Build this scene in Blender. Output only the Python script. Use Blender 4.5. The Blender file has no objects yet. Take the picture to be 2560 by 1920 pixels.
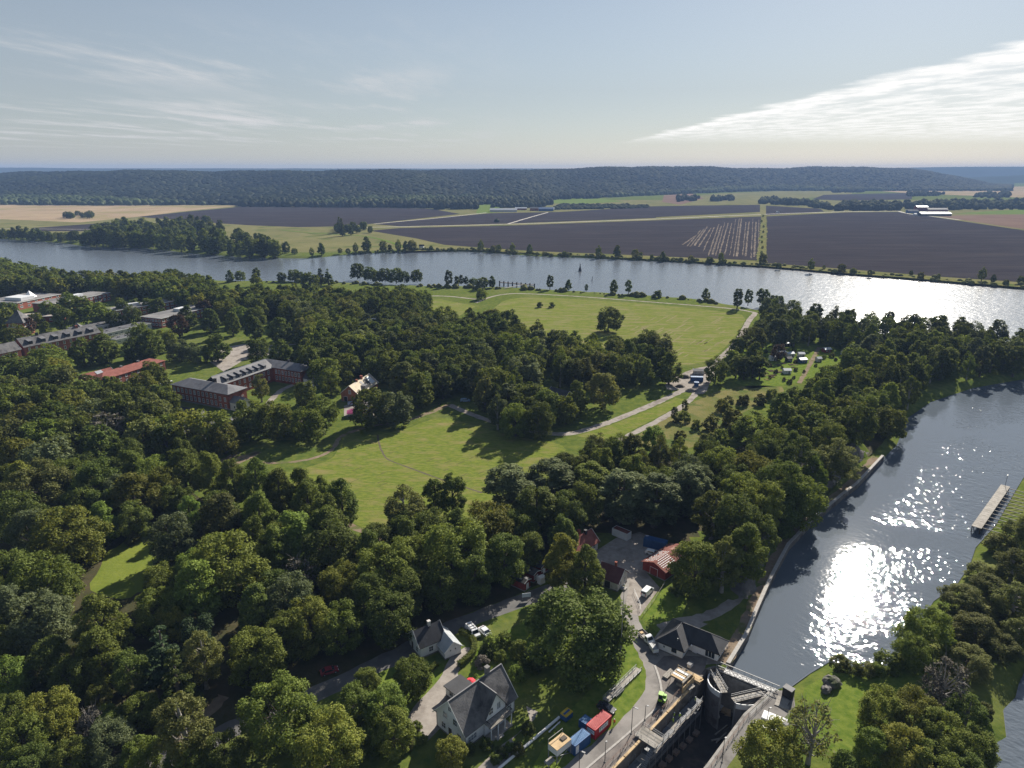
# Aerial view over a river landscape with a canal lock, woods, meadows and brick buildings.
import bpy, bmesh, math, random
import numpy as np
from mathutils import Vector, Matrix
from mathutils import geometry as mg

R = math.radians
sc = bpy.context.scene
col = sc.collection

# ------------------------------------------------------------------ camera
CAM_H = 119.0
FPX = 1707.0                       # focal length in pixels of a 2560 px wide frame
PITCH = math.atan(535.0 / 1707.0)
cd = bpy.data.cameras.new('camera')
cam = bpy.data.objects.new('camera', cd)
col.objects.link(cam)
cam.location = (0, 0, CAM_H)
cam.rotation_euler = (math.pi / 2 - PITCH, 0, 0)
cd.sensor_width = 36.0
cd.lens = 36.0 * FPX / 2560.0
cd.clip_start = 1.0
cd.clip_end = 60000.0
sc.camera = cam

# ------------------------------------------------------------------ light
SUN_EL, SUN_AZ = R(30.0), R(29.5)          # azimuth measured clockwise from +Y
world = bpy.data.worlds.new('World')
sc.world = world
world.use_nodes = True
wt = world.node_tree
wt.nodes.clear()
def wn(t, **k):
    n = wt.nodes.new(t)
    for a, b in k.items(): setattr(n, a, b)
    return n
def wl(a, b): wt.links.new(a, b)
def wmath(op, a, b=None, c=None, clamp=False):
    n = wn('ShaderNodeMath', operation=op, use_clamp=clamp)
    for i, v in enumerate((a, b, c)):
        if v is None: continue
        if isinstance(v, (int, float)): n.inputs[i].default_value = v
        else: wl(v, n.inputs[i])
    return n.outputs[0]
def wstep(v, lo, hi):
    n = wn('ShaderNodeMapRange', interpolation_type='SMOOTHSTEP')
    wl(v, n.inputs['Value'])
    n.inputs['From Min'].default_value = lo; n.inputs['From Max'].default_value = hi
    return n.outputs['Result']
def wnoise(vec, scale, detail, rough, mapping=None):
    m = wn('ShaderNodeMapping'); wl(vec, m.inputs['Vector'])
    if mapping:
        m.inputs['Scale'].default_value = mapping[0]; m.inputs['Rotation'].default_value = (0, 0, R(mapping[1]))
    n = wn('ShaderNodeTexNoise'); wl(m.outputs[0], n.inputs['Vector'])
    n.inputs['Scale'].default_value = scale; n.inputs['Detail'].default_value = detail; n.inputs['Roughness'].default_value = rough
    return n.outputs['Fac']
sky = wn('ShaderNodeTexSky', sky_type='NISHITA', sun_disc=False, sun_elevation=SUN_EL, sun_rotation=SUN_AZ,
         altitude=100.0, air_density=1.0, dust_density=0.25, ozone_density=1.0)
tc = wn('ShaderNodeTexCoord')
sx = wn('ShaderNodeSeparateXYZ'); wl(tc.outputs['Generated'], sx.inputs[0])
zz = wmath('MAXIMUM', sx.outputs['Z'], 0.012)
u = wmath('DIVIDE', sx.outputs['X'], zz)      # the sky as seen on one flat cloud layer overhead
v = wmath('DIVIDE', sx.outputs['Y'], zz)
cx = wn('ShaderNodeCombineXYZ'); wl(u, cx.inputs[0]); wl(v, cx.inputs[1])
uv = cx.outputs[0]
CU, CV = 4.15, 0.0                            # the cloud bank begins here and goes on to the right
n_edge = wnoise(uv, 0.9, 5, 0.6)
n_rip = wnoise(uv, 2.0, 7, 0.64, ((1.0, 0.62, 1), 0))
n_big = wnoise(uv, 0.5, 3, 0.5)
edge = wmath('ADD', u, wmath('MULTIPLY', wmath('SUBTRACT', n_edge, 0.5), 1.3))
bank = wstep(edge, CU - 0.10, CU + 0.35)
far_fade = wstep(v, 30.0, 17.0)
near_fade = wstep(v, 2.0, 4.0)
bank = wmath('MULTIPLY', wmath('MULTIPLY', bank, far_fade), near_fade)
rim = wstep(edge, CU + 1.1, CU + 0.1)
dens = wmath('ADD', wmath('MULTIPLY', wstep(n_rip, 0.38, 0.62), 0.60), wmath('MULTIPLY', rim, 0.45))
bankd = wmath('MULTIPLY', bank, wmath('ADD', wmath('MULTIPLY', dens, 0.80), 0.26), None, True)
# thin high cloud on the other side
n_ci = wnoise(uv, 0.55, 6, 0.62, ((1.0, 0.30, 1), -28))
n_ci2 = wnoise(uv, 0.16, 2, 0.5)
ci = wmath('MULTIPLY', wstep(n_ci, 0.44, 0.66), wstep(n_ci2, 0.34, 0.56))
left = wstep(u, 0.5, -2.5)
ci = wmath('MULTIPLY', wmath('MULTIPLY', ci, left), wmath('MULTIPLY', wstep(v, 4.5, 6.0), wstep(v, 40.0, 18.0)))
ci = wmath('MULTIPLY', ci, 0.92)
# veil of haze towards the horizon
cmix = wn('ShaderNodeMixRGB'); cmix.inputs['Color2'].default_value = (13.5, 13.2, 12.8, 1)
wl(bankd, cmix.inputs['Fac'])
cmix2 = wn('ShaderNodeMixRGB'); cmix2.inputs['Color2'].default_value = (8.2, 8.2, 8.3, 1)
wl(ci, cmix2.inputs['Fac'])
hsv = wn('ShaderNodeHueSaturation'); hsv.inputs['Saturation'].default_value = 0.86; hsv.inputs['Value'].default_value = 1.0
wl(sky.outputs[0], hsv.inputs['Color'])
veil = wn('ShaderNodeMixRGB'); veil.inputs['Color2'].default_value = (4.7, 5.1, 5.75, 1)   # thin high haze, thicker where one looks through more of it
wl(wmath('MINIMUM', wmath('DIVIDE', 0.10, wmath('ADD', zz, 0.08)), 0.55), veil.inputs['Fac'])
wl(hsv.outputs[0], veil.inputs['Color1'])
wl(veil.outputs[0], cmix2.inputs['Color1'])
wl(cmix2.outputs[0], cmix.inputs['Color1'])
bg = wn('ShaderNodeBackground'); bg.inputs['Strength'].default_value = 0.047
wl(cmix.outputs[0], bg.inputs['Color'])
out = wn('ShaderNodeOutputWorld'); wl(bg.outputs[0], out.inputs['Surface'])

sd = bpy.data.lights.new('sun', 'SUN')
sun = bpy.data.objects.new('sun', sd)
col.objects.link(sun)
sd.energy = 5.0
sd.angle = R(0.53)
sd.color = (1.0, 0.93, 0.82)
SUN_DIR = Vector((math.sin(SUN_AZ) * math.cos(SUN_EL), math.cos(SUN_AZ) * math.cos(SUN_EL), math.sin(SUN_EL)))
sun.rotation_euler = (-SUN_DIR).to_track_quat('-Z', 'Y').to_euler()
sun.location = SUN_DIR * 500

sc.view_settings.view_transform = 'Standard'
sc.view_settings.look = 'None'
sc.view_settings.exposure = 0.88
sc.view_settings.gamma = 1.0
sc.view_settings.use_curve_mapping = False
cy = sc.cycles
cy.max_bounces = 5; cy.diffuse_bounces = 1; cy.glossy_bounces = 3; cy.transmission_bounces = 3; cy.transparent_max_bounces = 4
cy.volume_bounces = 0
cy.sample_clamp_indirect = 4.0
cy.use_denoising = True
cy.denoising_prefilter = 'NONE'
cy.caustics_reflective = False; cy.caustics_refractive = False

# ------------------------------------------------------------------ helpers
CP, SP = math.cos(PITCH), math.sin(PITCH)
def P(px, py, z=0.0):
    """Ground point (x, y) at height z that is seen at a pixel of the 2560 x 1920 photograph."""
    a = (px - 1280) / FPX; b = (960 - py) / FPX
    t = (z - CAM_H) / (-SP + b * CP)
    return (a * t, (CP + b * SP) * t)
def P3(px, py, z=0.0):
    x, y = P(px, py, z)
    return Vector((x, y, z))
def PP(pts, z=0.0):
    return [P(a, b, z) for a, b in pts]
def depth_at(x, y, z=0.0):
    return y * CP - (z - CAM_H) * SP

MATS = {}
def M(name, c1, c2=None, scale=1.0, rough=0.8, bump=0.0, metal=0.0, spec=0.3, coords='Object', rnd=0.0, detail=4, lo=0.35, hi=0.65,
      bscale=None, c3=None, scale3=None, lo3=0.5, hi3=0.62, stretch=None, coat=0.0):
    """A procedural material: two tones mixed by noise, an optional third tone in patches, fine relief."""
    if name in MATS: return MATS[name]
    m = bpy.data.materials.new(name); m.use_nodes = True
    t = m.node_tree; N = t.nodes; L = t.links
    b = N['Principled BSDF']
    b.inputs['Roughness'].default_value = rough
    b.inputs['Metallic'].default_value = metal
    b.inputs['Specular IOR Level'].default_value = spec
    if coat: b.inputs['Coat Weight'].default_value = coat
    tcn = N.new('ShaderNodeTexCoord')
    if coords == 'World':
        g = N.new('ShaderNodeNewGeometry'); vec = g.outputs['Position']
    else: vec = tcn.outputs['Object']
    mp = N.new('ShaderNodeMapping'); L.new(vec, mp.inputs['Vector'])
    if stretch:
        mp.inputs['Scale'].default_value = stretch[0]; mp.inputs['Rotation'].default_value = (0, 0, R(stretch[1]))
    vec = mp.outputs[0]
    cur = None
    if c2 is not None:
        n = N.new('ShaderNodeTexNoise'); L.new(vec, n.inputs['Vector'])
        n.inputs['Scale'].default_value = scale; n.inputs['Detail'].default_value = detail; n.inputs['Roughness'].default_value = 0.62
        mr = N.new('ShaderNodeMapRange'); L.new(n.outputs['Fac'], mr.inputs['Value'])
        mr.inputs['From Min'].default_value = lo; mr.inputs['From Max'].default_value = hi
        mx = N.new('ShaderNodeMixRGB'); L.new(mr.outputs[0], mx.inputs['Fac'])
        mx.inputs['Color1'].default_value = (*c1, 1); mx.inputs['Color2'].default_value = (*c2, 1)
        cur = mx.outputs[0]
    else:
        rg = N.new('ShaderNodeRGB'); rg.outputs[0].default_value = (*c1, 1); cur = rg.outputs[0]
    if c3 is not None:
        n3 = N.new('ShaderNodeTexNoise'); L.new(vec, n3.inputs['Vector'])
        n3.inputs['Scale'].default_value = scale3 or scale * 0.3; n3.inputs['Detail'].default_value = 6; n3.inputs['Roughness'].default_value = 0.6
        mr3 = N.new('ShaderNodeMapRange'); L.new(n3.outputs['Fac'], mr3.inputs['Value'])
        mr3.inputs['From Min'].default_value = lo3; mr3.inputs['From Max'].default_value = hi3
        mx3 = N.new('ShaderNodeMixRGB'); L.new(mr3.outputs[0], mx3.inputs['Fac'])
        L.new(cur, mx3.inputs['Color1']); mx3.inputs['Color2'].default_value = (*c3, 1)
        cur = mx3.outputs[0]
    if rnd:
        oi = N.new('ShaderNodeObjectInfo')
        hs = N.new('ShaderNodeHueSaturation')
        r1 = N.new('ShaderNodeMapRange'); L.new(oi.outputs['Random'], r1.inputs['Value'])
        r1.inputs['To Min'].default_value = 1 - rnd; r1.inputs['To Max'].default_value = 1 + rnd
        L.new(r1.outputs[0], hs.inputs['Value']); L.new(cur, hs.inputs['Color']); cur = hs.outputs[0]
    L.new(cur, b.inputs['Base Color'])
    if bump:
        nb = N.new('ShaderNodeTexNoise'); L.new(vec, nb.inputs['Vector'])
        nb.inputs['Scale'].default_value = bscale or scale * 4; nb.inputs['Detail'].default_value = 3
        bp = N.new('ShaderNodeBump'); L.new(nb.outputs['Fac'], bp.inputs['Height'])
        bp.inputs['Strength'].default_value = 1.0; bp.inputs['Distance'].default_value = bump
        L.new(bp.outputs[0], b.inputs['Normal'])
    MATS[name] = m
    return m

def tag(o, label=None, cat=None, group=None, kind=None):
    if label: o['label'] = label
    if cat: o['category'] = cat
    if group: o['group'] = group
    if kind: o['kind'] = kind
    return o
def empty(name, loc=(0, 0, 0), rz=0.0, label=None, cat=None, group=None):
    o = bpy.data.objects.new(name, None)
    o.empty_display_size = 0.5
    o.location = loc; o.rotation_euler = (0, 0, rz)
    col.objects.link(o)
    return tag(o, label, cat, group)
def link(name, me, mat=None, parent=None, loc=None, rz=None):
    o = bpy.data.objects.new(name, me)
    if mat is not None and len(me.materials) == 0: me.materials.append(mat)
    col.objects.link(o)
    if parent is not None: o.parent = parent
    if loc is not None: o.location = loc
    if rz is not None: o.rotation_euler = (0, 0, rz)
    return o
def np_mesh(name, V, Fq, smooth=False):
    """Mesh from numpy arrays; Fq is (n, k) with k = 3 or 4."""
    me = bpy.data.meshes.new(name)
    V = np.asarray(V, dtype=np.float32); Fq = np.asarray(Fq, dtype=np.int32)
    k = Fq.shape[1]
    me.vertices.add(len(V)); me.vertices.foreach_set('co', V.ravel())
    me.loops.add(Fq.size); me.loops.foreach_set('vertex_index', Fq.ravel())
    me.polygons.add(len(Fq))
    me.polygons.foreach_set('loop_start', np.arange(0, Fq.size, k, dtype=np.int32))
    me.polygons.foreach_set('loop_total', np.full(len(Fq), k, dtype=np.int32))
    if smooth: me.polygons.foreach_set('use_smooth', np.ones(len(Fq), dtype=bool))
    me.update(calc_edges=True)
    me.validate()
    return me

class MB:
    """Collects boxes, bars, tubes and prisms; build() links them as one mesh object."""
    def __init__(s): s.v = []; s.f = []
    def add(s, vs, fs):
        o = len(s.v); s.v += [tuple(p) for p in vs]; s.f += [tuple(i + o for i in f) for f in fs]; return s
    def box(s, x0, x1, y0, y1, z0, z1):
        return s.add([(x0,y0,z0),(x1,y0,z0),(x1,y1,z0),(x0,y1,z0),(x0,y0,z1),(x1,y0,z1),(x1,y1,z1),(x0,y1,z1)],
                     [(0,3,2,1),(4,5,6,7),(0,1,5,4),(1,2,6,5),(2,3,7,6),(3,0,4,7)])
    def cbox(s, c, sz, rz=0.0):
        a, b, h = sz[0]/2, sz[1]/2, sz[2]/2; ca, sa = math.cos(rz), math.sin(rz)
        vs = []
        for z in (-h, h):
            for (x, y) in ((-a,-b),(a,-b),(a,b),(-a,b)):
                vs.append((c[0]+x*ca-y*sa, c[1]+x*sa+y*ca, c[2]+z))
        return s.add(vs, [(0,3,2,1),(4,5,6,7),(0,1,5,4),(1,2,6,5),(2,3,7,6),(3,0,4,7)])
    def bar(s, p, q, w, h=None):
        """A square bar from p to q."""
        p, q = Vector(p), Vector(q); h = h or w
        d = (q - p)
        if d.length < 1e-6: return s
        d.normalize()
        up = Vector((0,0,1)) if abs(d.z) < 0.95 else Vector((1,0,0))
        a = d.cross(up).normalized() * (w/2); b = d.cross(a).normalized() * (h/2)
        return s.add([p-a-b,p+a-b,p+a+b,p-a+b,q-a-b,q+a-b,q+a+b,q-a+b],
                     [(0,3,2,1),(4,5,6,7),(0,1,5,4),(1,2,6,5),(2,3,7,6),(3,0,4,7)])
    def tube(s, pts, rad, n=6, cap=True):
        pts = [Vector(p) for p in pts]
        rs = rad if isinstance(rad, (list, tuple)) else [rad]*len(pts)
        vs, fs = [], []
        for i, p in enumerate(pts):
            d = (pts[min(i+1, len(pts)-1)] - pts[max(i-1, 0)])
            if d.length < 1e-6: d = Vector((0,0,1))
            d.normalize()
            up = Vector((0,0,1)) if abs(d.z) < 0.9 else Vector((1,0,0))
            a = d.cross(up).normalized(); b = d.cross(a).normalized()
            for k in range(n):
                t = 2*math.pi*k/n
                vs.append(p + a*(rs[i]*math.cos(t)) + b*(rs[i]*math.sin(t)))
        for i in range(len(pts)-1):
            for k in range(n):
                fs.append((i*n+k, i*n+(k+1)%n, (i+1)*n+(k+1)%n, (i+1)*n+k))
        if cap:
            fs.append(tuple(range(n-1, -1, -1))); fs.append(tuple((len(pts)-1)*n+k for k in range(n)))
        return s.add(vs, fs)
    def prism(s, poly, z0, z1):
        """Vertical prism over a 2D outline (counter-clockwise)."""
        n = len(poly)
        vs = [(p[0],p[1],z0) for p in poly] + [(p[0],p[1],z1) for p in poly]
        fs = [tuple(range(n-1,-1,-1)), tuple(range(n,2*n))] + [(i,(i+1)%n,n+(i+1)%n,n+i) for i in range(n)]
        return s.add(vs, fs)
    def xprism(s, prof, x0, x1):
        """Profile in (y, z) pushed along x."""
        n = len(prof)
        vs = [(x0,p[0],p[1]) for p in prof] + [(x1,p[0],p[1]) for p in prof]
        fs = [tuple(range(n)), tuple(range(2*n-1,n-1,-1))] + [(i,n+i,n+(i+1)%n,(i+1)%n) for i in range(n)]
        return s.add(vs, fs)
    def yprism(s, prof, y0, y1):
        n = len(prof)
        vs = [(p[0],y0,p[1]) for p in prof] + [(p[0],y1,p[1]) for p in prof]
        fs = [tuple(range(n)), tuple(range(2*n-1,n-1,-1))] + [(i,n+i,n+(i+1)%n,(i+1)%n) for i in range(n)]
        return s.add(vs, fs)
    def slab(s, quad, th):
        """A thin plate: four (or three) points of the top face, thickness th straight down."""
        n = len(quad)
        vs = [tuple(q) for q in quad] + [(q[0], q[1], q[2]-th) for q in quad]
        fs = [tuple(range(n)), tuple(range(2*n-1,n-1,-1))] + [(i,n+i,n+(i+1)%n,(i+1)%n) for i in range(n)]
        return s.add(vs, fs)
    def ball(s, c, r, n=8, m=5):
        r = r if isinstance(r, (list, tuple)) else (r, r, r)
        vs = [(c[0],c[1],c[2]-r[2])]; fs = []
        for j in range(1, m):
            t = math.pi*j/m - math.pi/2
            for k in range(n):
                p = 2*math.pi*k/n
                vs.append((c[0]+r[0]*math.cos(t)*math.cos(p), c[1]+r[1]*math.cos(t)*math.sin(p), c[2]+r[2]*math.sin(t)))
        vs.append((c[0],c[1],c[2]+r[2])); e = len(vs)-1
        for k in range(n): fs.append((0, 1+(k+1)%n, 1+k)); fs.append((e, 1+(m-2)*n+k, 1+(m-2)*n+(k+1)%n))
        for j in range(m-2):
            for k in range(n): fs.append((1+j*n+k, 1+j*n+(k+1)%n, 1+(j+1)*n+(k+1)%n, 1+(j+1)*n+k))
        return s.add(vs, fs)
    def mesh(s, name, mat=None):
        me = bpy.data.meshes.new(name); me.from_pydata(s.v, [], s.f); me.validate()
        bm = bmesh.new(); bm.from_mesh(me); bmesh.ops.recalc_face_normals(bm, faces=bm.faces); bm.to_mesh(me); bm.free()
        if mat: me.materials.append(mat)
        return me
    def build(s, name, mat, parent=None, **k):
        return link(name, s.mesh(name, mat), None, parent, **k)

def pip(x, y, poly):
    """Points inside a polygon (numpy arrays)."""
    x = np.asarray(x, float); y = np.asarray(y, float)
    c = np.zeros(x.shape, bool); n = len(poly); j = n - 1
    for i in range(n):
        xi, yi = poly[i]; xj, yj = poly[j]
        m = ((yi > y) != (yj > y)) & (x < (xj - xi) * (y - yi) / ((yj - yi) or 1e-12) + xi)
        c ^= m; j = i
    return c
def seg_dist(x, y, line, closed=False):
    """Distance of points to a polyline."""
    x = np.asarray(x, float); y = np.asarray(y, float)
    d = np.full(x.shape, 1e9); n = len(line)
    for i in range(n if closed else n - 1):
        ax, ay = line[i]; bx, by = line[(i + 1) % n]
        ex, ey = bx - ax, by - ay; l2 = ex*ex + ey*ey or 1e-9
        t = np.clip(((x-ax)*ex + (y-ay)*ey) / l2, 0, 1)
        d = np.minimum(d, np.hypot(x - ax - t*ex, y - ay - t*ey))
    return d
def resample(line, step, closed=False):
    out = []; n = len(line)
    for i in range(n if closed else n - 1):
        a, b = line[i], line[(i + 1) % n]
        k = max(1, int(math.dist(a, b) / step))
        for j in range(k): out.append((a[0] + (b[0]-a[0])*j/k, a[1] + (b[1]-a[1])*j/k))
    if not closed: out.append(line[-1])
    return out
def smooth_line(line, it=2, closed=False):
    for _ in range(it):
        o = [] if closed else [line[0]]
        n = len(line)
        for i in range(n if closed else n - 1):
            a, b = line[i], line[(i + 1) % n]
            o += [(a[0]*.75+b[0]*.25, a[1]*.75+b[1]*.25), (a[0]*.25+b[0]*.75, a[1]*.25+b[1]*.75)]
        if not closed: o.append(line[-1])
        line = o
    return line
# ------------------------------------------------------------------ ground, water, roads
WATER_Z = -2.0
far_bank = PP([(-700,585),(-250,590),(0,597),(163,608),(211,616),(366,621),(488,634),(630,645),(773,646),(900,634),(1013,630),(1175,629),(1338,640),
               (1541,648),(1750,659),(1945,671),(2107,685),(2352,705),(2560,722),(3000,760),(3600,815)], WATER_Z)
near_bank = PP([(2790,915),(2560,872),(2330,850),(2100,822),(1960,790),(1900,775),(1831,764),(1750,749),(1660,742),(1500,732),(1338,722),(1200,718),(1000,714),
                (870,708),(700,704),(560,703),(400,700),(200,700),(60,690),(0,680),(-250,672),(-700,662)], WATER_Z)
canal_left = PP([(1818,1676),(1863,1602),(1888,1541),(1920,1468),(1945,1419),(1969,1374),(2026,1313),(2103,1248),(2140,1220),(2205,1150)], WATER_Z)
canal_left2 = PP([(2205,1150),(2242,1112),(2270,1045),(2327,1005),(2433,970),(2560,948),(2790,915)], WATER_Z)
canal_right = PP([(3600,1150),(2900,1150),(2640,1155),(2560,1191),(2535,1232),(2490,1310),(2440,1366),(2425,1411),(2392,1460),(2335,1500),(2285,1580),(2221,1660),(2134,1664),
                  (2073,1652),(2025,1681),(1982,1712),(1948,1738)], WATER_Z)
backwater = PP([(2640,1560),(2575,1650),(2547,1710),(2539,1743),(2509,1773),(2517,1842),(2489,1858),(2480,1905),(2470,1990),(2470,2100),(3000,2100),(3000,1560)], WATER_Z)
river_poly = far_bank + near_bank
# the lock pit: chamber, gate recess and the stretch under the footbridge
LA = np.array(P(1533, 1918)); LB = np.array(P(1738, 1706))          # left coping line
LDIR = (LB - LA) / np.linalg.norm(LB - LA); LNRM = np.array([LDIR[1], -LDIR[0]])     # towards the chamber
RB = np.array(P(1932, 1727)); RA_ = np.array(P(1865, 1788)); RC = np.array(P(1772, 1916))
L0 = LA - LDIR * 22; R0 = RC - LDIR * 20
TL = np.array(P(1812, 1674)); TR = np.array(P(1936, 1727))
pit = [tuple(L0), tuple(R0), tuple(RC), tuple(RA_), tuple(RB), tuple(TR), tuple(TL), P(1786, 1664), P(1762, 1672), tuple(LB)]
canal_poly = [tuple(TL)] + canal_left[1:] + canal_left2[1:] + [(900, 470), (900, 300)] + canal_right[1:] + [tuple(TR)]
river_poly = far_bank + [(900, 470)] + near_bank
def in_water(x, y):
    return pip(x, y, river_poly) | pip(x, y, canal_poly) | pip(x, y, backwater)

# rock bank west of the canal: a steep face towards the towpath
cliff_foot = PP([(1885,1500),(1905,1440),(1940,1370),(2000,1290),(2060,1235),(2120,1190),(2180,1130)], 0)
cliff_foot = [(x - 1.5, y) for x, y in cliff_foot]
def cliff_z(x, y):
    d = seg_dist(x, y, cliff_foot)
    # only on the wood side of the foot line
    side = np.zeros(np.shape(d), bool)
    xs = np.asarray(x, float); ys = np.asarray(y, float)
    fy = np.array([p[1] for p in cliff_foot]); fx = np.array([p[0] for p in cliff_foot])
    side = xs < np.interp(ys, fy, fx)
    t = np.clip(d / 4.0, 0, 1); up = t*t*(3-2*t)
    b = np.clip((21 - d) / 12.0, 0, 1); dn = b*b*(3-2*b)
    e = np.clip((ys - fy[0] - 2) / 12.0, 0, 1)
    return np.where(side, 5.2 * up * dn * e, 0.0)

shore_soft = [near_bank, far_bank, canal_left2, canal_right, backwater]
shore_hard = [canal_left, [tuple(TL)], ]
def ground_z(x, y):
    x = np.atleast_1d(np.asarray(x, float)); y = np.atleast_1d(np.asarray(y, float))
    d = np.full(x.shape, 1e9)
    for l in shore_soft: d = np.minimum(d, seg_dist(x, y, l, l is backwater))
    w = np.where(y > 900, 4.0, np.where(y > 500, 8.0, 7.0))
    t = np.clip(d / w, 0, 1); z = -2.4 + 2.4 * (t*t*(3-2*t))
    dh = seg_dist(x, y, canal_left)
    z = np.where(dh < 1.2, np.where(dh < 0.3, np.minimum(z, 0.0), z), z)
    return np.minimum(z, 0.0) + cliff_z(x, y)

rng = np.random.default_rng(7)
def build_ground():
    verts, edges = [], []
    def loop(line, step, closed):
        pts = resample(line, step, closed); o = len(verts)
        for p in pts: verts.append(Vector(p))
        n = len(pts)
        for i in range(n if closed else n - 1): edges.append((o + i, o + (i + 1) % n))
        return pts
    shore = []
    # one closed outline per water body, with finer steps close to the camera
    shore += loop(river_poly, 18, True)
    shore += loop(canal_poly, 5, True)
    shore += loop(backwater, 5, True)
    loop(pit, 6, True)
    loop([(-14500, -450), (14500, -450), (14500, 11300), (-14500, 11300)], 4000, True)
    # rows of points inland of the shores
    sh = np.array(shore); extra = []
    for off in (2.0, 4.5, 7.2, 11, 15):
        for ang in np.linspace(0, 2*math.pi, 10, endpoint=False):
            q = sh + off * np.array([math.cos(ang), math.sin(ang)])
            extra.append(q)
    q = np.concatenate(extra)
    q = q[~in_water(q[:,0], q[:,1])]
    # thin out on a grid
    key = {}
    for p in q:
        g = 3.0 if p[1] < 450 else 9.0
        key[(int(p[0]//g), int(p[1]//g), g)] = p
    pts = list(key.values())
    gx, gy = np.meshgrid(np.arange(20, 130, 4.0), np.arange(150, 330, 4.0)); pts += list(np.c_[gx.ravel(), gy.ravel()])
    gx, gy = np.meshgrid(np.arange(-900, 1000, 60.0), np.arange(40, 2400, 60.0)); pts += list(np.c_[gx.ravel(), gy.ravel()])
    pts = np.array(pts)
    ok = ~(in_water(pts[:,0], pts[:,1]) | pip(pts[:,0], pts[:,1], pit))
    for l in (river_poly, canal_poly, backwater, pit): ok &= seg_dist(pts[:,0], pts[:,1], l, True) > 0.5
    for p in pts[ok]: verts.append(Vector(p))
    vo, eo, fo, *_ = mg.delaunay_2d_cdt(verts, edges, [], 0, 1e-4)
    V = np.array([(p.x, p.y) for p in vo]); Fc = np.array([f for f in fo if len(f) == 3])
    c = V[Fc].mean(axis=1)
    keep = ~(in_water(c[:,0], c[:,1]) | pip(c[:,0], c[:,1], pit))
    Fc = Fc[keep]
    Z = ground_z(V[:,0], V[:,1])
    # the quay and the pit edges stay level
    near_pit = seg_dist(V[:,0], V[:,1], pit, True) < 2.0
    hard = (seg_dist(V[:,0], V[:,1], canal_left) < 2.6)
    Z = np.where(near_pit | hard, np.maximum(Z, 0.0), Z)
    me = np_mesh('ground', np.c_[V, Z], Fc, smooth=False)
    return me

M_hay0 = M('glade_grass', (.125,.165,.030), (.175,.205,.040), 0.10, 0.95, 0.12, coords='World', spec=0.0, bscale=0.9)
M_grass = M('grass', (.070,.105,.024), (.135,.158,.036), 0.3, 0.95, 0.10, coords='World', spec=0.0, bscale=1.1, c3=(.16,.165,.06), scale3=0.03, lo3=0.52, hi3=0.75)
ground = link('ground', build_ground(), M_grass)
tag(ground, 'grassy ground reaching to the horizon', None, None, 'structure')

def sheet(name, polys, z, mat, label, kind='structure', smooth=0, holes=None):
    """A flat sheet over the ground from one or more outlines."""
    vs, fs = [], []
    for poly in polys:
        if smooth: poly = smooth_line(poly, smooth, True)
        tri = mg.tessellate_polygon([[Vector((p[0], p[1], 0)) for p in poly]])
        o = len(vs); vs += [(p[0], p[1], z) for p in poly]; fs += [(a+o, b+o, c+o) for a, b, c in tri]
    me = bpy.data.meshes.new(name); me.from_pydata(vs, [], fs)
    bm = bmesh.new(); bm.from_mesh(me)
    for f in bm.faces:
        if f.normal.z < 0: f.normal_flip()
    bm.to_mesh(me); bm.free()
    o = link(name, me, mat)
    return tag(o, label, None, None, kind)
def ribbon_pts(line, w, jitter=0.0, seed=1):
    rr = random.Random(seed); n = len(line); Lf, Rt = [], []
    for i, p in enumerate(line):
        a = line[max(i-1, 0)]; b = line[min(i+1, n-1)]
        dx, dy = b[0]-a[0], b[1]-a[1]; l = math.hypot(dx, dy) or 1
        ww = (w if not isinstance(w, (list, tuple)) else w[min(int(i*len(w)/n), len(w)-1)]) / 2
        j1 = ww + rr.uniform(-jitter, jitter); j2 = ww + rr.uniform(-jitter, jitter)
        Lf.append((p[0]-dy/l*j1, p[1]+dx/l*j1)); Rt.append((p[0]+dy/l*j2, p[1]-dx/l*j2))
    return Lf, Rt
def ribbon(name, px, w, z, mat, label, jitter=0.34, step=2.2, zpx=0.0, kind='structure', seed=1, world=False):
    line = px if world else PP(px, zpx)
    line = resample(smooth_line(line, 2), step)
    Lf, Rt = ribbon_pts(line, w, jitter, seed)
    n = len(line)
    vs = [(p[0], p[1], z) for p in Lf] + [(p[0], p[1], z) for p in Rt]
    fs = [(i, n+i, n+i+1, i+1) for i in range(n-1)]
    me = bpy.data.meshes.new(name); me.from_pydata(vs, [], fs)
    bm = bmesh.new(); bm.from_mesh(me)
    for f in bm.faces:
        if f.normal.z < 0: f.normal_flip()
    bm.to_mesh(me); bm.free()
    return tag(link(name, me, mat), label, None, None, kind)

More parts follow.
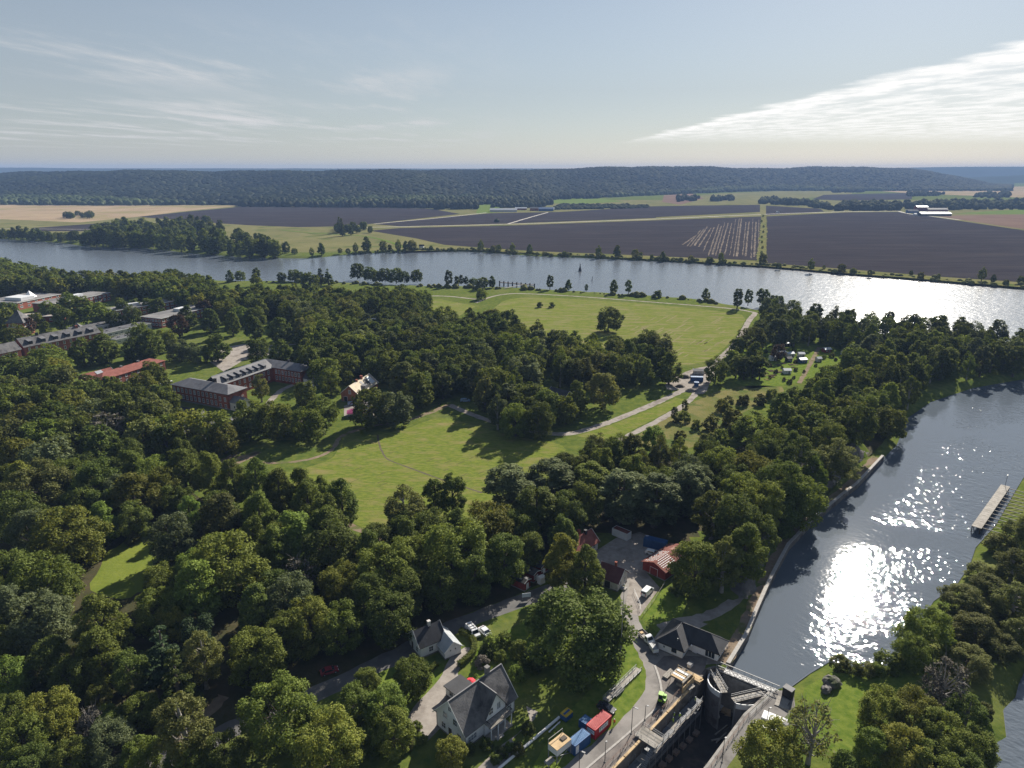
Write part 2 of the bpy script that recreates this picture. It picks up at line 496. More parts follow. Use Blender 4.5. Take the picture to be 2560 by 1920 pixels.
# water
def water_mat(name, base, rough, layers, patch=None, shelter=None):
    m = bpy.data.materials.new(name); m.use_nodes = True
    t = m.node_tree; N = t.nodes; L = t.links; b = N['Principled BSDF']
    b.inputs['Base Color'].default_value = (*base, 1); b.inputs['Roughness'].default_value = rough
    b.inputs['IOR'].default_value = 1.33; b.inputs['Specular IOR Level'].default_value = 0.5
    g = N.new('ShaderNodeNewGeometry'); prev = None
    pf = None
    if patch:
        np_ = N.new('ShaderNodeTexNoise'); mp = N.new('ShaderNodeMapping'); L.new(g.outputs['Position'], mp.inputs['Vector'])
        mp.inputs['Scale'].default_value = patch[4]; mp.inputs['Rotation'].default_value = (0, 0, R(patch[5])); mp.inputs['Location'].default_value = patch[6]
        L.new(mp.outputs[0], np_.inputs['Vector']); np_.inputs['Scale'].default_value = patch[0]; np_.inputs['Detail'].default_value = 2
        mr = N.new('ShaderNodeMapRange'); mr.interpolation_type = 'SMOOTHSTEP'; L.new(np_.outputs['Fac'], mr.inputs['Value'])
        mr.inputs['From Min'].default_value = patch[1]; mr.inputs['From Max'].default_value = patch[2]; mr.inputs['To Min'].default_value = patch[3]
        pf = mr.outputs[0]
    if shelter:                                     # water in the lee of a wooded bank lies calmer
        (ax, ay), (nx, ny), lo, hi = shelter
        vs_ = N.new('ShaderNodeVectorMath'); vs_.operation = 'SUBTRACT'; L.new(g.outputs['Position'], vs_.inputs[0]); vs_.inputs[1].default_value = (ax, ay, 0)
        vd = N.new('ShaderNodeVectorMath'); vd.operation = 'DOT_PRODUCT'; L.new(vs_.outputs[0], vd.inputs[0]); vd.inputs[1].default_value = (nx, ny, 0)
        ms = N.new('ShaderNodeMapRange'); ms.interpolation_type = 'SMOOTHSTEP'; L.new(vd.outputs['Value'], ms.inputs['Value']); ms.inputs['From Min'].default_value = lo; ms.inputs['From Max'].default_value = hi; ms.inputs['To Min'].default_value = 0.06
        mm0 = N.new('ShaderNodeMath'); mm0.operation = 'MULTIPLY'; L.new(pf, mm0.inputs[0]); L.new(ms.outputs[0], mm0.inputs[1]); pf = mm0.outputs[0]
    for (sc_, amp, st, rot) in layers:
        mp = N.new('ShaderNodeMapping'); L.new(g.outputs['Position'], mp.inputs['Vector'])
        mp.vector_type = 'TEXTURE'; mp.inputs['Scale'].default_value = (1, st, 1); mp.inputs['Rotation'].default_value = (0, 0, R(rot))
        n = N.new('ShaderNodeTexNoise'); L.new(mp.outputs[0], n.inputs['Vector'])
        n.inputs['Scale'].default_value = sc_; n.inputs['Detail'].default_value = 1.5
        bp = N.new('ShaderNodeBump'); L.new(n.outputs['Fac'], bp.inputs['Height']); bp.inputs['Strength'].default_value = 1.0
        if pf is not None:
            mm = N.new('ShaderNodeMath'); mm.operation = 'MULTIPLY'; L.new(pf, mm.inputs[0]); mm.inputs[1].default_value = amp; L.new(mm.outputs[0], bp.inputs['Distance'])
        else: bp.inputs['Distance'].default_value = amp
        if prev: L.new(prev, bp.inputs['Normal'])
        prev = bp.outputs[0]
    L.new(prev, b.inputs['Normal'])
    return m
M_river = water_mat('river_water', (.105,.122,.142), 0.20, [(0.35, 0.36, 1.8, 62), (1.1, 0.12, 1.6, 40), (0.06, .30, 2.0, 70)])
_qa, _qb = np.array(P(1863,1602)), np.array(P(2205,1150)); _qd = (_qb-_qa)/np.linalg.norm(_qb-_qa)
QUAY = (tuple(_qa), (_qd[1], -_qd[0]), 3.0, 24.0)
M_canal = water_mat('canal_water', (.105,.125,.150), 0.03, [(1.1, 0.150, 1.4, 58), (0.42, 0.26, 1.4, 46)],
                    (0.022, 0.36, 0.54, 0.30, (1, 1.7, 1), 38, (3, 9, 0)), QUAY)
def expand(poly, d):
    c = np.mean(np.array(poly), axis=0)
    return poly
def water(name, poly, z, mat, label):
    return sheet(name, [poly], z, mat, label)
water('river', river_poly, WATER_Z, M_river, 'wide pale blue river crossing the whole view')
water('canal', canal_poly, WATER_Z, M_canal, 'dark canal basin with dazzling sun glitter')
water('backwater', backwater, WATER_Z, M_canal, 'calm water beyond the wooded spit')

# roads, yards and paths
M_road = M('road', (.225,.21,.195), (.29,.27,.25), 0.25, 0.9, 0.02, coords='World', spec=0.2, c3=(.165,.152,.142), scale3=0.12, bscale=6)
M_gravel = M('gravel', (.285,.255,.228), (.37,.335,.30), 0.5, 0.95, 0.03, coords='World', spec=0.0, c3=(.225,.198,.175), scale3=0.15, bscale=8)
M_dirt = M('dirt', (.20,.150,.105), (.27,.215,.160), 0.4, 0.95, 0.05, coords='World', spec=0.0, c3=(.12,.13,.05), scale3=0.2, bscale=3)
M_asph = M('asphalt', (.055,.057,.062), (.075,.077,.080), 0.3, 0.9, 0.02, coords='World', spec=0.25, bscale=6)
Z1, Z2, Z3, Z4 = 0.012, 0.022, 0.034, 0.046
ribbon('road', [(300,1960),(430,1890),(600,1815),(780,1738),(900,1685),(1010,1630),(1110,1575),(1240,1525),(1340,1488),(1440,1450),(1560,1425),(1600,1440)], 5.6, Z1, M('shade_toned_asphalt', (.10,.098,.096), (.145,.14,.135), .25, .9, .02, coords='World', c3=(.19,.175,.155), scale3=.18, lo3=.55, hi3=.7), 'grey lane in tree shade behind the white house')  # asphalt colour made darker to carry the tree shade
ribbon('road', [(1590,1425),(1582,1470),(1570,1510),(1578,1560),(1605,1610),(1635,1660),(1645,1700),(1632,1750),(1580,1812),(1510,1870),(1420,1945),(1350,2000)], 5.0, Z2, M_road, 'pale lock road curving past the lock house')
sheet('yard', [PP([(1470,1390),(1540,1345),(1600,1330),(1665,1360),(1650,1400),(1615,1430),(1650,1470),(1600,1540),(1560,1530),(1575,1450),(1500,1440)])], Z3, M_gravel, 'gravel yard between the red barn and the red roofed house')
sheet('yard', [PP([(1632,1600),(1650,1575),(1690,1560),(1742,1552),(1770,1560),(1740,1575),(1800,1590),(1822,1604),(1812,1660),(1780,1660),(1700,1668),(1640,1668)])], Z1+.002, M_gravel, 'paved ground round the lock house')
sheet('driveway', [PP([(1128,1640),(1172,1612),(1180,1640),(1150,1668),(1142,1690),(1165,1705),(1180,1735),(1150,1760),(1120,1800),(1090,1832),(1062,1860),(1012,1812),(1030,1770),(1075,1725),(1105,1690),(1112,1668)])], Z3, M_gravel, 'pale gravel driveway beside the white house', smooth=1)
sheet('driveway', [PP([(1164,1950),(1215,1900),(1255,1862),(1300,1830),(1335,1800),(1345,1780),(1315,1765),(1325,1800),(1280,1850),(1300,1875),(1230,1945)])], Z3, M_gravel, 'gravel apron below the white house veranda')
ribbon('path', [(1752,952),(1690,985),(1600,1025),(1500,1065),(1410,1090),(1300,1073),(1200,1045),(1122,1012)], 4.2, Z1, M_gravel, 'gravel track along the edge of the middle wood')
ribbon('path', [(1122,1012),(1060,1038),(1000,1055),(940,1062),(880,1078),(845,1095),(838,1118),(810,1138),(760,1152),(700,1158),(620,1156)], [3.2,2.4,2.0,2.0], Z2, M_dirt, 'narrow dirt path round the top of the meadow')
ribbon('path', [(1748,955),(1738,990),(1700,1020),(1640,1055),(1580,1085),(1530,1110)], 3.6, Z1, M_gravel, 'gravel track forking off beside the rough grass')
ribbon('path', [(1745,950),(1790,905),(1835,865),(1858,830),(1872,800),(1890,782)], 4.6, Z2, M_gravel, 'gravel track climbing beside the hay meadow to the river')
sheet('yard', [PP([(1660,958),(1700,935),(1740,920),(1775,915),(1790,935),(1775,955),(1765,985),(1735,985),(1715,970),(1670,978)])], Z3, M_gravel, 'gravel turning place by the blue site cabin', smooth=1)
ribbon('path', [(1190,757),(1225,742),(1262,735),(1300,733),(1450,741),(1600,753),(1720,762),(1840,772),(1890,782)], 3.2, Z1, M_gravel, 'thin gravel path along the river bank')
ribbon('path', [(560,1160),(610,1140),(660,1125),(560,1175)], 3, Z1, M_dirt, 'dirt path under the maples')
sheet('courtyard', [PP([(525,905),(560,868),(610,860),(670,868),(700,880),(660,890),(610,900),(560,930)])], Z3, M_gravel, 'brownish gravel court behind the brick building')
sheet('courtyard', [PP([(425,1040),(440,1015),(520,1025),(560,1060),(590,1085),(560,1110),(470,1100),(420,1070)])], Z3, M_asph, 'asphalt yard in front of the brick building')
ribbon('path', [(760,955),(720,965),(690,985),(670,1010),(655,1035)], 3.6, Z1, M_gravel, 'curving path on the lawn beside the brick building')
ribbon('path', [(620,860),(700,865),(780,855),(860,850)], 4.0, Z1, M_gravel, 'pale road across the hospital lawn')
sheet('courtyard', [PP([(860,1015),(900,1000),(960,1010),(985,1030),(930,1045),(860,1040)])], Z3, M_gravel, 'pale forecourt of the orange brick house')
ribbon('path', [(930,740),(1000,744),(1100,738),(1190,748)], 3.5, Z1, M_gravel, 'path under the riverside trees')
ribbon('path', [(770,1285),(850,1300),(920,1335),(990,1365)], 2.6, Z1, M_dirt, 'brown path at the lower edge of the meadow')
ribbon('path', [(440,1870),(500,1800),(560,1740)], 3.0, Z2, M_dirt, 'sunlit dirt track under the birch')
ribbon('path', [(420,1100),(400,1160),(420,1200),(500,1180),(600,1130)], 3.0, Z1, M_dirt, 'brown path in a gap of the wood')
M_rough = M('rough_grass', (.13,.14,.045), (.20,.175,.075), 0.08, 0.95, 0.25, coords='World', spec=0.0, bscale=0.8, c3=(.09,.12,.035), scale3=0.09)
sheet('rough_grass', [PP([(1560,1110),(1640,1060),(1740,1000),(1800,975),(1880,962),(1980,968),(1900,1010),(1840,1040),(1800,1090),(1700,1130)])], Z1*0.6, M_rough, 'unmown tawny grass between track and wood', smooth=1)
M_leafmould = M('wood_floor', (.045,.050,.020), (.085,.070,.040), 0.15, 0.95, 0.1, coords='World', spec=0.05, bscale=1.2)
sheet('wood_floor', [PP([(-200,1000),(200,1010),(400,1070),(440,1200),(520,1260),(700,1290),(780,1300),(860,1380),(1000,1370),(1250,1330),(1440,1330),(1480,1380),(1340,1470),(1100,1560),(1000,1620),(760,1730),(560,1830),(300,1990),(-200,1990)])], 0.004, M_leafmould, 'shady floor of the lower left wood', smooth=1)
sheet('glade', [PP([(215,1470),(250,1425),(262,1380),(300,1365),(330,1330),(372,1310),(420,1318),(412,1360),(430,1400),(400,1440),(405,1485),(350,1475),(320,1500),(260,1492)])], 0.010, M_hay0, 'small sunlit glade in the lower left wood', smooth=1)
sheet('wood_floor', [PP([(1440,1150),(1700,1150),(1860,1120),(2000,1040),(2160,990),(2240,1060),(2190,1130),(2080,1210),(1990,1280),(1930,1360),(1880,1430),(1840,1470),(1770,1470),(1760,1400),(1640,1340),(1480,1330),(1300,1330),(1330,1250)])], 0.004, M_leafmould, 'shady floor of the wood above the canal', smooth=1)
M_lawn = M('lawn', (.085,.135,.022), (.160,.200,.040), 0.5, 0.95, 0.04, coords='World', spec=0.0, bscale=2)
sheet('lawn', [PP([(1830,975),(1840,900),(1870,860),(1960,855),(2110,870),(2120,890),(2060,930),(2000,960)])], Z1*0.6, M_lawn, 'bright green allotment gardens', smooth=1)
ribbon('path', [(1998,958),(2020,920),(2048,868)], 2.6, Z1, M_dirt, 'grassy double track through the allotments')
sheet('lawn', [PP([(1110,1700),(1060,1760),(1030,1800),(880,1800),(880,1690),(1000,1640),(1110,1660)])], Z1*0.6, M_lawn, 'orchard lawn beside the white house')
sheet('lawn', [PP([(1190,1625),(1330,1540),(1360,1560),(1330,1640),(1250,1680),(1165,1700)])], Z1*0.6, M_lawn, 'sunlit lawn below the grey lane')
sheet('lawn', [PP([(1590,1530),(1660,1470),(1720,1490),(1700,1560),(1640,1580)])], Z1*0.6, M_lawn, 'grass slope beside the white van')
sheet('lawn', [PP([(1540,1600),(1590,1600),(1640,1680),(1630,1745),(1560,1810),(1500,1850),(1440,1920),(1330,1920),(1400,1800),(1480,1720)])], Z1*0.6, M_lawn, 'grass strip along the lock road')
sheet('lawn', [PP([(2010,1720),(2080,1680),(2180,1690),(2300,1655),(2330,1680),(2200,1760),(2160,1850),(2100,1900),(2000,1820)])], Z1*0.6, M_lawn, 'green lawn on the spit beside the gates')
M_hay = M('meadow', (.100,.140,.026), (.185,.208,.044), 0.35, 0.95, 0.12, coords='World', spec=0.0, bscale=0.9, c3=(.225,.195,.080), scale3=0.09, lo3=0.48, hi3=0.72, stretch=((1, 2.6, 1), 35))
sheet('meadow', [PP([(690,1185),(760,1170),(830,1150),(850,1115),(900,1092),(1000,1078),(1100,1040),(1180,1062),(1290,1092),(1400,1108),(1420,1130),(1300,1220),(1200,1290),(1050,1330),(930,1330),(840,1285),(760,1230)])], Z1*0.6, M_hay, 'open yellow green meadow in the middle of the woods', smooth=1)
sheet('meadow', [PP([(1440,1090),(1520,1065),(1610,1030),(1690,995),(1725,1000),(1650,1040),(1570,1080),(1500,1100)])], Z1*0.6, M_hay, 'strip of meadow between two gravel tracks')
M_hay2 = M('hay_meadow', (.105,.145,.028), (.195,.208,.048), 0.22, 0.95, 0.12, coords='World', spec=0.0, bscale=0.6, c3=(.235,.205,.105), scale3=0.05, lo3=0.46, hi3=0.70, stretch=((1, 4, 1), 60))
sheet('hay_meadow', [PP([(1230,775),(1262,748),(1330,742),(1480,750),(1650,762),(1820,780),(1868,790),(1850,825),(1815,868),(1770,905),(1700,915),(1500,900),(1300,840),(1180,800)])], Z1*0.6, M_hay2, 'wide mown hay meadow by the river', smooth=1)
sheet('lawn', [PP([(1000,760),(1100,748),(1190,765),(1130,800),(1000,800)])], Z1*0.6, M_hay2, 'lawn with single trees by the river')

# quay wall along the canal
M_conc = M('concrete', (.26,.245,.225), (.36,.34,.315), 0.6, 0.85, 0.02, coords='World', spec=0.25, c3=(.17,.155,.14), scale3=0.25, bscale=5)
M_conc2 = M('dark_concrete', (.14,.125,.115), (.21,.19,.17), 0.5, 0.9, 0.03, coords='World', spec=0.2, c3=(.09,.08,.07), scale3=0.3, bscale=4)
M_stone = M('coping_stone', (.34,.32,.30), (.44,.42,.39), 1.5, 0.85, 0.02, coords='World', spec=0.2)
def strip_wall(name, line, w, z0, z1, mat, parent=None):
    line = resample(line, 3.0)
    Lf, Rt = ribbon_pts(line, w, 0)
    mb = MB(); n = len(line)
    vs = [(*p, z0) for p in Lf] + [(*p, z0) for p in Rt] + [(*p, z1) for p in Lf] + [(*p, z1) for p in Rt]
    fs = []
    for i in range(n-1):
        fs += [(i, i+1, 2*n+i+1, 2*n+i), (n+i, 3*n+i, 3*n+i+1, n+i+1), (2*n+i, 2*n+i+1, 3*n+i+1, 3*n+i)]
    fs += [(0, 2*n, 3*n, n), (n-1, 2*n-1, 4*n-1, 3*n-1)]
    mb.add(vs, fs)
    return mb.build(name, mat, parent)
cl_in = [(x, y) for x, y in canal_left]
qw = empty('quay_wall', (canal_left[4][0], canal_left[4][1], 0), 0, 'long low stone quay wall curving along the canal', 'wall')
for nm, w, z0, z1, mt, off in (('wall', 0.7, -4.0, 0.10, M_conc2, 0.15), ('coping', 1.0, 0.10, 0.38, M_stone, 0.0)):
    o = strip_wall(nm, [(x + off, y - off) for x, y in cl_in], w, z0, z1, mt)
    o.parent = qw; o.location = (-qw.location.x, -qw.location.y, 0)
ribbon('path', [(1650,1572),(1700,1555),(1760,1545),(1810,1522),(1850,1490),(1880,1455)], 3.6, Z2, M_gravel, 'gravel path from the lock house to the towpath')
ribbon('towpath', [(1808,1660),(1845,1602),(1872,1540),(1902,1468),(1928,1415),(1955,1366),(2012,1303),(2090,1240),(2128,1210),(2190,1142)], 3.2, Z1+.02, M_dirt, 'brown towpath behind the quay wall')

# rock face
def build_cliff():
    line = resample(cliff_foot, 2.0); rr = np.random.default_rng(3); n = len(line)
    prof = [(-0.8, -0.3), (0.3, 1.2), (1.0, 3.0), (1.6, 4.6), (3.2, 5.9), (6.0, 5.6)]
    V = []
    for i, p in enumerate(line):
        a = line[max(i-1,0)]; b = line[min(i+1,n-1)]; dx, dy = b[0]-a[0], b[1]-a[1]; l = math.hypot(dx, dy)
        nx, ny = -dy/l, dx/l
        f = min(1, i/5, (n-1-i)/5)
        for d, z in prof:
            j = rr.normal(0, 0.45, 3)
            V.append((p[0]+nx*(d+j[0]), p[1]+ny*(d+j[1]), z*f + j[2]*f - (0.3 if z < 0 else 0)))
    k = len(prof); Fq = [(i*k+j, (i+1)*k+j, (i+1)*k+j+1, i*k+j+1) for i in range(n-1) for j in range(k-1)]
    return np_mesh('rock_bank', V, Fq)
M_rock = M('rock', (.10,.092,.088), (.19,.175,.165), 0.3, 0.9, 0.3, coords='World', spec=0.2, bscale=1.2, c3=(.07,.085,.04), scale3=0.2)
tag(link('rock_bank', build_cliff(), M_rock), 'dark rock face above the towpath', None, None, 'structure')

# rows of dry hay and mowing tracks on the meadows
def tracks(name, segs, w, mat, label, seed):
    r = random.Random(seed); mb = MB()
    for a, b in segs:
        line = resample([P(*a), P(*b)], 4); n = len(line); L_, R_ = ribbon_pts(line, w*r.uniform(.6, 1.3), .22*w, r.randrange(999))
        mb.add([(*p, Z1+.002) for p in L_] + [(*p, Z1+.002) for p in R_], [(i, n+i, n+i+1, i+1) for i in range(n-1)])
    me = bpy.data.meshes.new(name); me.from_pydata(mb.v, [], mb.f); me.materials.append(mat)
    return tag(link(name, me), label, None, None, 'stuff')
rt_ = random.Random(44); segs = []
for i in range(46):
    a = (rt_.uniform(1560, 1800), rt_.uniform(800, 895)); l = rt_.uniform(10, 34); b = (a[0] + l*1.0, a[1] - l*.55)
    if a[0] + a[1]*1.0 < 2680: segs.append((a, b))
M_dry = M('dry_hay', (.20,.185,.085), (.25,.215,.120), .4, .95, coords='World', spec=0.0)
tracks('hay_rows', segs, 1.1, M_dry, 'thin rows of dry hay on the hay meadow', 1)
segs = []
for i in range(36):
    a = (rt_.uniform(800, 1250), rt_.uniform(1110, 1260)); l = rt_.uniform(8, 26)
    if bool(pip(np.array([a[0]]), np.array([a[1]]), [(760,1180),(860,1130),(1000,1085),(1180,1070),(1290,1100),(1230,1200),(1100,1270),(900,1280)])[0]): segs.append((a, (a[0] + l, a[1] - l*.42)))
tracks('mowing_tracks', segs, .55, M('track_grass', (.10,.115,.035), (.15,.145,.055), .5, .95, coords='World', spec=0.0), 'faint mowing tracks and tufts on the open meadow', 2)
# ------------------------------------------------------------------ trees
def leaf_mat(name, c1, c2, trans=0.34, rnd=0.34, hue=0.010, scale=1.1):
    m = bpy.data.materials.new(name); m.use_nodes = True
    t = m.node_tree; N = t.nodes; L = t.links
    N.remove(N['Principled BSDF'])
    tcn = N.new('ShaderNodeTexCoord')
    n = N.new('ShaderNodeTexNoise'); L.new(tcn.outputs['Object'], n.inputs['Vector'])
    n.inputs['Scale'].default_value = scale; n.inputs['Detail'].default_value = 4; n.inputs['Roughness'].default_value = 0.7
    mr = N.new('ShaderNodeMapRange'); L.new(n.outputs['Fac'], mr.inputs['Value'])
    mr.inputs['From Min'].default_value = 0.38; mr.inputs['From Max'].default_value = 0.62
    mx = N.new('ShaderNodeMixRGB'); L.new(mr.outputs[0], mx.inputs['Fac'])
    mx.inputs['Color1'].default_value = (*[q * .85 for q in c1], 1); mx.inputs['Color2'].default_value = (*[q * 1.28 for q in c2], 1)
    oi = N.new('ShaderNodeObjectInfo'); hs = N.new('ShaderNodeHueSaturation')
    r1 = N.new('ShaderNodeMapRange'); L.new(oi.outputs['Random'], r1.inputs['Value']); r1.inputs['To Min'].default_value = 1-rnd; r1.inputs['To Max'].default_value = 1+rnd
    mu = N.new('ShaderNodeMath'); mu.operation = 'MULTIPLY'; L.new(oi.outputs['Random'], mu.inputs[0]); mu.inputs[1].default_value = 7.31
    fr = N.new('ShaderNodeMath'); fr.operation = 'FRACT'; L.new(mu.outputs[0], fr.inputs[0])
    r2 = N.new('ShaderNodeMapRange'); L.new(fr.outputs[0], r2.inputs['Value']); r2.inputs['To Min'].default_value = 0.5-hue; r2.inputs['To Max'].default_value = 0.5+hue
    L.new(r1.outputs[0], hs.inputs['Value']); L.new(r2.outputs[0], hs.inputs['Hue']); L.new(mx.outputs[0], hs.inputs['Color'])
    d = N.new('ShaderNodeBsdfDiffuse'); L.new(hs.outputs[0], d.inputs['Color'])
    tr = N.new('ShaderNodeBsdfTranslucent')
    tm = N.new('ShaderNodeMixRGB'); tm.blend_type = 'MULTIPLY'; tm.inputs['Fac'].default_value = 1; L.new(hs.outputs[0], tm.inputs['Color1']); tm.inputs['Color2'].default_value = (1.5, 1.35, 0.6, 1)
    L.new(tm.outputs[0], tr.inputs['Color'])
    ms = N.new('ShaderNodeMixShader'); ms.inputs[0].default_value = trans; L.new(d.outputs[0], ms.inputs[1]); L.new(tr.outputs[0], ms.inputs[2])
    gl = N.new('ShaderNodeBsdfGlossy'); gl.inputs['Roughness'].default_value = 0.62; gl.inputs['Color'].default_value = (1,.97,.72,1)
    ms2 = N.new('ShaderNodeMixShader'); ms2.inputs[0].default_value = 0.012; L.new(ms.outputs[0], ms2.inputs[1]); L.new(gl.outputs[0], ms2.inputs[2])
    L.new(ms2.outputs[0], N['Material Output'].inputs['Surface'])
    return m
LEAF = {
 'green':  leaf_mat('leaf_green', (.076,.106,.018), (.136,.164,.032)),
 'dark':   leaf_mat('leaf_dark', (.054,.082,.017), (.100,.128,.028)),
 'yellow': leaf_mat('leaf_yellow', (.098,.124,.020), (.172,.176,.034)),
 'blue':   leaf_mat('leaf_silver', (.070,.096,.042), (.128,.154,.074)),
 'olive':  leaf_mat('leaf_olive', (.082,.100,.028), (.132,.142,.046)),
 'lime':   leaf_mat('leaf_lime', (.088,.138,.022), (.142,.190,.038)),
 'needle': leaf_mat('leaf_needle', (.024,.046,.020), (.042,.068,.030), trans=0.15),
 'copper': leaf_mat('leaf_copper', (.052,.034,.028), (.080,.052,.038)),
 'far':    leaf_mat('leaf_far', (.010,.019,.009), (.026,.036,.014), trans=0.08, scale=0.004),
 'ridge':  leaf_mat('leaf_ridge', (.026,.042,.016), (.046,.062,.022), trans=0.08, scale=0.004),
 'gray':   leaf_mat('leaf_gray', (.085,.078,.066), (.125,.112,.095), trans=0.1),
}
M_bark = M('bark', (.075,.062,.050), (.14,.12,.10), 1.2, 0.95, 0.05, spec=0.1)
M_pale_bark = M('pale_bark', (.22,.20,.18), (.34,.32,.30), 0.8, 0.9, 0.03, spec=0.1)

def unit(v):
    return v / (np.linalg.norm(v, axis=1, keepdims=True) + 1e-9)
def leaf_quads(C, Nn, size, r, aspect=0.62, droop=None):
    """Quads centred on C facing Nn."""
    k = len(C)
    t = unit(np.cross(Nn, r.normal(size=(k, 3))))
    if droop is not None: t = unit(t * (1 - droop) + np.array([0, 0, -1.0]) * droop)
    b = unit(np.cross(Nn, t))
    s = size * r.uniform(0.65, 1.3, (k, 1)) * 0.5
    a = t * s; bb = b * s * aspect
    V = np.stack([C - a, C - bb * 0.9 + a * 0.1, C + a, C + bb], axis=1).reshape(-1, 3)
    Fq = np.arange(k * 4, dtype=np.int32).reshape(-1, 4)
    return V, Fq
def profile(kind, t):
    if kind == 'round': return np.sqrt(np.clip(1 - ((t - 0.42) / 0.60) ** 2, 0, 1))
    if kind == 'oak':   return np.clip(1 - ((t - 0.38) / 0.64) ** 2, 0, 1) ** 0.42
    if kind == 'tall':  return np.clip(np.sin(np.clip(t * 1.02 + 0.0, 0, 1) ** 0.62 * math.pi), 0, 1) ** 0.75
    if kind == 'poplar':return np.clip(1 - ((t - 0.45) / 0.58) ** 2, 0, 1) ** 0.6
    if kind == 'birch': return np.clip(np.sin(np.clip(t + .05, 0, 1) ** 0.8 * math.pi), 0, 1) ** 0.8
    if kind == 'conifer': return np.clip(1.02 - t, 0, 1) ** 0.85
    if kind == 'pine':  return np.clip(1 - ((t - 0.55) / 0.5) ** 2, 0, 1) ** 0.5
    if kind == 'bush':  return np.sqrt(np.clip(1 - ((t - 0.25) / 0.78) ** 2, 0, 1))
    return np.ones_like(t)
#            height radius crown-base clumps clump-radius jitter
SPEC = {
 'round':  (15.5, 6.6, 1.8, 80, 0.26),
 'oak':    (15.0, 8.0, 1.6, 105, 0.22),
 'tall':   (19.0, 6.0, 1.6, 100, 0.24),
 'poplar': (20.0, 4.8, 3.0, 80, 0.26),
 'birch':  (16.5, 4.5, 2.4, 66, 0.25),
 'conifer':(19.0, 3.6, 1.2, 70, 0.22),
 'pine':   (17.0, 4.4, 6.0, 34, 0.34),
 'bush':   (4.2, 2.6, 0.1, 26, 0.34),
 'bare':   (13.0, 4.6, 3.0, 40, 0.24),
}
def make_tree_meshes(kind, seed, lod):
    """Crown and trunk mesh of one tree form. lod 0 = near, 1 = middle, 2 = far."""
    h, Rr, zb, nc, cr = SPEC[kind]
    r = np.random.default_rng(seed)
    env = 'birch' if kind == 'bare' else kind
    # clump centres through the crown's volume, denser at its skin; a lopsided outline
    lob = r.uniform(0.82, 1.14, 7)
    def lobe(a): return np.interp((a / (2*math.pi)) % 1.0, np.linspace(0, 1, 8), np.r_[lob, lob[0]])
    t = r.uniform(0.03, 0.97, nc * 3); a = r.uniform(0, 2*math.pi, nc * 3)
    pr = profile(env, t); keep = r.uniform(0, 1, nc * 3) < pr + 0.12
    t, a, pr = t[keep][:nc], a[keep][:nc], pr[keep][:nc]
    q = r.uniform(0.35, 1.0, len(t)) ** 0.45 * r.choice([1.0, 1.0, 1.0, 1.10, 0.88], len(t))
    rad = pr * lobe(a) * q * Rr * (1 - cr * 0.55)
    z = zb + t * (h - zb) * 0.97
    C = np.c_[rad * np.cos(a), rad * np.sin(a), z]
    rc = cr * Rr * r.uniform(0.62, 1.32, len(t))
    if kind == 'conifer': rc = cr * Rr * (1.25 - t * 0.7)
    npl = (165, 50, 16)[lod]; size = (0.55, 1.0, 1.75)[lod]
    if kind == 'oak': npl = int(npl * 1.0)
    if kind == 'bush': npl = int(npl * 0.75); size *= 0.72
    if kind == 'bare': npl = int(npl * 0.16)
    if kind == 'birch': size *= 0.86
    Vs, Fs, o = [], [], 0
    ctr = np.array([0, 0, zb + (h - zb) * 0.42])
    for i in range(len(C)):
        k = int(npl * r.uniform(0.7, 1.3) * (rc[i] / (cr * Rr)) ** 1.3) + 3
        d = unit(r.normal(size=(k, 3)) + 0.55 * unit((C[i] - ctr)[None])[0] + np.array([0, 0, 0.35]))
        pos = C[i] + d * rc[i] * r.uniform(0.52, 1.12, (k, 1)) * np.array([1, 1, 0.80 if kind != 'conifer' else 0.55])
        n = unit(0.55 * d + 0.55 * r.normal(size=(k, 3)) + np.array([0, 0, 0.85]))   # leaves lie mostly flat
        V, Fq = leaf_quads(pos, n, size, r, 0.5 if kind in ('conifer', 'birch', 'pine') else 0.66,
                           0.35 if kind == 'birch' else (0.25 if kind == 'conifer' else None))
        Vs.append(V); Fs.append(Fq + o); o += len(V)
    V = np.concatenate(Vs); Fq = np.concatenate(Fs)
    V[:, 2] = np.maximum(V[:, 2], 0.05)
    crown = np_mesh('crown', V, Fq)
    mb = MB()
    rt = 0.028 * h if kind != 'bush' else 0.06
    top = zb + (h - zb) * (0.85 if kind in ('conifer', 'poplar', 'tall', 'birch') else 0.55)
    wob = r.uniform(-0.35, 0.35, (4, 2))
    pts = [(0, 0, -0.4), (wob[0][0]*.3, wob[0][1]*.3, zb*0.5), (wob[1][0], wob[1][1], zb + (top-zb)*.35), (wob[2][0], wob[2][1], top)]
    mb.tube(pts, [rt*1.35, rt, rt*0.75, rt*0.2], (8, 6, 4)[lod])
    nl = (12, 6, 0)[lod] if kind not in ('conifer', 'bush') else 0
    if kind == 'bare': nl = (26, 14, 6)[lod]
    order = r.permutation(len(C))[:nl]
    for i in order:
        e = C[i]; s0 = max(zb * 0.7, min(e[2] - 1.0, top * 0.9)) * r.uniform(0.6, 0.95)
        st = np.array([wob[1][0] * s0 / top, wob[1][1] * s0 / top, s0]); mid = (st + e) / 2 + np.array([0, 0, -0.06 * h * r.uniform(0, 1)])
        mb.tube([st, mid, e], [rt*0.42, rt*0.28, rt*0.08], (5, 4, 3)[lod], cap=False)
        if kind == 'bare':
            for _ in range(3):
                f = e + r.normal(size=3) * Rr * 0.30 + np.array([0, 0, Rr * 0.12])
                mb.tube([mid * 0.4 + e * 0.6, (e + f) / 2, f], [rt*0.16, rt*0.10, rt*0.03], 3, cap=False)
    me = bpy.data.meshes.new('trunk'); me.from_pydata(mb.v, [], mb.f)
    crown.materials.append(LEAF['green']); me.materials.append(M_pale_bark if kind in ('birch', 'bare') else M_bark)
    return crown, me
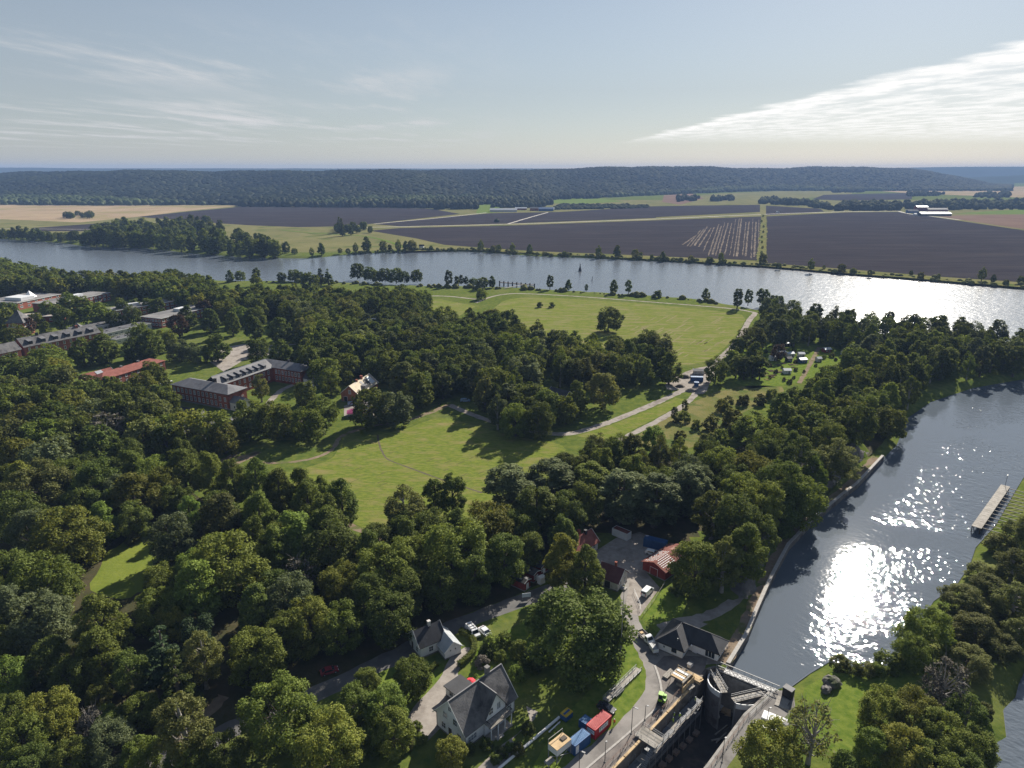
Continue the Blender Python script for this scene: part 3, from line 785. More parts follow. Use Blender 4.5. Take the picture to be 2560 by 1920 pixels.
NVAR = {'round': 3, 'oak': 3, 'tall': 3, 'poplar': 2, 'birch': 2, 'conifer': 2, 'pine': 1, 'bush': 2, 'bare': 1}
_tm = {}
def tree_meshes(kind, var, lod):
    var %= NVAR[kind]
    if (kind, var, lod) not in _tm: _tm[(kind, var, lod)] = make_tree_meshes(kind, hash((len(kind), var)) % 1000 + 31 * var + 7 * len(kind) + (3 if kind == 'oak' else 0), lod)
    return _tm[(kind, var, lod)]
NAMES = {'round': 'broadleaf_tree', 'oak': 'spreading_tree', 'tall': 'tall_tree', 'poplar': 'slender_tree', 'birch': 'birch_tree', 'conifer': 'conifer_tree',
         'pine': 'pine_tree', 'bush': 'shrub', 'bare': 'sparse_tree'}
CATS = {'bush': 'shrub'}
trnd = random.Random(11)
HMAX = 19.5                                     # no tree is taller than this
PLACED = []                                     # (x, y, radius) of every tree
SHAPE = {'round': 'rounded', 'oak': 'spreading', 'tall': 'pointed', 'poplar': 'slender', 'birch': 'feathery', 'conifer': 'coniferous', 'pine': 'piny', 'bush': 'bushy', 'bare': 'thin'}
TONE = {'green': 'green', 'dark': 'dark green', 'yellow': 'golden green', 'blue': 'silvery green', 'olive': 'olive', 'lime': 'light green', 'needle': 'blackish', 'copper': 'copper', 'gray': 'grey', 'far': 'dark'}
def look(label, kind, leaf):
    """Fill the tree's own look into a shared description."""
    return label.replace('{look}', SHAPE[kind] + ' ' + TONE[leaf]) if label else label
def add_tree(x, y, kind, s, leaf, label, group=None, sz=None, parts=True, lod=None):
    label = look(label, kind, leaf)
    z = float(ground_z(x, y)[0])
    if z < -1.2: return None
    d = math.hypot(x, y)
    if lod is None: lod = 0 if d < 300 else (1 if d < 620 else 2)
    crown, trunk = tree_meshes(kind, trnd.randrange(6), lod)
    e = empty(NAMES[kind], (x, y, z - 0.02), trnd.uniform(0, 6.28), label, CATS.get(kind, 'tree'), group)
    sz = min(sz or s, HMAX / SPEC[kind][0])
    e.scale = (s, s, sz)
    c = link('crown', crown, None, e)
    c.material_slots[0].link = 'OBJECT'; c.material_slots[0].material = LEAF[leaf]
    if kind != 'bush' or lod == 0: link('trunk', trunk, None, e)
    PLACED.append((x, y, SPEC[kind][1] * s))
    return e
def pick(px, py, rpx, kind, leaf, label, group=None, tall=1.0, zbase=0.0):
    """A tree whose crown is centred on a pixel, with a crown radius in pixels."""
    h, Rr, zb = SPEC[kind][:3]; zc_n = zb + (h - zb) * 0.45
    s = 1.0
    for _ in range(6):
        zc = min(s * tall, HMAX / h) * zc_n
        x, y = P(px, py, zc)
        zc += float(cliff_z(np.array([x]), np.array([y]))[0]); x, y = P(px, py, zc)
        s = 1.10 * rpx * depth_at(x, y, zc) / FPX / Rr
    return add_tree(x, y, kind, s, leaf, label, group, s * tall)
AVOID = []                                      # (x, y, radius) kept free of filled-in trees
def fill(poly, spacing, kinds, leaves, label, group, smin=0.8, smax=1.2, zc=8.0, seed=1, maxn=400, clear=2.0, world=False, tall=1.0):
    """Trees scattered over an outline traced at crown height."""
    rr = random.Random(seed)
    pg = poly if world else PP(poly, zc)
    xs = [p[0] for p in pg]; ys = [p[1] for p in pg]
    n = 0; tries = 0
    area = (max(xs)-min(xs)) * (max(ys)-min(ys))
    T = int(min(9000, area / (spacing**2) * 14))
    cx_ = np.array([rr.uniform(min(xs), max(xs)) for _ in range(T)]); cy_ = np.array([rr.uniform(min(ys), max(ys)) for _ in range(T)])
    ok = pip(cx_, cy_, pg) & ~in_water(cx_, cy_) & ~pip(cx_, cy_, pit)
    for rd in ROADLINES: ok &= seg_dist(cx_, cy_, rd[0]) > rd[1] / 2 + clear
    own = []
    for x, y in zip(cx_[ok], cy_[ok]):
        if n >= maxn: break
        if any((x-a)**2 + (y-b)**2 < (0.62*spacing + 0.45*c)**2 for a, b, c in PLACED[:NPICK[0]] if abs(x-a) < 30 and abs(y-b) < 30): continue
        if any((x-a)**2 + (y-b)**2 < spacing**2 for a, b in own): continue
        if any((x-a)**2 + (y-b)**2 < c*c for a, b, c in AVOID): continue
        own.append((x, y))
        k = rr.choice(kinds); s = rr.uniform(smin, smax)
        add_tree(x, y, k, s, rr.choice(leaves), label, group, s * rr.uniform(0.9, 1.12) * tall)
        n += 1
    return n
NPICK = [0]
ROADLINES = []
def road_clear(px, w): ROADLINES.append((smooth_line(PP(px), 2), w))
# ------------------------------------------------------------------ tree planting
road_clear([(300,1960),(430,1890),(600,1815),(780,1738),(900,1685),(1010,1630),(1110,1575),(1240,1525),(1340,1488),(1440,1450),(1560,1425)], 6)
road_clear([(1590,1425),(1570,1510),(1578,1560),(1605,1610),(1645,1700),(1580,1812),(1420,1945)], 6)
road_clear([(1752,952),(1690,985),(1600,1025),(1500,1065),(1410,1090),(1300,1073),(1200,1045),(1122,1012)], 5)
road_clear([(1122,1012),(1060,1038),(940,1062),(845,1095),(810,1138),(700,1158),(620,1156)], 3)
road_clear([(1748,955),(1700,1020),(1580,1085),(1530,1110)], 4)
road_clear([(1745,950),(1835,865),(1872,800),(1890,782)], 6)
road_clear([(1808,1660),(1872,1540),(1928,1415),(2012,1303),(2128,1210),(2190,1142)], 7)
road_clear([(1998,958),(2048,868)], 4)

def picks(rows, label, group, **k):
    for (a, b, r_, kind, leaf) in rows: pick(a, b, r_, kind, leaf, label, group, **k)
# --- the large dark wood in the lower left, tree by tree
G = 'leafy trees of the wood below the brick building'
Lw = '{look} tree in the wood below the brick building'
picks([
 (16,1010,40,'round','green'),(66,1052,42,'oak','yellow'),(183,1022,46,'oak','yellow'),(118,1010,38,'round','green'),(366,1040,50,'oak','olive'),(300,1030,40,'round','green'),
 (358,1100,46,'round','olive'),(122,1160,60,'oak','blue'),(100,1225,74,'oak','olive'),(24,1100,48,'round','olive'),(14,1210,50,'oak','green'),
 (236,1215,52,'round','dark'),(330,1180,42,'tall','dark'),(205,1260,40,'round','dark'),(60,1300,54,'round','dark'),(170,1320,44,'round','dark'),(260,1270,40,'round','dark'),
 (250,1110,46,'oak','dark'),(180,1090,46,'oak','green'),(300,1240,40,'round','blue')], Lw, G)
G2 = 'limes and maples between the wood and the meadow'
Lw2 = '{look} tree in the row between wood and meadow'
picks([(460,1178,44,'tall','green'),(525,1185,38,'tall','green'),(582,1205,38,'tall','green'),(642,1205,38,'tall','lime'),(696,1230,40,'tall','green'),(755,1228,38,'tall','green'),
       (805,1232,28,'tall','green'),(853,1258,42,'tall','dark'),(770,1262,42,'tall','green'),(813,1300,46,'tall','green')], Lw2, G2)
G3 = 'broad trees in front of the brick building'
picks([(468,1082,52,'oak','yellow'),(525,1075,50,'oak','green'),(560,1100,36,'oak','yellow'),(622,1040,34,'round','green'),(690,1050,44,'oak','green'),(768,1060,40,'oak','green'),(800,1030,36,'oak','green'),
       (620,1062,40,'oak','dark')], '{look} tree shading the yard of the brick building', G3)
pick(335,1245,58,'tall','yellow','tall yellow green tree above the small sunlit glade', None, 1.1)
pick(432,1350,54,'round','blue','round tree with glinting leaves right of the small glade')
pick(553,1300,56,'tall','olive','bronze topped tree between glade and meadow')
pick(165,1350,80,'oak','yellow','huge golden maple left of the small glade')
pick(570,1420,88,'oak','green','massive green tree in the middle of the dark wood')
pick(265,1065,42,'bare','gray','leafless grey tree in the wood below the brick building')
G4 = 'leafy trees of the wood left of the white house'
Lw4 = '{look} tree in the wood left of the villa'
picks([(485,1430,44,'round','lime'),(688,1380,44,'tall','green'),(740,1345,60,'tall','lime'),(815,1330,50,'tall','green'),(635,1345,36,'tall','green'),
       (405,1460,42,'round','green'),(30,1440,66,'oak','dark'),(95,1560,76,'oak','blue'),(20,1600,60,'oak','green'),
       (250,1570,60,'tall','green'),(245,1640,50,'tall','green'),(400,1530,58,'oak','green'),
       (640,1640,66,'oak','green'),(770,1560,66,'oak','yellow'),(860,1470,56,'oak','yellow'),(850,1570,56,'oak','green'),(710,1590,50,'round','green'),
       (690,1480,46,'round','dark'),(760,1440,40,'round','dark'),(640,1530,46,'tall','dark'),(880,1390,40,'bush','dark'),
       (30,1705,48,'round','lime'),(20,1790,50,'oak','green'),(130,1790,60,'oak','yellow'),(60,1850,62,'oak','green'),(270,1800,34,'oak','lime'),
       (245,1745,30,'round','yellow'),(355,1780,44,'oak','green'),(280,1860,58,'oak','blue'),(355,1890,44,'oak','lime'),(180,1900,50,'oak','green'),(75,1920,50,'oak','dark'),
       (470,1900,50,'oak','green'),(560,1890,54,'oak','dark'),(130,1660,50,'round','dark'),(180,1700,44,'round','dark'),(330,1680,44,'round','dark'),(440,1700,44,'conifer','dark')], Lw4, G4)
pick(425,1560,36,'round','yellow','bright yellow green maple above the dark conifer')
pick(410,1640,54,'conifer','needle','dark drooping conifer in the lower left wood')
pick(492,1590,36,'pine','needle','blue green pine beside the tan birch')
pick(505,1640,46,'birch','olive','tan coloured birch beside the sunlit track')
pick(752,1430,42,'bare','gray','greyish half bare tree in the dark wood')
pick(230,1800,36,'bare','gray','grey leafless thicket near the lower left corner')
pick(455,1815,66,'birch','olive','fine leaved olive willow beside the sunlit track')
pick(694,1780,82,'oak','green','big dark tree standing alone left of the orchard')
pick(824,1868,78,'oak','yellow','yellow tinged maple at the lower edge of the picture')
# orchard trees around the white house
G5 = 'small fruit trees on the orchard lawn'
picks([(800,1805,30,'round','lime'),(890,1765,44,'round','lime'),(968,1775,50,'round','lime'),(918,1708,30,'round','green'),(1030,1692,42,'round','lime'),(985,1830,46,'round','green'),(930,1840,36,'oak','lime'),(760,1800,26,'bush','green')],
      'small {look} fruit tree on the orchard lawn', G5)
pick(1128,1885,36,'round','yellow','small yellow green tree at the corner of the white house')
# woods around the lock yard
pick(1448,1575,118,'oak','dark','very large dark broad tree beside the lock road')
pick(1407,1405,48,'tall','yellow','sunlit tree hiding the red roofed house, the taller of a pair')
pick(1464,1428,42,'tall','green','rounder tree of the pair beside the white yard house')
G6 = 'trees of the wood behind the lane'
Lw6 = '{look} tree in the wood between meadow and grey lane'
picks([(972,1430,76,'oak','green'),(874,1450,50,'oak','yellow'),(1135,1390,86,'oak','green'),(1216,1330,70,'oak','yellow'),(1078,1335,50,'round','dark'),(1040,1400,50,'round','green'),(1180,1440,50,'round','dark'),
       (940,1360,40,'round','dark'),(1000,1330,40,'round','dark'),(1100,1470,46,'round','dark'),(930,1500,50,'round','dark'),(1010,1490,50,'round','dark'),(1260,1400,50,'round','dark')], Lw6, G6)
pick(1088,1245,26,'poplar','dark','slim dark tree, the smaller of two poplars at the meadow edge')
pick(1131,1243,30,'poplar','dark','slim dark tree, the wider of two poplars at the meadow edge')
pick(1010,1275,52,'birch','olive','brownish fine twigged tree at the lower end of the meadow')
G7 = 'silvery poplars between the meadow and the yard'
Lw7 = '{look} tree between the meadow and the lock yard'
picks([(1275,1225,58,'poplar','blue'),(1385,1210,62,'poplar','blue'),(1340,1280,50,'poplar','dark'),(1470,1215,48,'poplar','green'),(1560,1240,58,'poplar','blue'),(1640,1250,56,'poplar','blue'),(1720,1225,50,'poplar','blue'),
       (1300,1330,44,'round','dark'),(1420,1290,48,'round','dark')], Lw7, G7)
pick(1738,1425,56,'round','green','round tree at the gable of the red barn')
pick(1812,1392,44,'birch','olive','pale birch leaning over the canal path')
pick(1865,1355,52,'tall','green','tall tree on the rock face above the quay')
pick(1785,1280,50,'birch','green','tall hanging birch behind the red barn')
pick(1695,1465,22,'bush','blue','silvery bush in front of the red barn')
G8 = 'trees on the rock bank above the canal'
Lw8 = '{look} tree of the wood above the canal quay'
picks([(1720,1200,54,'oak','blue'),(1800,1170,50,'oak','green'),(1880,1190,54,'oak','yellow'),(1955,1210,60,'oak','lime'),(1985,1250,64,'oak','lime'),(1905,1260,54,'oak','green'),(1850,1240,44,'round','green'),
       (2035,1165,34,'birch','lime'),(1900,1320,44,'oak','dark'),(2000,1150,50,'birch','dark'),(2090,1150,54,'birch','olive'),(1950,1290,40,'round','dark'),(1840,1300,50,'round','dark')], Lw8, G8)
# the spit right of the canal
G9 = 'trees of the spit right of the canal'
Lw9 = '{look} tree on the spit right of the canal'
picks([(2320,1575,56,'oak','green'),(2282,1625,38,'round','green'),(2205,1775,50,'oak','green'),(2290,1785,54,'oak','yellow'),(2350,1840,60,'oak','green'),(2440,1860,50,'oak','green'),(2260,1880,60,'oak','yellow'),
       (2330,1915,56,'oak','green'),(2420,1935,50,'oak','dark'),(2180,1870,38,'round','lime'),(2110,1910,30,'bush','lime')], Lw9, G9)
picks([(2440,1575,46,'round','olive'),(2500,1615,44,'oak','olive'),(2545,1650,40,'oak','olive'),(2420,1650,50,'oak','olive'),(2485,1690,46,'birch','olive'),
       (2405,1500,46,'round','olive'),(2470,1475,44,'round','olive'),(2540,1500,46,'birch','olive'),(2530,1420,46,'birch','olive'),(2500,1360,34,'bush','olive'),(2550,1330,38,'birch','olive'),
       (2420,1780,46,'birch','lime'),(2500,1745,28,'oak','dark'),(2550,1570,38,'birch','olive'),(2552,1240,24,'bush','dark'),(2460,1530,36,'bush','olive'),(2370,1560,30,'bush','olive'),(2520,1550,30,'bush','olive'),(2450,1420,30,'bush','olive')], Lw9, G9, tall=0.62)
pick(1930,1872,66,'oak','yellow','full yellow green tree beside the lock, right of the chamber')
pick(2035,1815,66,'bare','olive','thin branched half bare tree behind the lock platform')
pick(2365,1700,56,'bare','gray','purplish leafless thicket on the spit')
G10 = 'bushes along the canal shore'
for (a, b, r_) in ((2100,1652,22),(2135,1668,18),(2165,1672,20),(2220,1650,30),(2195,1672,18),(2260,1600,30),(2370,1475,26),(2395,1440,24),(2450,1370,26),(2470,1330,22),(2055,1668,12)):
    pick(a, b, r_, 'bush', trnd.choice(['dark','green','olive']), '{look} shrub on the right canal shore', G10)

# --- allotments and rough grass
G11 = 'trees beside the allotments'
picks([(1700,965-40,0.1,'bush','dark')][:0], '', G11)
pick(1790,925,26,'round','dark','round dark tree beside the blue site cabin')
for i, a in enumerate((1842,1862,1884,1902)):
    pick(a, 915 + (i % 2) * 4, 17, 'poplar', 'dark', 'slim tree in the clipped group below the allotments', 'clipped trees below the allotments', 0.75)
pick(1880,850,32,'oak','olive','spreading tree at the upper corner of the allotments')
pick(1844,868,18,'round','dark','small round tree beside the climbing track')
pick(1885,890,22,'tall','dark','dark cone of a tree between the allotment beds')
pick(1835,900,24,'bush','green','thick bush at the corner of the allotments')
pick(1946,880,16,'round','copper','brownish tree among the allotment sheds')
for (a, b) in ((1900,905),(1915,900),(1925,915),(1940,930),(1960,950),(1985,945),(1990,925),(1955,920),(1940,895),(1985,880),(2010,930),(1975,955),(2060,895),(2080,890),(2090,900),(2040,915),(1930,885),(1915,880),(1990,905),(1925,945)):
    pick(a, b - 2, trnd.uniform(3.5, 6.5), 'bush', trnd.choice(['green','dark','lime','olive','copper']), '{look} garden shrub on the allotments', 'garden shrubs on the allotments')
G12 = 'shrubs scattered over the rough grass'
for (a, b, r_) in ((1805,1015,16),(1820,1005,14),(1860,1000,14),(1780,1060,20),(1740,1062,12),(1800,1095,22),(1840,1075,20),(1700,1092,14),(1712,1042,14),(1830,1045,24),(1690,1050,8),(1770,1100,20),(1930,985,14),(1755,1120,18),(1900,1000,14)):
    pick(a, b, r_, 'bush', trnd.choice(['olive','olive','green','yellow']), '{look} shrub on the rough tawny grass', G12)
G13 = 'thin young trees beside the fork'
pick(1713,1015,8,'poplar','olive','thin young tree beside the forking track, farther one', None)
pick(1686,1033,8,'poplar','olive','thin young tree beside the forking track, nearer one', None)

# --- trees in the hospital grounds
G14 = 'clipped oval trees on the hospital lawn'
Lw14 = 'dark oval tree in the row on the hospital lawn'
picks([(466,793,23,'tall','dark'),(524,800,24,'tall','dark'),(580,808,20,'tall','dark'),(634,818,22,'tall','dark'),(700,825,27,'tall','dark'),(541,868,30,'tall','dark'),(640,880,24,'round','dark'),(703,885,30,'tall','dark')], Lw14, G14)
G15 = 'trees between the hospital blocks'
Lw15 = '{look} tree between the hospital blocks'
picks([(350,840,26,'round','green'),(375,858,32,'tall','dark'),(412,850,26,'oak','green'),(445,815,22,'round','copper'),(330,875,22,'round','dark'),(205,880,32,'tall','dark'),(260,870,36,'tall','green'),(268,815,10,'bush','green'),
       (200,770,28,'round','dark'),(240,785,30,'round','green'),(172,760,22,'round','dark'),(445,875,26,'oak','blue'),(475,880,22,'oak','blue'),(500,885,20,'oak','blue'),(115,830,16,'tall','green'),(70,815,16,'round','copper'),
       (160,800,22,'round','dark'),(40,850,34,'oak','green'),(10,800,26,'round','green'),(330,790,20,'round','green'),(395,770,18,'round','dark'),(370,765,14,'round','green'),
       (120,905,40,'oak','green'),(105,940,34,'tall','dark'),(140,935,36,'oak','yellow'),(40,930,54,'oak','dark'),(20,1000,40,'round','dark'),(165,960,34,'round','olive'),(220,975,34,'oak','dark'),(275,960,20,'bush','green'),
       (300,985,34,'oak','green'),(355,965,36,'oak','yellow'),(395,950,26,'round','green'),(260,1010,38,'oak','dark'),(330,1010,36,'oak','green'),(400,990,26,'bush','dark'),
       (375,925,22,'oak','green'),(120,775,18,'round','green'),(150,785,18,'round','dark'),(305,772,16,'round','green'),(335,765,14,'round','dark'),(90,800,18,'oak','green'),(285,800,18,'round','dark'),(240,835,18,'oak','green'),(300,760,12,'round','dark'),(20,775,20,'oak','dark'),(600,790,24,'oak','lime'),(640,790,22,'oak','green'),(560,780,26,'oak','yellow'),(510,770,20,'oak','copper'),(655,865,16,'round','green')], Lw15, G15)
pick(650,965,20,'birch','olive','brown feathery tree in the court of the brick building')
pick(762,985,26,'round','green','round tree on the lawn right of the brick building')
pick(825,955,26,'round','green','rounded tree left of the orange brick house')
pick(870,945,14,'round','green','small tree behind the orange brick house')
picks([(925,1020,46,'oak','green'),(985,1020,42,'oak','blue')], 'broad tree at the edge of the orange brick house forecourt', 'two broad trees before the orange brick house')
pick(1010,945,40,'tall','olive','ivy covered tower of a tree right of the orange brick house')
pick(1045,975,36,'tall','green','dense oval tree right of the orange brick house')
pick(1507,978,36,'round','olive','round bronze tree at the bend of the gravel track')
pick(1522,800,30,'oak','green','lone round tree at the edge of the hay meadow')
pick(1366,1020,34,'round','dark','round tree in front of the dark roofed cottage')
pick(1415,1025,28,'round','green','paler round tree in front of the dark roofed cottage')
for (a, b, r_) in ((1350,762,7),(1379,763,7),(1556,793,6)):
    pick(a, b, r_, 'bush', 'dark', 'single small bush at the edge of the hay meadow', 'single bushes on the hay meadow')
NPICK[0] = len(PLACED)

# --- tree masses
for (a, b, r_) in ((1930,900,24),(1990,900,26),(2050,890,22),(2000,940,20),(2090,885,16),(1890,880,14)):
    x, y = P(a, b); AVOID.append((x, y, r_))
for (a, b, r_) in ((1620,1480,16),(1680,1420,14),(1640,1400,16)):
    x, y = P(a, b); AVOID.append((x, y, r_))
gx_, gy_ = P(300, 1440); AVOID.append((gx_, gy_, 15)); gx_, gy_ = P(330, 1410); AVOID.append((gx_, gy_, 12)); gx_, gy_ = P(290, 1520); AVOID.append((gx_, gy_, 14)); gx_, gy_ = P(350, 1500); AVOID.append((gx_, gy_, 12)); gx_, gy_ = P(400, 1370); AVOID.append((gx_, gy_, 10))
for (a, b, r_) in ((1400,1000,22),(955,815,26),(1240,885,8),(905,985,22),(1440,900,10)):
    x, y = P(a, b); AVOID.append((x, y, r_))
fill([(0,700),(70,682),(200,700),(340,695),(440,695),(530,712),(545,745),(640,755),(700,775),(640,780),(560,770),(470,755),(400,738),(300,722),(210,720),(100,722),(0,722)], 11.5,
     ['oak','oak','round','tall'], ['green','dark','dark','green','yellow'], '{look} tree in the park between hospital and river', 'park trees between hospital and river', 0.95, 1.35, seed=2, zc=9)
fill([(0,660),(45,655),(80,680),(40,720),(0,720)], 12, ['oak','round'], ['dark','green'], '{look} tree in the park between hospital and river', 'park trees between hospital and river', 1.1, 1.5, seed=3, zc=9)
fill([(700,735),(760,750),(860,765),(940,770),(1010,770),(1090,790),(1190,800),(1240,790),(1330,825),(1430,850),(1560,850),(1650,858),(1700,890),(1690,925),(1590,935),(1480,920),(1440,935),(1360,945),(1330,1000),(1260,1010),(1200,990),(1160,950),(1080,930),(980,905),(880,890),(820,900),(780,870),(760,810),(700,780)], 11.5,
     ['oak','oak','round','tall','oak','birch'], ['green','dark','dark','green','blue','olive','dark'], '{look} tree in the wood between meadow and river', 'trees of the wood between meadow and river', 0.95, 1.35, seed=4, zc=10)
fill([(1200,990),(1300,960),(1440,930),(1480,960),(1420,1040),(1330,1065),(1250,1045)], 9.5, ['round','birch','tall','oak'], ['blue','green','dark','dark'], '{look} tree in the corner of the wood by the track', 'trees in the corner of the wood by the track', 0.8, 1.1, seed=5, zc=8)
fill([(740,860),(800,840),(880,880),(960,890),(1060,930),(1140,960),(1160,990),(1090,980),(960,930),(900,920),(840,930),(760,930)], 10.5, ['tall','oak','round'], ['green','dark','dark'], '{look} tree behind the orange brick house', 'trees behind the orange brick house', 0.95, 1.2, seed=6, zc=9)
fill([(1905,765),(1960,752),(2100,775),(2300,800),(2560,825),(2640,840),(2640,930),(2560,930),(2440,945),(2320,985),(2240,1000),(2150,960),(2120,900),(2080,850),(1950,838),(1905,820)], 11.0,
     ['oak','round','tall','poplar','birch'], ['dark','dark','green','dark','blue'], '{look} tree of the wood between river and canal', 'trees of the wood between river and canal', 0.85, 1.25, seed=7, zc=9)
fill([(2075,955),(2140,955),(2240,990),(2290,1010),(2250,1060),(2225,1120),(2160,1150),(2080,1160),(2010,1190),(1940,1160),(1880,1120),(1880,1060),(1960,1010)], 11.0,
     ['oak','oak','round','tall'], ['dark','green','green','dark'], '{look} tree of the wood below the allotments', 'trees of the wood below the allotments', 0.85, 1.2, seed=8, zc=9)
fill([(1450,1120),(1530,1105),(1640,1120),(1760,1140),(1850,1130),(1900,1170),(1960,1230),(1930,1290),(1870,1290),(1800,1260),(1740,1240),(1640,1210),(1530,1200),(1440,1190),(1400,1150)], 9.5,
     ['oak','birch','round','poplar'], ['green','green','dark','olive','lime'], '{look} tree of the wood above the canal', 'trees of the wood above the canal', 0.85, 1.15, seed=9, zc=9)
fill([(2290,1700),(2400,1640),(2540,1560),(2560,1300),(2600,1300),(2600,1620),(2500,1760),(2470,1930),(2240,1940),(2200,1900),(2250,1800)], 8, ['bush','birch','bush'], ['olive','green','olive'], Lw9, G9, 0.6, 0.9, seed=10, zc=5)
# undergrowth that closes the wood floor below the crowns
fill([(0,1080),(200,1080),(420,1300),(520,1500),(420,1640),(200,1700),(0,1700)], 9.0, ['bush'], ['dark','dark','olive'], 'low bush under the trees of the lower left wood', 'undergrowth bushes in the lower left wood', 0.8, 1.3, seed=12, zc=1, maxn=45)

fill([(440,725),(560,735),(700,735),(860,740),(960,745),(980,775),(860,780),(760,775),(640,765),(520,745)], 11.5, ['round','oak','tall'], ['green','dark','dark','green','yellow'], '{look} tree in the park between hospital and river', 'park trees between hospital and river', 0.95, 1.3, seed=17, zc=9)
fill([(840,735),(960,738),(1060,745),(1050,790),(900,795)], 11.5, ['round','oak'], ['green','dark','dark'], '{look} tree in the park between hospital and river', 'park trees between hospital and river', 0.95, 1.25, seed=18, zc=9)
# closing the gaps of the lower left wood
fill([(0,1000),(150,1000),(330,1040),(420,1060),(480,1180),(520,1260),(600,1300),(760,1330),(860,1420),(900,1520),(700,1560),(560,1500),(420,1560),(440,1640),(330,1740),(200,1760),(0,1760)], 9.0, ['oak','round','tall'], ['dark','green','lime','yellow','blue'], Lw4, G4, 0.70, 1.25, seed=13, zc=7, maxn=46)
fill([(0,1720),(200,1740),(330,1700),(420,1680),(480,1740),(520,1860),(600,1920),(0,1960)], 8.5, ['oak','round'], ['dark','green','lime','olive'], Lw4, G4, 0.7, 1.1, seed=14, zc=6, maxn=30)
fill([(900,1340),(1000,1320),(1180,1330),(1300,1290),(1460,1270),(1440,1340),(1300,1400),(1240,1480),(1100,1530),(960,1560),(860,1600),(840,1500)], 8.5, ['round','oak','tall'], ['dark','dark','green'], Lw6, G6, 0.75, 1.05, seed=15, zc=7, maxn=60)
fill([(0,930),(60,940),(160,955),(240,985),(330,985),(420,1010),(420,1080),(300,1080),(0,1060)], 10.0, ['oak','round'], ['dark','green','olive'], Lw15, G15, 0.7, 1.2, seed=16, zc=8, maxn=30)
# riverside trees, near bank
G20 = 'single trees along the near river bank'
for i, (a, b, r_, k) in enumerate([(574,690,9,'tall'),(600,688,12,'oak'),(640,690,10,'poplar'),(640,705,14,'birch'),(704,692,11,'oak'),(735,688,14,'oak'),(750,690,12,'oak'),(775,705,22,'oak'),(800,690,12,'conifer'),(820,692,12,'conifer'),
        (858,685,17,'oak'),(893,678,18,'oak'),(925,684,16,'oak'),(942,690,14,'oak'),(962,688,16,'oak'),(990,688,18,'oak'),(1010,692,14,'oak'),(1042,690,15,'oak'),
        (1075,700,10,'oak'),(1121,694,9,'poplar'),(1142,702,6,'poplar'),(1153,698,7,'tall'),(1165,700,6,'tall'),(1183,706,10,'oak'),(1206,708,14,'oak'),(1230,704,9,'tall'),
        (1375,704,8,'poplar'),(1393,705,10,'tall'),(1421,712,8,'tall'),(1466,718,4,'poplar'),(1508,714,8,'tall'),(1535,716,10,'tall'),(1572,716,8,'poplar'),(1644,736,10,'bush'),(1675,728,10,'oak'),(1765,735,9,'tall'),
        (1845,745,11,'poplar'),(1872,740,9,'poplar'),(1880,745,9,'poplar'),(1902,740,9,'poplar'),(1914,742,9,'poplar'),(1935,748,10,'oak')]):
    pick(a, b, r_, k, 'dark' if k != 'birch' else 'green', 'lone {look} tree on the near river bank', G20)
pick(1204,735,13,'oak','green','tree on the riverside lawn beside the pale path')
# ------------------------------------------------------------------ the far side of the river
M_plow = M('plowed_soil', (.034,.030,.034), (.050,.044,.048), 0.012, 0.95, 0.3, coords='World', spec=0.0, bscale=0.25, detail=6, stretch=((1, 6, 1), 12), c3=(.062,.055,.055), scale3=0.004, lo3=.5, hi3=.75)
M_straw = M('stubble', (.30,.225,.145), (.38,.29,.19), 0.01, 0.95, 0.1, coords='World', spec=0.0, bscale=0.3, c3=(.26,.22,.11), scale3=0.006, lo3=.5, hi3=.6)
M_pasture = M('pasture', (.150,.145,.062), (.205,.190,.085), 0.01, 0.95, 0.2, coords='World', spec=0.0, bscale=0.3, c3=(.115,.130,.045), scale3=0.02)
M_green2 = M('green_crop', (.11,.16,.035), (.14,.19,.045), 0.02, 0.95, 0.1, coords='World', spec=0.0, bscale=0.3)
M_brown = M('brown_field', (.16,.105,.080), (.20,.14,.105), 0.008, 0.95, 0.1, coords='World', spec=0.0, bscale=0.3)
M_farroad = M('far_road', (.36,.33,.29), (.42,.39,.34), 0.05, 0.9, coords='World')
fz = [0.02]
def field(name, px, mat, label, dz=0.012):
    fz[0] += dz
    return sheet(name, [PP(px, 0)], fz[0], mat, label)
field('field', [(-600,640),(-600,500),(3300,500),(3300,760),(2560,712),(2107,678),(1750,652),(1541,641),(1338,633),(1175,622),(1013,623),(900,628),(800,632),(700,630),(500,600),(250,590),(0,585)], M_pasture, 'olive grassland behind the far river bank')
field('field', [(-400,512),(0,510),(300,511),(602,514),(470,527),(345,542),(200,556),(0,548),(-400,560)], M_straw, 'tan stubble field at the foot of the left forest')
field('field', [(345,542),(470,529),(602,517),(900,518),(1078,522),(1151,535),(935,559),(850,566),(744,568),(620,563),(512,556)], M_plow, 'dark plowed field below the forest')
field('field', [(80,570),(285,556),(340,558),(300,572),(240,578),(80,578)], M_plow, 'narrow dark plowed strip on the left')
field('field', [(932,560),(1228,533),(1390,530),(1640,528),(1640,545),(1270,559),(1000,566)], M_plow, 'plowed field below the grey farm')
field('field', [(1625,516),(1900,511),(1900,530),(1640,543),(1500,550),(1400,552),(1400,530)], M_plow, 'plowed field above the straight road')
field('field', [(1915,514),(2050,522),(2060,529),(1915,538)], M_plow, 'small plowed field beside the hedge')
field('field', [(925,577),(1000,570),(1270,564),(1660,550),(1904,541),(1902,652),(1700,643),(1541,636),(1338,628),(1175,617),(1110,612),(1040,596)], M_plow, 'huge dark plowed field beyond the river')
field('field', [(1916,541),(2116,531),(2245,530),(2330,542),(2560,576),(3300,680),(3300,752),(2560,706),(2352,692),(2107,672),(1916,658)], M_plow, 'dark plowed field on the right beyond the river')
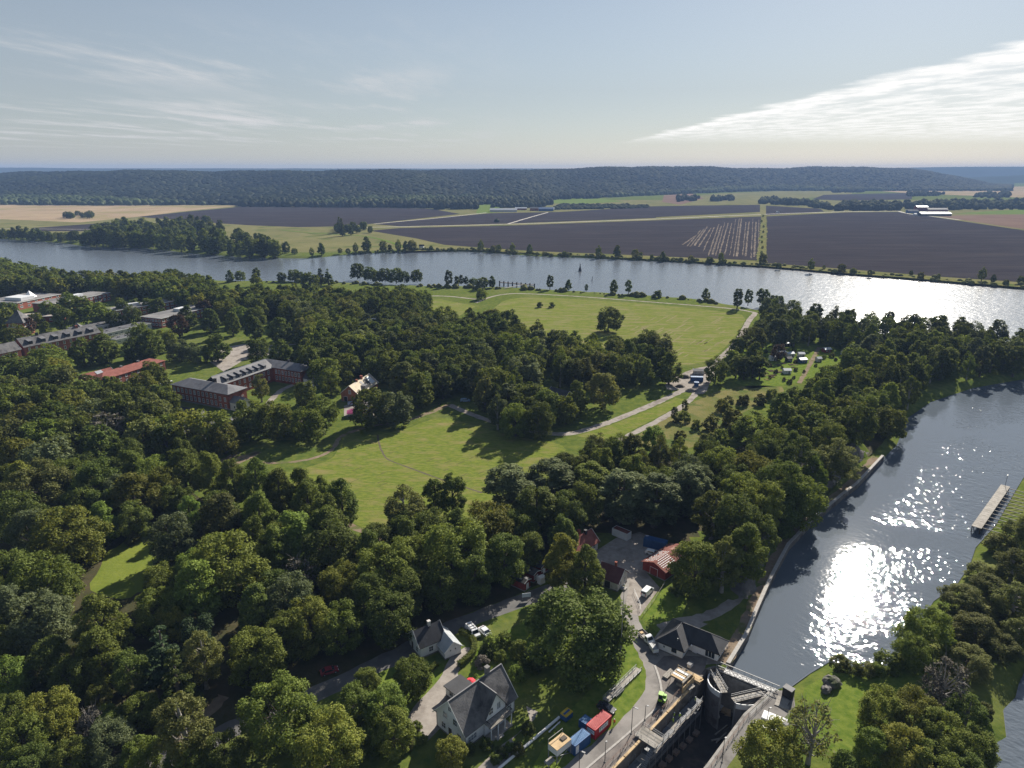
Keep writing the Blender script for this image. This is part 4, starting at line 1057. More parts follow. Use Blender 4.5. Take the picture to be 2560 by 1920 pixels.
field('field', [(2340,540),(2560,536),(3100,545),(3100,640),(2560,573)], M_brown, 'reddish brown field right of the large farm')
field('field', [(2380,534),(2560,523),(3000,520),(3000,540),(2560,536)], M_green2, 'fresh green field right of the large farm')
field('field', [(1700,492),(1800,484),(1930,478),(2130,476),(2130,486),(2060,492),(1930,500),(1900,512),(1740,514),(1680,505)], M_pasture, 'pale pasture below the hill')
field('field', [(1660,488),(1730,484),(1760,496),(1700,512),(1655,505)], M_brown, 'small reddish field below the hill')
field('field', [(2060,487),(2280,482),(2280,498),(2120,502),(2030,498)], M_plow, 'dusky field behind the long copse')
field('field', [(2160,474),(2560,466),(3100,470),(3100,500),(2560,494),(2280,484)], M_straw, 'far tan stubble fields on the right')
field('field', [(1370,496),(1500,496),(1560,504),(1450,510),(1370,508)], M_green2, 'bright green patch beside the farm wood')
field('field', [(1190,535),(1200,500),(1250,498),(1260,530)], M_green2, 'green slope left of the grey farm')
# straw rows left on the plowed field
M_rows = bpy.data.materials.new('straw_rows'); M_rows.use_nodes = True
def rows():
    k = 0
    rr = random.Random(5)
    top = [(1735,577),(1760,570),(1785,562),(1810,556),(1835,552),(1860,549),(1882,547),(1898,546)]
    mb = MB()
    root = empty('straw_rows', (*P(1850,600), 0), 0, 'pale straw rows fanned out on the dark plowed field', 'straw')
    ox, oy = root.location.x, root.location.y
    for i in range(19):
        f = i / 18
        tx = 1745 + 153 * f; ty = 576 - 30 * min(1, f * 1.5) ** 0.7
        bx = 1705 + 192 * f; by = 632 + 16 * f + rr.uniform(-8, 2)
        if f < 0.25: by -= 18
        a = P(tx + rr.uniform(-2, 2), ty + rr.uniform(0, 10)); b = P(bx + rr.uniform(-2, 2), by)
        line = resample([a, b], 22); n = len(line); w = rr.uniform(1.2, 3.0)
        L_, R_ = ribbon_pts(line, w, 0.7, i)
        m = MB(); m.add([(p[0]-ox, p[1]-oy, fz[0]+.06) for p in L_] + [(p[0]-ox, p[1]-oy, fz[0]+.06) for p in R_], [(j, n+j, n+j+1, j+1) for j in range(n-1)])
        o = m.build('row', M_straw2, root)
M_straw2 = M('dry_straw', (.22,.185,.15), (.10,.085,.075), 0.05, 0.95, coords='World', spec=0.0, lo=.4, hi=.6)
rows()
for px, w, lb in (([(850,570),(1000,567),(1270,561),(1500,553),(1660,547),(1900,536),(2116,529),(2245,528)], 9, 'straight pale country road across the far fields'),
                  ([(935,560),(1010,553),(1100,545),(1216,532)], 8, 'pale farm track to the grey farm'),
                  ([(1270,560),(1320,545),(1370,531)], 6, 'pale farm track to the blue barns'),
                  ([(2245,528),(2275,536),(2330,541),(2400,550)], 7, 'pale farm road at the large farm'),
                  ([(700,575),(800,585),(900,588),(960,600),(1010,618)], 8, 'grass track curving down to the far bank'),
                  ([(0,572),(120,573),(260,574)], 5, 'pale road behind the far promontory')):
    fz[0] += .02
    ribbon('road', px, w, fz[0], M_farroad if 'grass' not in lb else M_green2, lb, 0.6, 25)
fz[0] += .02
ribbon('hedge_bank', [(1909,536),(1909,570),(1907,600),(1904,655)], 13, fz[0], M_rough, 'overgrown grass balk between two plowed fields', 2.5, 12)
ribbon('bank', [(1013,627),(1175,622),(1338,633),(1541,642),(1750,653),(1945,665),(2107,680),(2352,699),(2560,716),(2800,735)], 20, fz[0]+.02, M_rough, 'rough grass strip along the far river bank', 2.5, 20)

# hills
def ridge(name, base_px, crest, back, label, mat, seed, step=60, extra=0):
    """Wooded ridge: base line of pixels on the plain, crest heights by pixel column."""
    pass
def lerp_list(lst, x):
    xs = [p[0] for p in lst]; ys = [p[1] for p in lst]
    return np.interp(x, xs, ys)
nz = np.random.default_rng(5)
ph = nz.uniform(0, 6.28, 12); fr_ = nz.uniform(0.0012, 0.006, 12); di = nz.uniform(0, 6.28, 12)
def wob(x, y):
    z = 0
    for a, b, c in zip(ph, fr_, di): z = z + np.sin(a + b * (x*np.cos(c) + y*np.sin(c))) / (b * 400)
    return z
BASE = [(-900,508),(-300,510),(0,512),(300,514),(600,513),(900,518),(1060,516),(1170,506),(1300,508),(1380,497),(1500,494),(1660,486),(1800,480),(1950,476),(2100,474),(2250,472),(2380,466),(2430,462)]
CREST = [(-900,433),(0,431),(400,428),(900,424),(1300,421),(1750,419.5),(1860,416),(1945,414.5),(2050,416),(2164,418.5),(2240,429),(2311,443),(2380,455),(2430,461)]
def hill_point(px, f):
    """f = 0 at the foot of the ridge, 1 at the crest, > 1 behind it."""
    yb = lerp_list(BASE, px); yc = lerp_list(CREST, px) + 1.6*np.sin(px/97.0+1) + 1.1*np.sin(px/41.0) + 0.8*np.sin(px/19.0+2)
    xb, d0 = P(px, yb)
    d0 = np.minimum(d0, 4200.0)
    dc = d0 + 1500.0
    a = (px - 1280) / FPX
    slope = (960 - yc) / FPX
    dy = CP + slope * SP; dzz = -SP + slope * CP
    zc = CAM_H + dc / dy * dzz                         # height needed at the crest
    d = d0 + (dc - d0) * f
    prof = np.where(f < 1, 0.30 * f + 0.70 * (f*f*(3-2*f)), 1 - (f - 1) * 0.25)
    z = np.maximum(zc - 15, 2) * prof
    x = a * d / CP * 1.0
    return x, d, z
def build_hills():
    us = np.arange(-900, 2431, 30.0); fs_ = np.r_[np.linspace(0, 1, 12), 1.3, 2.0]
    V = []
    for f in fs_:
        x, y, z = hill_point(us, np.full_like(us, f))
        z = z + wob(x, y) * 2.5 * min(f * 2, 1) * np.clip(z / 60, 0, 1) - (0.6 if f == 0 else 0)
        V.append(np.c_[x, y, z])
    n = len(us); V = np.concatenate(V)
    Fq = [(j*n+i, j*n+i+1, (j+1)*n+i+1, (j+1)*n+i) for j in range(len(fs_)-1) for i in range(n-1)]
    return np_mesh('hill', V, Fq, True)
M_floor = M('forest_floor', (.030,.042,.018), (.045,.055,.025), 0.02, 0.95, coords='World', spec=0.0)
tag(link('hill', build_hills(), M_floor), 'long wooded ridge behind the fields', None, None, 'structure')
def far_ridge(name, pts, dist, label):
    V = []; n = len(pts)
    us = np.arange(pts[0][0], pts[-1][0] + 1, 40.0)
    ys_ = lerp_list(pts, us)
    wv = np.random.default_rng(2)
    ys_ = ys_ - 0.5 + np.convolve(wv.normal(0, 1.2, len(us) + 6), np.ones(7) / 7, 'valid')
    rowsv = []
    for dd, k in ((0, 0.0), (500, 0.7), (1000, 1.0), (1600, 0.8)):
        d = dist + dd
        slope = (960 - ys_) / FPX; z = CAM_H + d / (CP + slope * SP) * (-SP + slope * CP)
        a = (us - 1280) / FPX
        rowsv.append(np.c_[a * d / CP, np.full(len(us), d), np.maximum(z, 2) * k - (1 if k == 0 else 0)])
    V = np.concatenate(rowsv); m = len(us)
    Fq = [(j*m+i, j*m+i+1, (j+1)*m+i+1, (j+1)*m+i) for j in range(3) for i in range(m-1)]
    return tag(link(name, np_mesh(name, V, Fq, True), M_floor), label, None, None, 'structure')
far_ridge('hill', [(-900,421),(0,419),(400,421),(900,421.5),(1300,421),(1500,423)], 8500, 'thin blue line of distant hills on the left')
far_ridge('hill', [(1900,425),(2150,420),(2300,417.5),(2560,417),(3200,416)], 9000, 'distant blue hills on the right')
far_ridge('hill', [(2250,448),(2330,444),(2430,438),(2560,434),(3200,430)], 6800, 'low wooded rise in front of the distant blue hills')

# forest on the ridge and other far woods: low tree shapes joined by the thousand
def blob_template(seed, n=7):
    r = np.random.default_rng(seed)
    # two rings and two poles
    vs = [(0, 0, 1.0)]
    for zz_, rr_ in ((0.72, 0.72), (0.28, 1.0)):
        for k in range(n):
            a = 2*math.pi*(k + 0.5*(zz_ < .5))/n
            q = rr_ * r.uniform(0.78, 1.15); vs.append((q*math.cos(a), q*math.sin(a), zz_ + r.uniform(-.1, .1)))
    for k in range(n):
        a = 2*math.pi*k/n; vs.append((0.55*math.cos(a), 0.55*math.sin(a), -0.05))
    f = []
    for k in range(n):
        k2 = (k+1) % n
        f += [(0, 1+k, 1+k2), (1+k, 1+n+k, 1+k2), (1+k2, 1+n+k, 1+n+k2), (1+n+k, 1+2*n+k, 1+n+k2), (1+n+k2, 1+2*n+k, 1+2*n+k2)]
    return np.array(vs), np.array(f)
TPL = [blob_template(s, 6) for s in range(5)]
def mass(name, X, Y, Z, rad, hgt, label, seed=1, mat='far'):
    r = np.random.default_rng(seed); Vs, Fs, o = [], [], 0
    idx = r.integers(0, len(TPL), len(X))
    for t, (tv, tf) in enumerate(TPL):
        m = np.where(idx == t)[0]
        if not len(m): continue
        a = r.uniform(0, 6.28, len(m)); ca, sa = np.cos(a), np.sin(a)
        v = np.empty((len(m), len(tv), 3))
        v[:,:,0] = X[m][:,None] + rad[m][:,None] * (tv[None,:,0]*ca[:,None] - tv[None,:,1]*sa[:,None])
        v[:,:,1] = Y[m][:,None] + rad[m][:,None] * (tv[None,:,0]*sa[:,None] + tv[None,:,1]*ca[:,None])
        v[:,:,2] = Z[m][:,None] + hgt[m][:,None] * tv[None,:,2]
        Vs.append(v.reshape(-1, 3)); Fs.append((tf[None] + (np.arange(len(m)) * len(tv))[:,None,None]).reshape(-1, 3) + o); o += len(m) * len(tv)
    me = np_mesh(name, np.concatenate(Vs), np.concatenate(Fs), True)
    return tag(link(name, me, LEAF[mat]), label, None, None, 'stuff')
def scatter_hill(seed=4):
    r = np.random.default_rng(seed)
    N_ = 30000
    px = r.uniform(-330, 2425, N_); f = r.uniform(0, 1.06, N_) ** 0.85
    x, y, z = hill_point(px, f)
    ok = np.ones(N_, bool)
    x, y, z = x[ok], y[ok], z[ok]
    z = z + wob(x, y) * 2.5 * np.minimum(f[ok] * 2, 1) * np.clip(z / 60, 0, 1)
    s = r.uniform(0.75, 1.3, len(x))
    lowb = f < 0.10 + 0.10*np.sin(px/130.0)
    hi = ~lowb
    mass('forest', x[lowb], y[lowb], z[lowb] - 2, 12 * s[lowb], 18 * s[lowb], 'lighter leafy forest belt at the foot of the long ridge', seed + 1, 'ridge')
    return mass('forest', x[hi], y[hi], z[hi] + 2, 14 * s[hi], 10 * s[hi] * r.uniform(.9, 1.1, hi.sum()), 'dense dark forest covering the long ridge', seed)
scatter_hill()
# --- single trees and woods beyond the river
_ft = {}
def far_tree(px, py, rpx, kind, leaf, label, group):
    """A tree too small in the picture to show parts: one mesh."""
    h, Rr, zb = SPEC[kind][:3]; zc_n = zb + (h - zb) * .45; s = 1.0
    for _ in range(6):
        x, y = P(px, py, s*zc_n); s = rpx * depth_at(x, y, s*zc_n) / FPX / Rr
    for _ in range(40):
        if bool(in_water(np.array([x]), np.array([y]))[0]) and y > 900: x *= 1.006; y *= 1.006
    var = trnd.randrange(3) % NVAR[kind]
    if (kind, var) not in _ft:
        c, t = tree_meshes(kind, var, 2); bm = bmesh.new(); bm.from_mesh(c); n0 = len(bm.faces); bm.from_mesh(t)
        me = bpy.data.meshes.new(NAMES[kind]); bm.faces.ensure_lookup_table()
        for i, f in enumerate(bm.faces): f.material_index = 0 if i < n0 else 1
        bm.to_mesh(me); bm.free(); me.materials.append(LEAF['dark']); me.materials.append(M_bark); _ft[(kind, var)] = me
    z = float(ground_z(x, y)[0])
    o = link(NAMES[kind], _ft[(kind, var)], None, None, (x, y, max(z, -1.5) - .02), trnd.uniform(0, 6.28)); o.scale = (s, s, s)
    o.material_slots[0].link = 'OBJECT'; o.material_slots[0].material = LEAF[leaf]
    return tag(o, look(label, kind, leaf), 'tree', group)
FB = 'single trees along the far river bank'
for i, (a, b, r_) in enumerate([(736,628,8),(779,630,7),(803,622,10),(850,628,6),(870,627,6),(889,624,8),(917,622,13),(958,618,11),(974,619,6),(996,620,9),(1014,618,8),(1030,614,12),(1078,623,5),(1202,623,9),(1217,627,4),(1233,624,7),(1246,619,8),(1281,624,8),(1324,628,8),
        (1359,632,4),(1411,632,6),(1497,630,9),(1543,630,10),(1588,634,9),(1602,638,6),(1629,646,5),(1657,640,8),(1727,645,7),(1774,648,9),(1802,647,8),(1812,655,5),(1908,646,11),(1947,664,7),(2028,661,9),(2060,668,4),(2105,668,10),(2134,675,8),(2175,682,6),(2278,682,5),(2303,686,8),(2347,690,5),(2457,684,10),(2484,696,7),(2516,704,7),(2553,700,10)]):
    far_tree(a, b, r_, ['oak','round','tall','birch'][i*7 % 4] if r_ > 6 else 'round', ['dark','green','dark','olive'][i % 4], 'lone {look} tree on the far river bank', FB)
PW = 'trees of the wooded promontory across the river'
rrp = random.Random(21)
def in_px(poly, x, y): return bool(pip(np.array([x]), np.array([y]), poly)[0])
prom = [(200,600),(235,575),(270,562),(340,556),(420,560),(490,552),(530,556),(600,585),(650,590),(690,610),(735,625),(700,634),(630,634),(520,622),(420,610),(300,608),(230,608)]
k = 0; pl = []
while k < 105 and len(pl) < 105:
    a, b = rrp.uniform(200, 740), rrp.uniform(550, 636)
    if in_px(prom, a, b) and all((a-c)**2/150 + (b-d)**2/36 > 1 for c, d in pl):
        pl.append((a, b)); far_tree(a, b, rrp.uniform(11, 17) * (0.85 + .3*(b-550)/86), rrp.choice(['round','tall','round']), rrp.choice(['dark','dark','green']), '{look} tree of the wooded promontory across the river', PW)
    k += 0 if len(pl) < 105 else 1
    if rrp.random() < 0.0003: break
for i in range(26):
    far_tree(2 + i*8.2, 590 - (i % 3)*3 + (i > 12)*4, rrp.uniform(7, 12), rrp.choice(['oak','round','tall']), rrp.choice(['dark','green']), '{look} tree in the belt along the far left shore', 'tree belt along the far left shore')
for i in range(12):
    far_tree(rrp.uniform(160, 232), rrp.uniform(533, 541), rrp.uniform(5, 8), 'oak', 'dark', 'dark tree of the small grove in the tan stubble field', 'small grove in the tan stubble field')
for i in range(18):
    a = rrp.uniform(838, 928); far_tree(a, 566 + rrp.uniform(-7, 8), rrp.uniform(6, 10), rrp.choice(['oak','conifer','round']), 'dark', 'dark tree of the grove at the bend of the country road', 'grove at the bend of the country road')
for i in range(9): far_tree(1906 + rrp.uniform(-3, 3), 540 + i*13, rrp.uniform(2.2, 3.6), 'round', 'dark', 'bush on the balk between the plowed fields', 'bushes on the balk between the plowed fields')
def wood(name, poly, n, rad, hgt, label, seed):
    r = np.random.default_rng(seed); xs, ys = [], []
    a = np.array(poly); 
    while len(xs) < n:
        u_, v_ = r.uniform(a[:,0].min(), a[:,0].max()), r.uniform(a[:,1].min(), a[:,1].max())
        if in_px(poly, u_, v_):
            x, y = P(u_, v_); xs.append(x); ys.append(y)
    s = r.uniform(.7, 1.3, n)
    return mass(name, np.array(xs), np.array(ys), np.full(n, -1.0), rad*s, hgt*s*r.uniform(.8, 1.2, n), label, seed)
wood('wood', [(600,517),(900,519),(1060,521),(1180,520),(1200,512),(1340,506),(1380,500),(1500,496),(1500,488),(1300,490),(1150,495),(900,500),(600,503)], 2300, 11, 20, 'lighter wood at the foot of the long ridge', 31)
wood('wood', [(1085,524),(1190,523),(1190,510),(1110,512)], 160, 11, 20, 'dark wood left of the grey farm', 32)
wood('wood', [(1230,520),(1345,520),(1380,512),(1350,502),(1240,508)], 160, 10, 18, 'trees round the grey farm', 33)
wood('wood', [(1380,525),(1620,520),(1620,514),(1400,512)], 420, 9, 7, 'low scrub right of the blue barn', 34)
for i, (p0, n, lb) in enumerate((([(1692,505),(1750,502),(1750,496),(1692,498)], 34, 'round copse on the pale pasture, left one'),([(1778,504),(1832,502),(1832,496),(1778,498)], 30, 'round copse on the pale pasture, right one'),
        ([(1900,510),(2010,515),(2050,522),(2080,527),(2060,515),(2000,506),(1905,503)], 130, 'tree belt above the small plowed field'),([(2090,527),(2245,527),(2250,514),(2100,512)], 240, 'long dark copse beside the large farm'),
        ([(2250,522),(2420,526),(2560,524),(2800,526),(2800,508),(2560,506),(2400,508),(2260,510)], 420, 'tree belt behind the large farm'),([(2262,492),(2340,490),(2360,486),(2270,485)], 70, 'small dark wood in the far tan fields'),
        ([(2430,496),(2520,496),(2525,486),(2440,488)], 80, 'farm grove in the far tan fields'),([(2080,482),(2160,481),(2160,476),(2080,476)], 70, 'hedge wood at the foot of the hill'),([(1240,556),(1243,556),(1243,553),(1240,553)], 3, 'bushes beside the straight country road'),
        ([(1900,500),(1945,503),(1945,494),(1905,494)], 40, 'grove below the pale farm building'))):
    wood('copse', p0, n, 10 if i < 8 else 6, 18 if i < 8 else 10, lb, 40 + i)

def scrub(line_px, n, label, seed, spread=7):
    r = np.random.default_rng(seed); ln = resample(PP(line_px), 4); idx = r.integers(0, len(ln), n)
    X = np.array([ln[i][0] for i in idx]) + r.normal(0, spread*.5, n); Y = np.array([ln[i][1] for i in idx]) + r.normal(0, spread*.6, n)
    s_ = r.uniform(.4, 1.4, n) ** 1.5
    return mass('scrub', X, Y, ground_z(X, Y) - .2, 2.6*s_, 3.2*s_, label, seed, 'olive')
scrub([(880,632),(1013,626),(1175,624),(1338,635),(1541,643),(1750,654),(1945,666),(2107,680),(2352,700),(2560,717),(2700,728)], 420, 'low scrub and reeds along the far river bank', 61)
scrub([(560,704),(700,706),(870,710),(1000,716),(1200,721),(1338,725),(1500,735),(1660,745),(1750,752),(1831,767)], 110, 'low scrub and reeds along the near river bank', 62, 4)
# ------------------------------------------------------------------ buildings
M_white = M('white_boards', (.70,.71,.72), (.80,.81,.82), 0.4, 0.75, 0.0, spec=0.3, c3=(.50,.50,.50), scale3=0.8, lo3=.55, hi3=.8)
M_trim = M('white_trim', (.72,.72,.71), (.80,.80,.79), 1.0, 0.6)
M_slate = M('slate_roof', (.085,.084,.088), (.165,.160,.160), 0.7, 0.8, 0.06, spec=0.35, c3=(.055,.055,.058), scale3=0.35, bscale=3, detail=8)
M_darkroof = M('dark_sheet_roof', (.024,.025,.029), (.042,.043,.048), 0.4, 0.55, 0.02, spec=0.4, bscale=2)
M_greyroof = M('grey_roof', (.17,.165,.17), (.24,.235,.235), 0.3, 0.75, 0.03, spec=0.3, c3=(.12,.12,.125), scale3=0.15, bscale=3)
M_metalroof = M('zinc_roof', (.40,.43,.46), (.52,.54,.56), 0.5, 0.45, 0.0, metal=0.35, spec=0.5)
M_redroof = M('red_tile_roof', (.20,.070,.055), (.27,.100,.078), 0.5, 0.85, 0.03, spec=0.2, c3=(.19,.065,.050), scale3=0.3, bscale=4)
M_winered = M('wine_red_roof', (.105,.040,.042), (.15,.060,.058), 0.5, 0.8, 0.03, spec=0.25, bscale=4)
M_redwood = M('falu_red_boards', (.17,.030,.024), (.23,.045,.034), 0.8, 0.9, 0.02, spec=0.15)
M_brick = M('dark_brick', (.235,.078,.054), (.310,.110,.074), 0.9, 0.9, 0.02, spec=0.15, c3=(.16,.06,.045), scale3=0.2, bscale=8)
M_obrick = M('orange_brick', (.30,.125,.075), (.39,.170,.105), 0.9, 0.9, 0.02, spec=0.15, c3=(.24,.10,.065), scale3=0.3, bscale=8)
M_plaster = M('plaster', (.52,.50,.47), (.63,.61,.58), 0.5, 0.85, 0.0, spec=0.2, c3=(.42,.40,.37), scale3=0.5)
M_flat = M('flat_roof_felt', (.19,.18,.178), (.26,.25,.245), 0.1, 0.85, 0.0, spec=0.3, c3=(.15,.145,.145), scale3=0.06)
M_darkfelt = M('dark_felt', (.10,.10,.11), (.15,.15,.155), 0.15, 0.85, 0.0, spec=0.3, c3=(.075,.075,.08), scale3=0.08)
M_glass = M('window_glass', (.020,.026,.034), (.035,.045,.055), 0.6, 0.08, 0.0, spec=0.6)
M_glass2 = M('pale_window_glass', (.16,.19,.22), (.25,.28,.31), 0.6, 0.10, 0.0, spec=0.6)
M_black = M('black_paint', (.015,.015,.017), (.03,.03,.033), 1.0, 0.6)
M_doorbrown = M('brown_door', (.06,.045,.035), (.09,.07,.05), 1.0, 0.7)
M_found = M('foundation', (.16,.155,.15), (.22,.21,.20), 0.8, 0.9)
M_steel = M('steel', (.22,.225,.23), (.32,.32,.325), 1.5, 0.6, 0.0, metal=0.2, spec=0.4)
M_wood = M('new_timber', (.50,.36,.20), (.62,.46,.27), 1.2, 0.8, 0.01, spec=0.2, c3=(.40,.29,.17), scale3=0.6)
M_plank = M('grey_planks', (.27,.25,.22), (.39,.36,.32), 0.9, 0.85, 0.01, spec=0.2, c3=(.26,.24,.21), scale3=0.5)
M_rust = M('rusty_steel', (.15,.050,.040), (.23,.085,.062), 0.9, 0.85, 0.01, spec=0.2, c3=(.33,.20,.16), scale3=0.5, lo3=.56, hi3=.66)

_wm = {}
def window_mesh(w, h, nx, nz, ft=0.10):
    """White frame with bars in the plane y = 0, facing -y, standing on z = 0; and its glass."""
    k = (round(w, 2), round(h, 2), nx, nz, ft)
    if k not in _wm:
        f = MB(); t = ft
        f.box(-w/2-t, -w/2, -0.07, 0.03, -t, h+t); f.box(w/2, w/2+t, -0.07, 0.03, -t, h+t)
        f.box(-w/2, w/2, -0.07, 0.03, h, h+t); f.box(-w/2-t*1.3, w/2+t*1.3, -0.11, 0.03, -t*1.2, 0)
        for i in range(1, nx): x = -w/2 + w*i/nx; f.box(x-0.035, x+0.035, -0.05, 0.02, 0, h)
        for i in range(1, nz): z = h*i/nz; f.box(-w/2, w/2, -0.045, 0.015, z-0.03, z+0.03)
        g = MB(); g.box(-w/2, w/2, -0.02, 0.01, 0, h)
        _wm[k] = (f.mesh('window', M_trim), g.mesh('pane', M_glass), g.mesh('pane', M_glass2))
    return _wm[k]
wrnd = random.Random(3)
def window(root, side, Lx, Dy, u, z, w=1.0, h=1.3, nx=2, nz=1, pale=0.25, x0=0.0, y0=0.0, ft=0.10):
    f, g, g2 = window_mesh(w, h, nx, nz, ft)
    loc, rz = {0: ((x0+u, y0, z), 0), 1: ((x0+Lx, y0+u, z), math.pi/2), 2: ((x0+u, y0+Dy, z), math.pi), 3: ((x0, y0+u, z), -math.pi/2)}[side]
    a = link('window', f, None, root, loc, rz)
    link('pane', g2 if wrnd.random() < pale else g, None, a)
    return a
def door(root, side, Lx, Dy, u, z, w, h, mat, x0=0.0, y0=0.0):
    m = MB().box(-w/2, w/2, -0.06, 0.02, 0, h); t = 0.09
    fr = MB().box(-w/2-t, -w/2, -0.09, 0.02, 0, h+t).box(w/2, w/2+t, -0.09, 0.02, 0, h+t).box(-w/2, w/2, -0.09, 0.02, h, h+t)
    loc, rz = {0: ((x0+u, y0, z), 0), 1: ((x0+Lx, y0+u, z), math.pi/2), 2: ((x0+u, y0+Dy, z), math.pi), 3: ((x0, y0+u, z), -math.pi/2)}[side]
    d = m.build('door', mat, root, loc=loc, rz=rz); fr.build('door_frame', M_trim, d)
    return d
def gable_walls(mb, L, D, h, rh, ridge='x', x0=0, y0=0):
    if ridge == 'x': mb.xprism([(y0, 0), (y0+D, 0), (y0+D, h), (y0+D/2, h+rh), (y0, h)], x0, x0+L)
    else: mb.yprism([(x0, 0), (x0+L, 0), (x0+L, h), (x0+L/2, h+rh), (x0, h)], y0, y0+D)
def gable_roof(mb, L, D, h, rh, o=0.4, th=0.16, ridge='x', x0=0, y0=0, lift=0.03):
    lift += th
    if ridge == 'x':
        k = rh / (D/2)
        for s in (0, 1):
            e = y0 - o if s == 0 else y0 + D + o; m = y0 + D/2; ze = h - k*o + lift; zr = h + rh + lift
            q = [(x0-o, e, ze), (x0+L+o, e, ze), (x0+L+o, m, zr), (x0-o, m, zr)]
            mb.slab(q if s == 0 else q[::-1], th)
    else:
        k = rh / (L/2)
        for s in (0, 1):
            e = x0 - o if s == 0 else x0 + L + o; m = x0 + L/2; ze = h - k*o + lift; zr = h + rh + lift
            q = [(e, y0+D+o, ze), (e, y0-o, ze), (m, y0-o, zr), (m, y0+D+o, zr)]
            mb.slab(q if s == 0 else q[::-1], th)
def hip_roof(mb, L, D, h, rh, o=0.4, th=0.16, x0=0, y0=0, inset=None, ridge='x'):
    a, b, c, d = (x0-o, y0-o), (x0+L+o, y0-o), (x0+L+o, y0+D+o), (x0-o, y0+D+o)
    z = h + th
    if ridge == 'x':
        i = inset if inset is not None else D/2
        r1 = (x0+i, y0+D/2, z+rh); r2 = (x0+L-i, y0+D/2, z+rh)
        mb.slab([(*a, z), (*b, z), r2, r1], th); mb.slab([(*b, z), (*c, z), r2], th); mb.slab([(*c, z), (*d, z), r1, r2], th); mb.slab([(*d, z), (*a, z), r1], th)
    else:
        i = inset if inset is not None else L/2
        r1 = (x0+L/2, y0+i, z+rh); r2 = (x0+L/2, y0+D-i, z+rh)
        mb.slab([(*a, z), (*b, z), r1], th); mb.slab([(*b, z), (*c, z), r2, r1], th); mb.slab([(*c, z), (*d, z), r2], th); mb.slab([(*d, z), (*a, z), r1, r2], th)
def frame_at(A, ang, name, label, cat='house', group=None, z=0.0):
    return empty(name, (A[0], A[1], z), R(ang), label, cat, group)
def chimney(root, x, y, z0, z1, s=0.7, mat=None, nm='chimney'):
    c = MB().box(x-s/2, x+s/2, y-s/2, y+s/2, z0, z1).box(x-s/2-.08, x+s/2+.08, y-s/2-.08, y+s/2+.08, z1, z1+.15)
    return c.build(nm, mat or M_brick, root)
def simple_house(A, ang, L, D, h, rh, name, label, wall, roof, ridge='x', kind='gable', o=0.4, group=None, cat='house', found=True, trim=True, inset=None):
    r = frame_at(A, ang, name, label, cat, group)
    w = MB()
    if kind == 'gable': gable_walls(w, L, D, h, rh, ridge)
    else: w.box(0, L, 0, D, 0, h)
    w.build('wall', wall, r)
    rf = MB()
    if kind == 'gable': gable_roof(rf, L, D, h, rh, o, ridge=ridge)
    elif kind == 'hip': hip_roof(rf, L, D, h, rh, o, ridge=ridge, inset=inset)
    else: rf.box(-o, L+o, -o, D+o, h, h+0.22)
    rfo = rf.build('roof', roof, r)
    if found: MB().box(-0.06, L+.06, -0.06, D+.06, -0.3, 0.35).build('foundation', M_found, r)
    if trim and kind == 'gable':
        k = rh / ((D if ridge == 'x' else L)/2)
        zt = h + rh + 0.24; 
        if ridge == 'x':
            for x in (-o-.03, L+o+.03):
                MB().bar((x, D/2, zt), (x, -o, h-k*o+.22), 0.06, 0.22).bar((x, D/2, zt), (x, D+o, h-k*o+.22), 0.06, 0.22).build('barge_board', M_trim, r)
        else:
            for y in (-o-.03, D+o+.03):
                MB().bar((L/2, y, zt), (-o, y, h-k*o+.22), 0.06, 0.22).bar((L/2, y, zt), (L+o, y, h-k*o+.22), 0.06, 0.22).build('barge_board', M_trim, r)
    return r, rfo

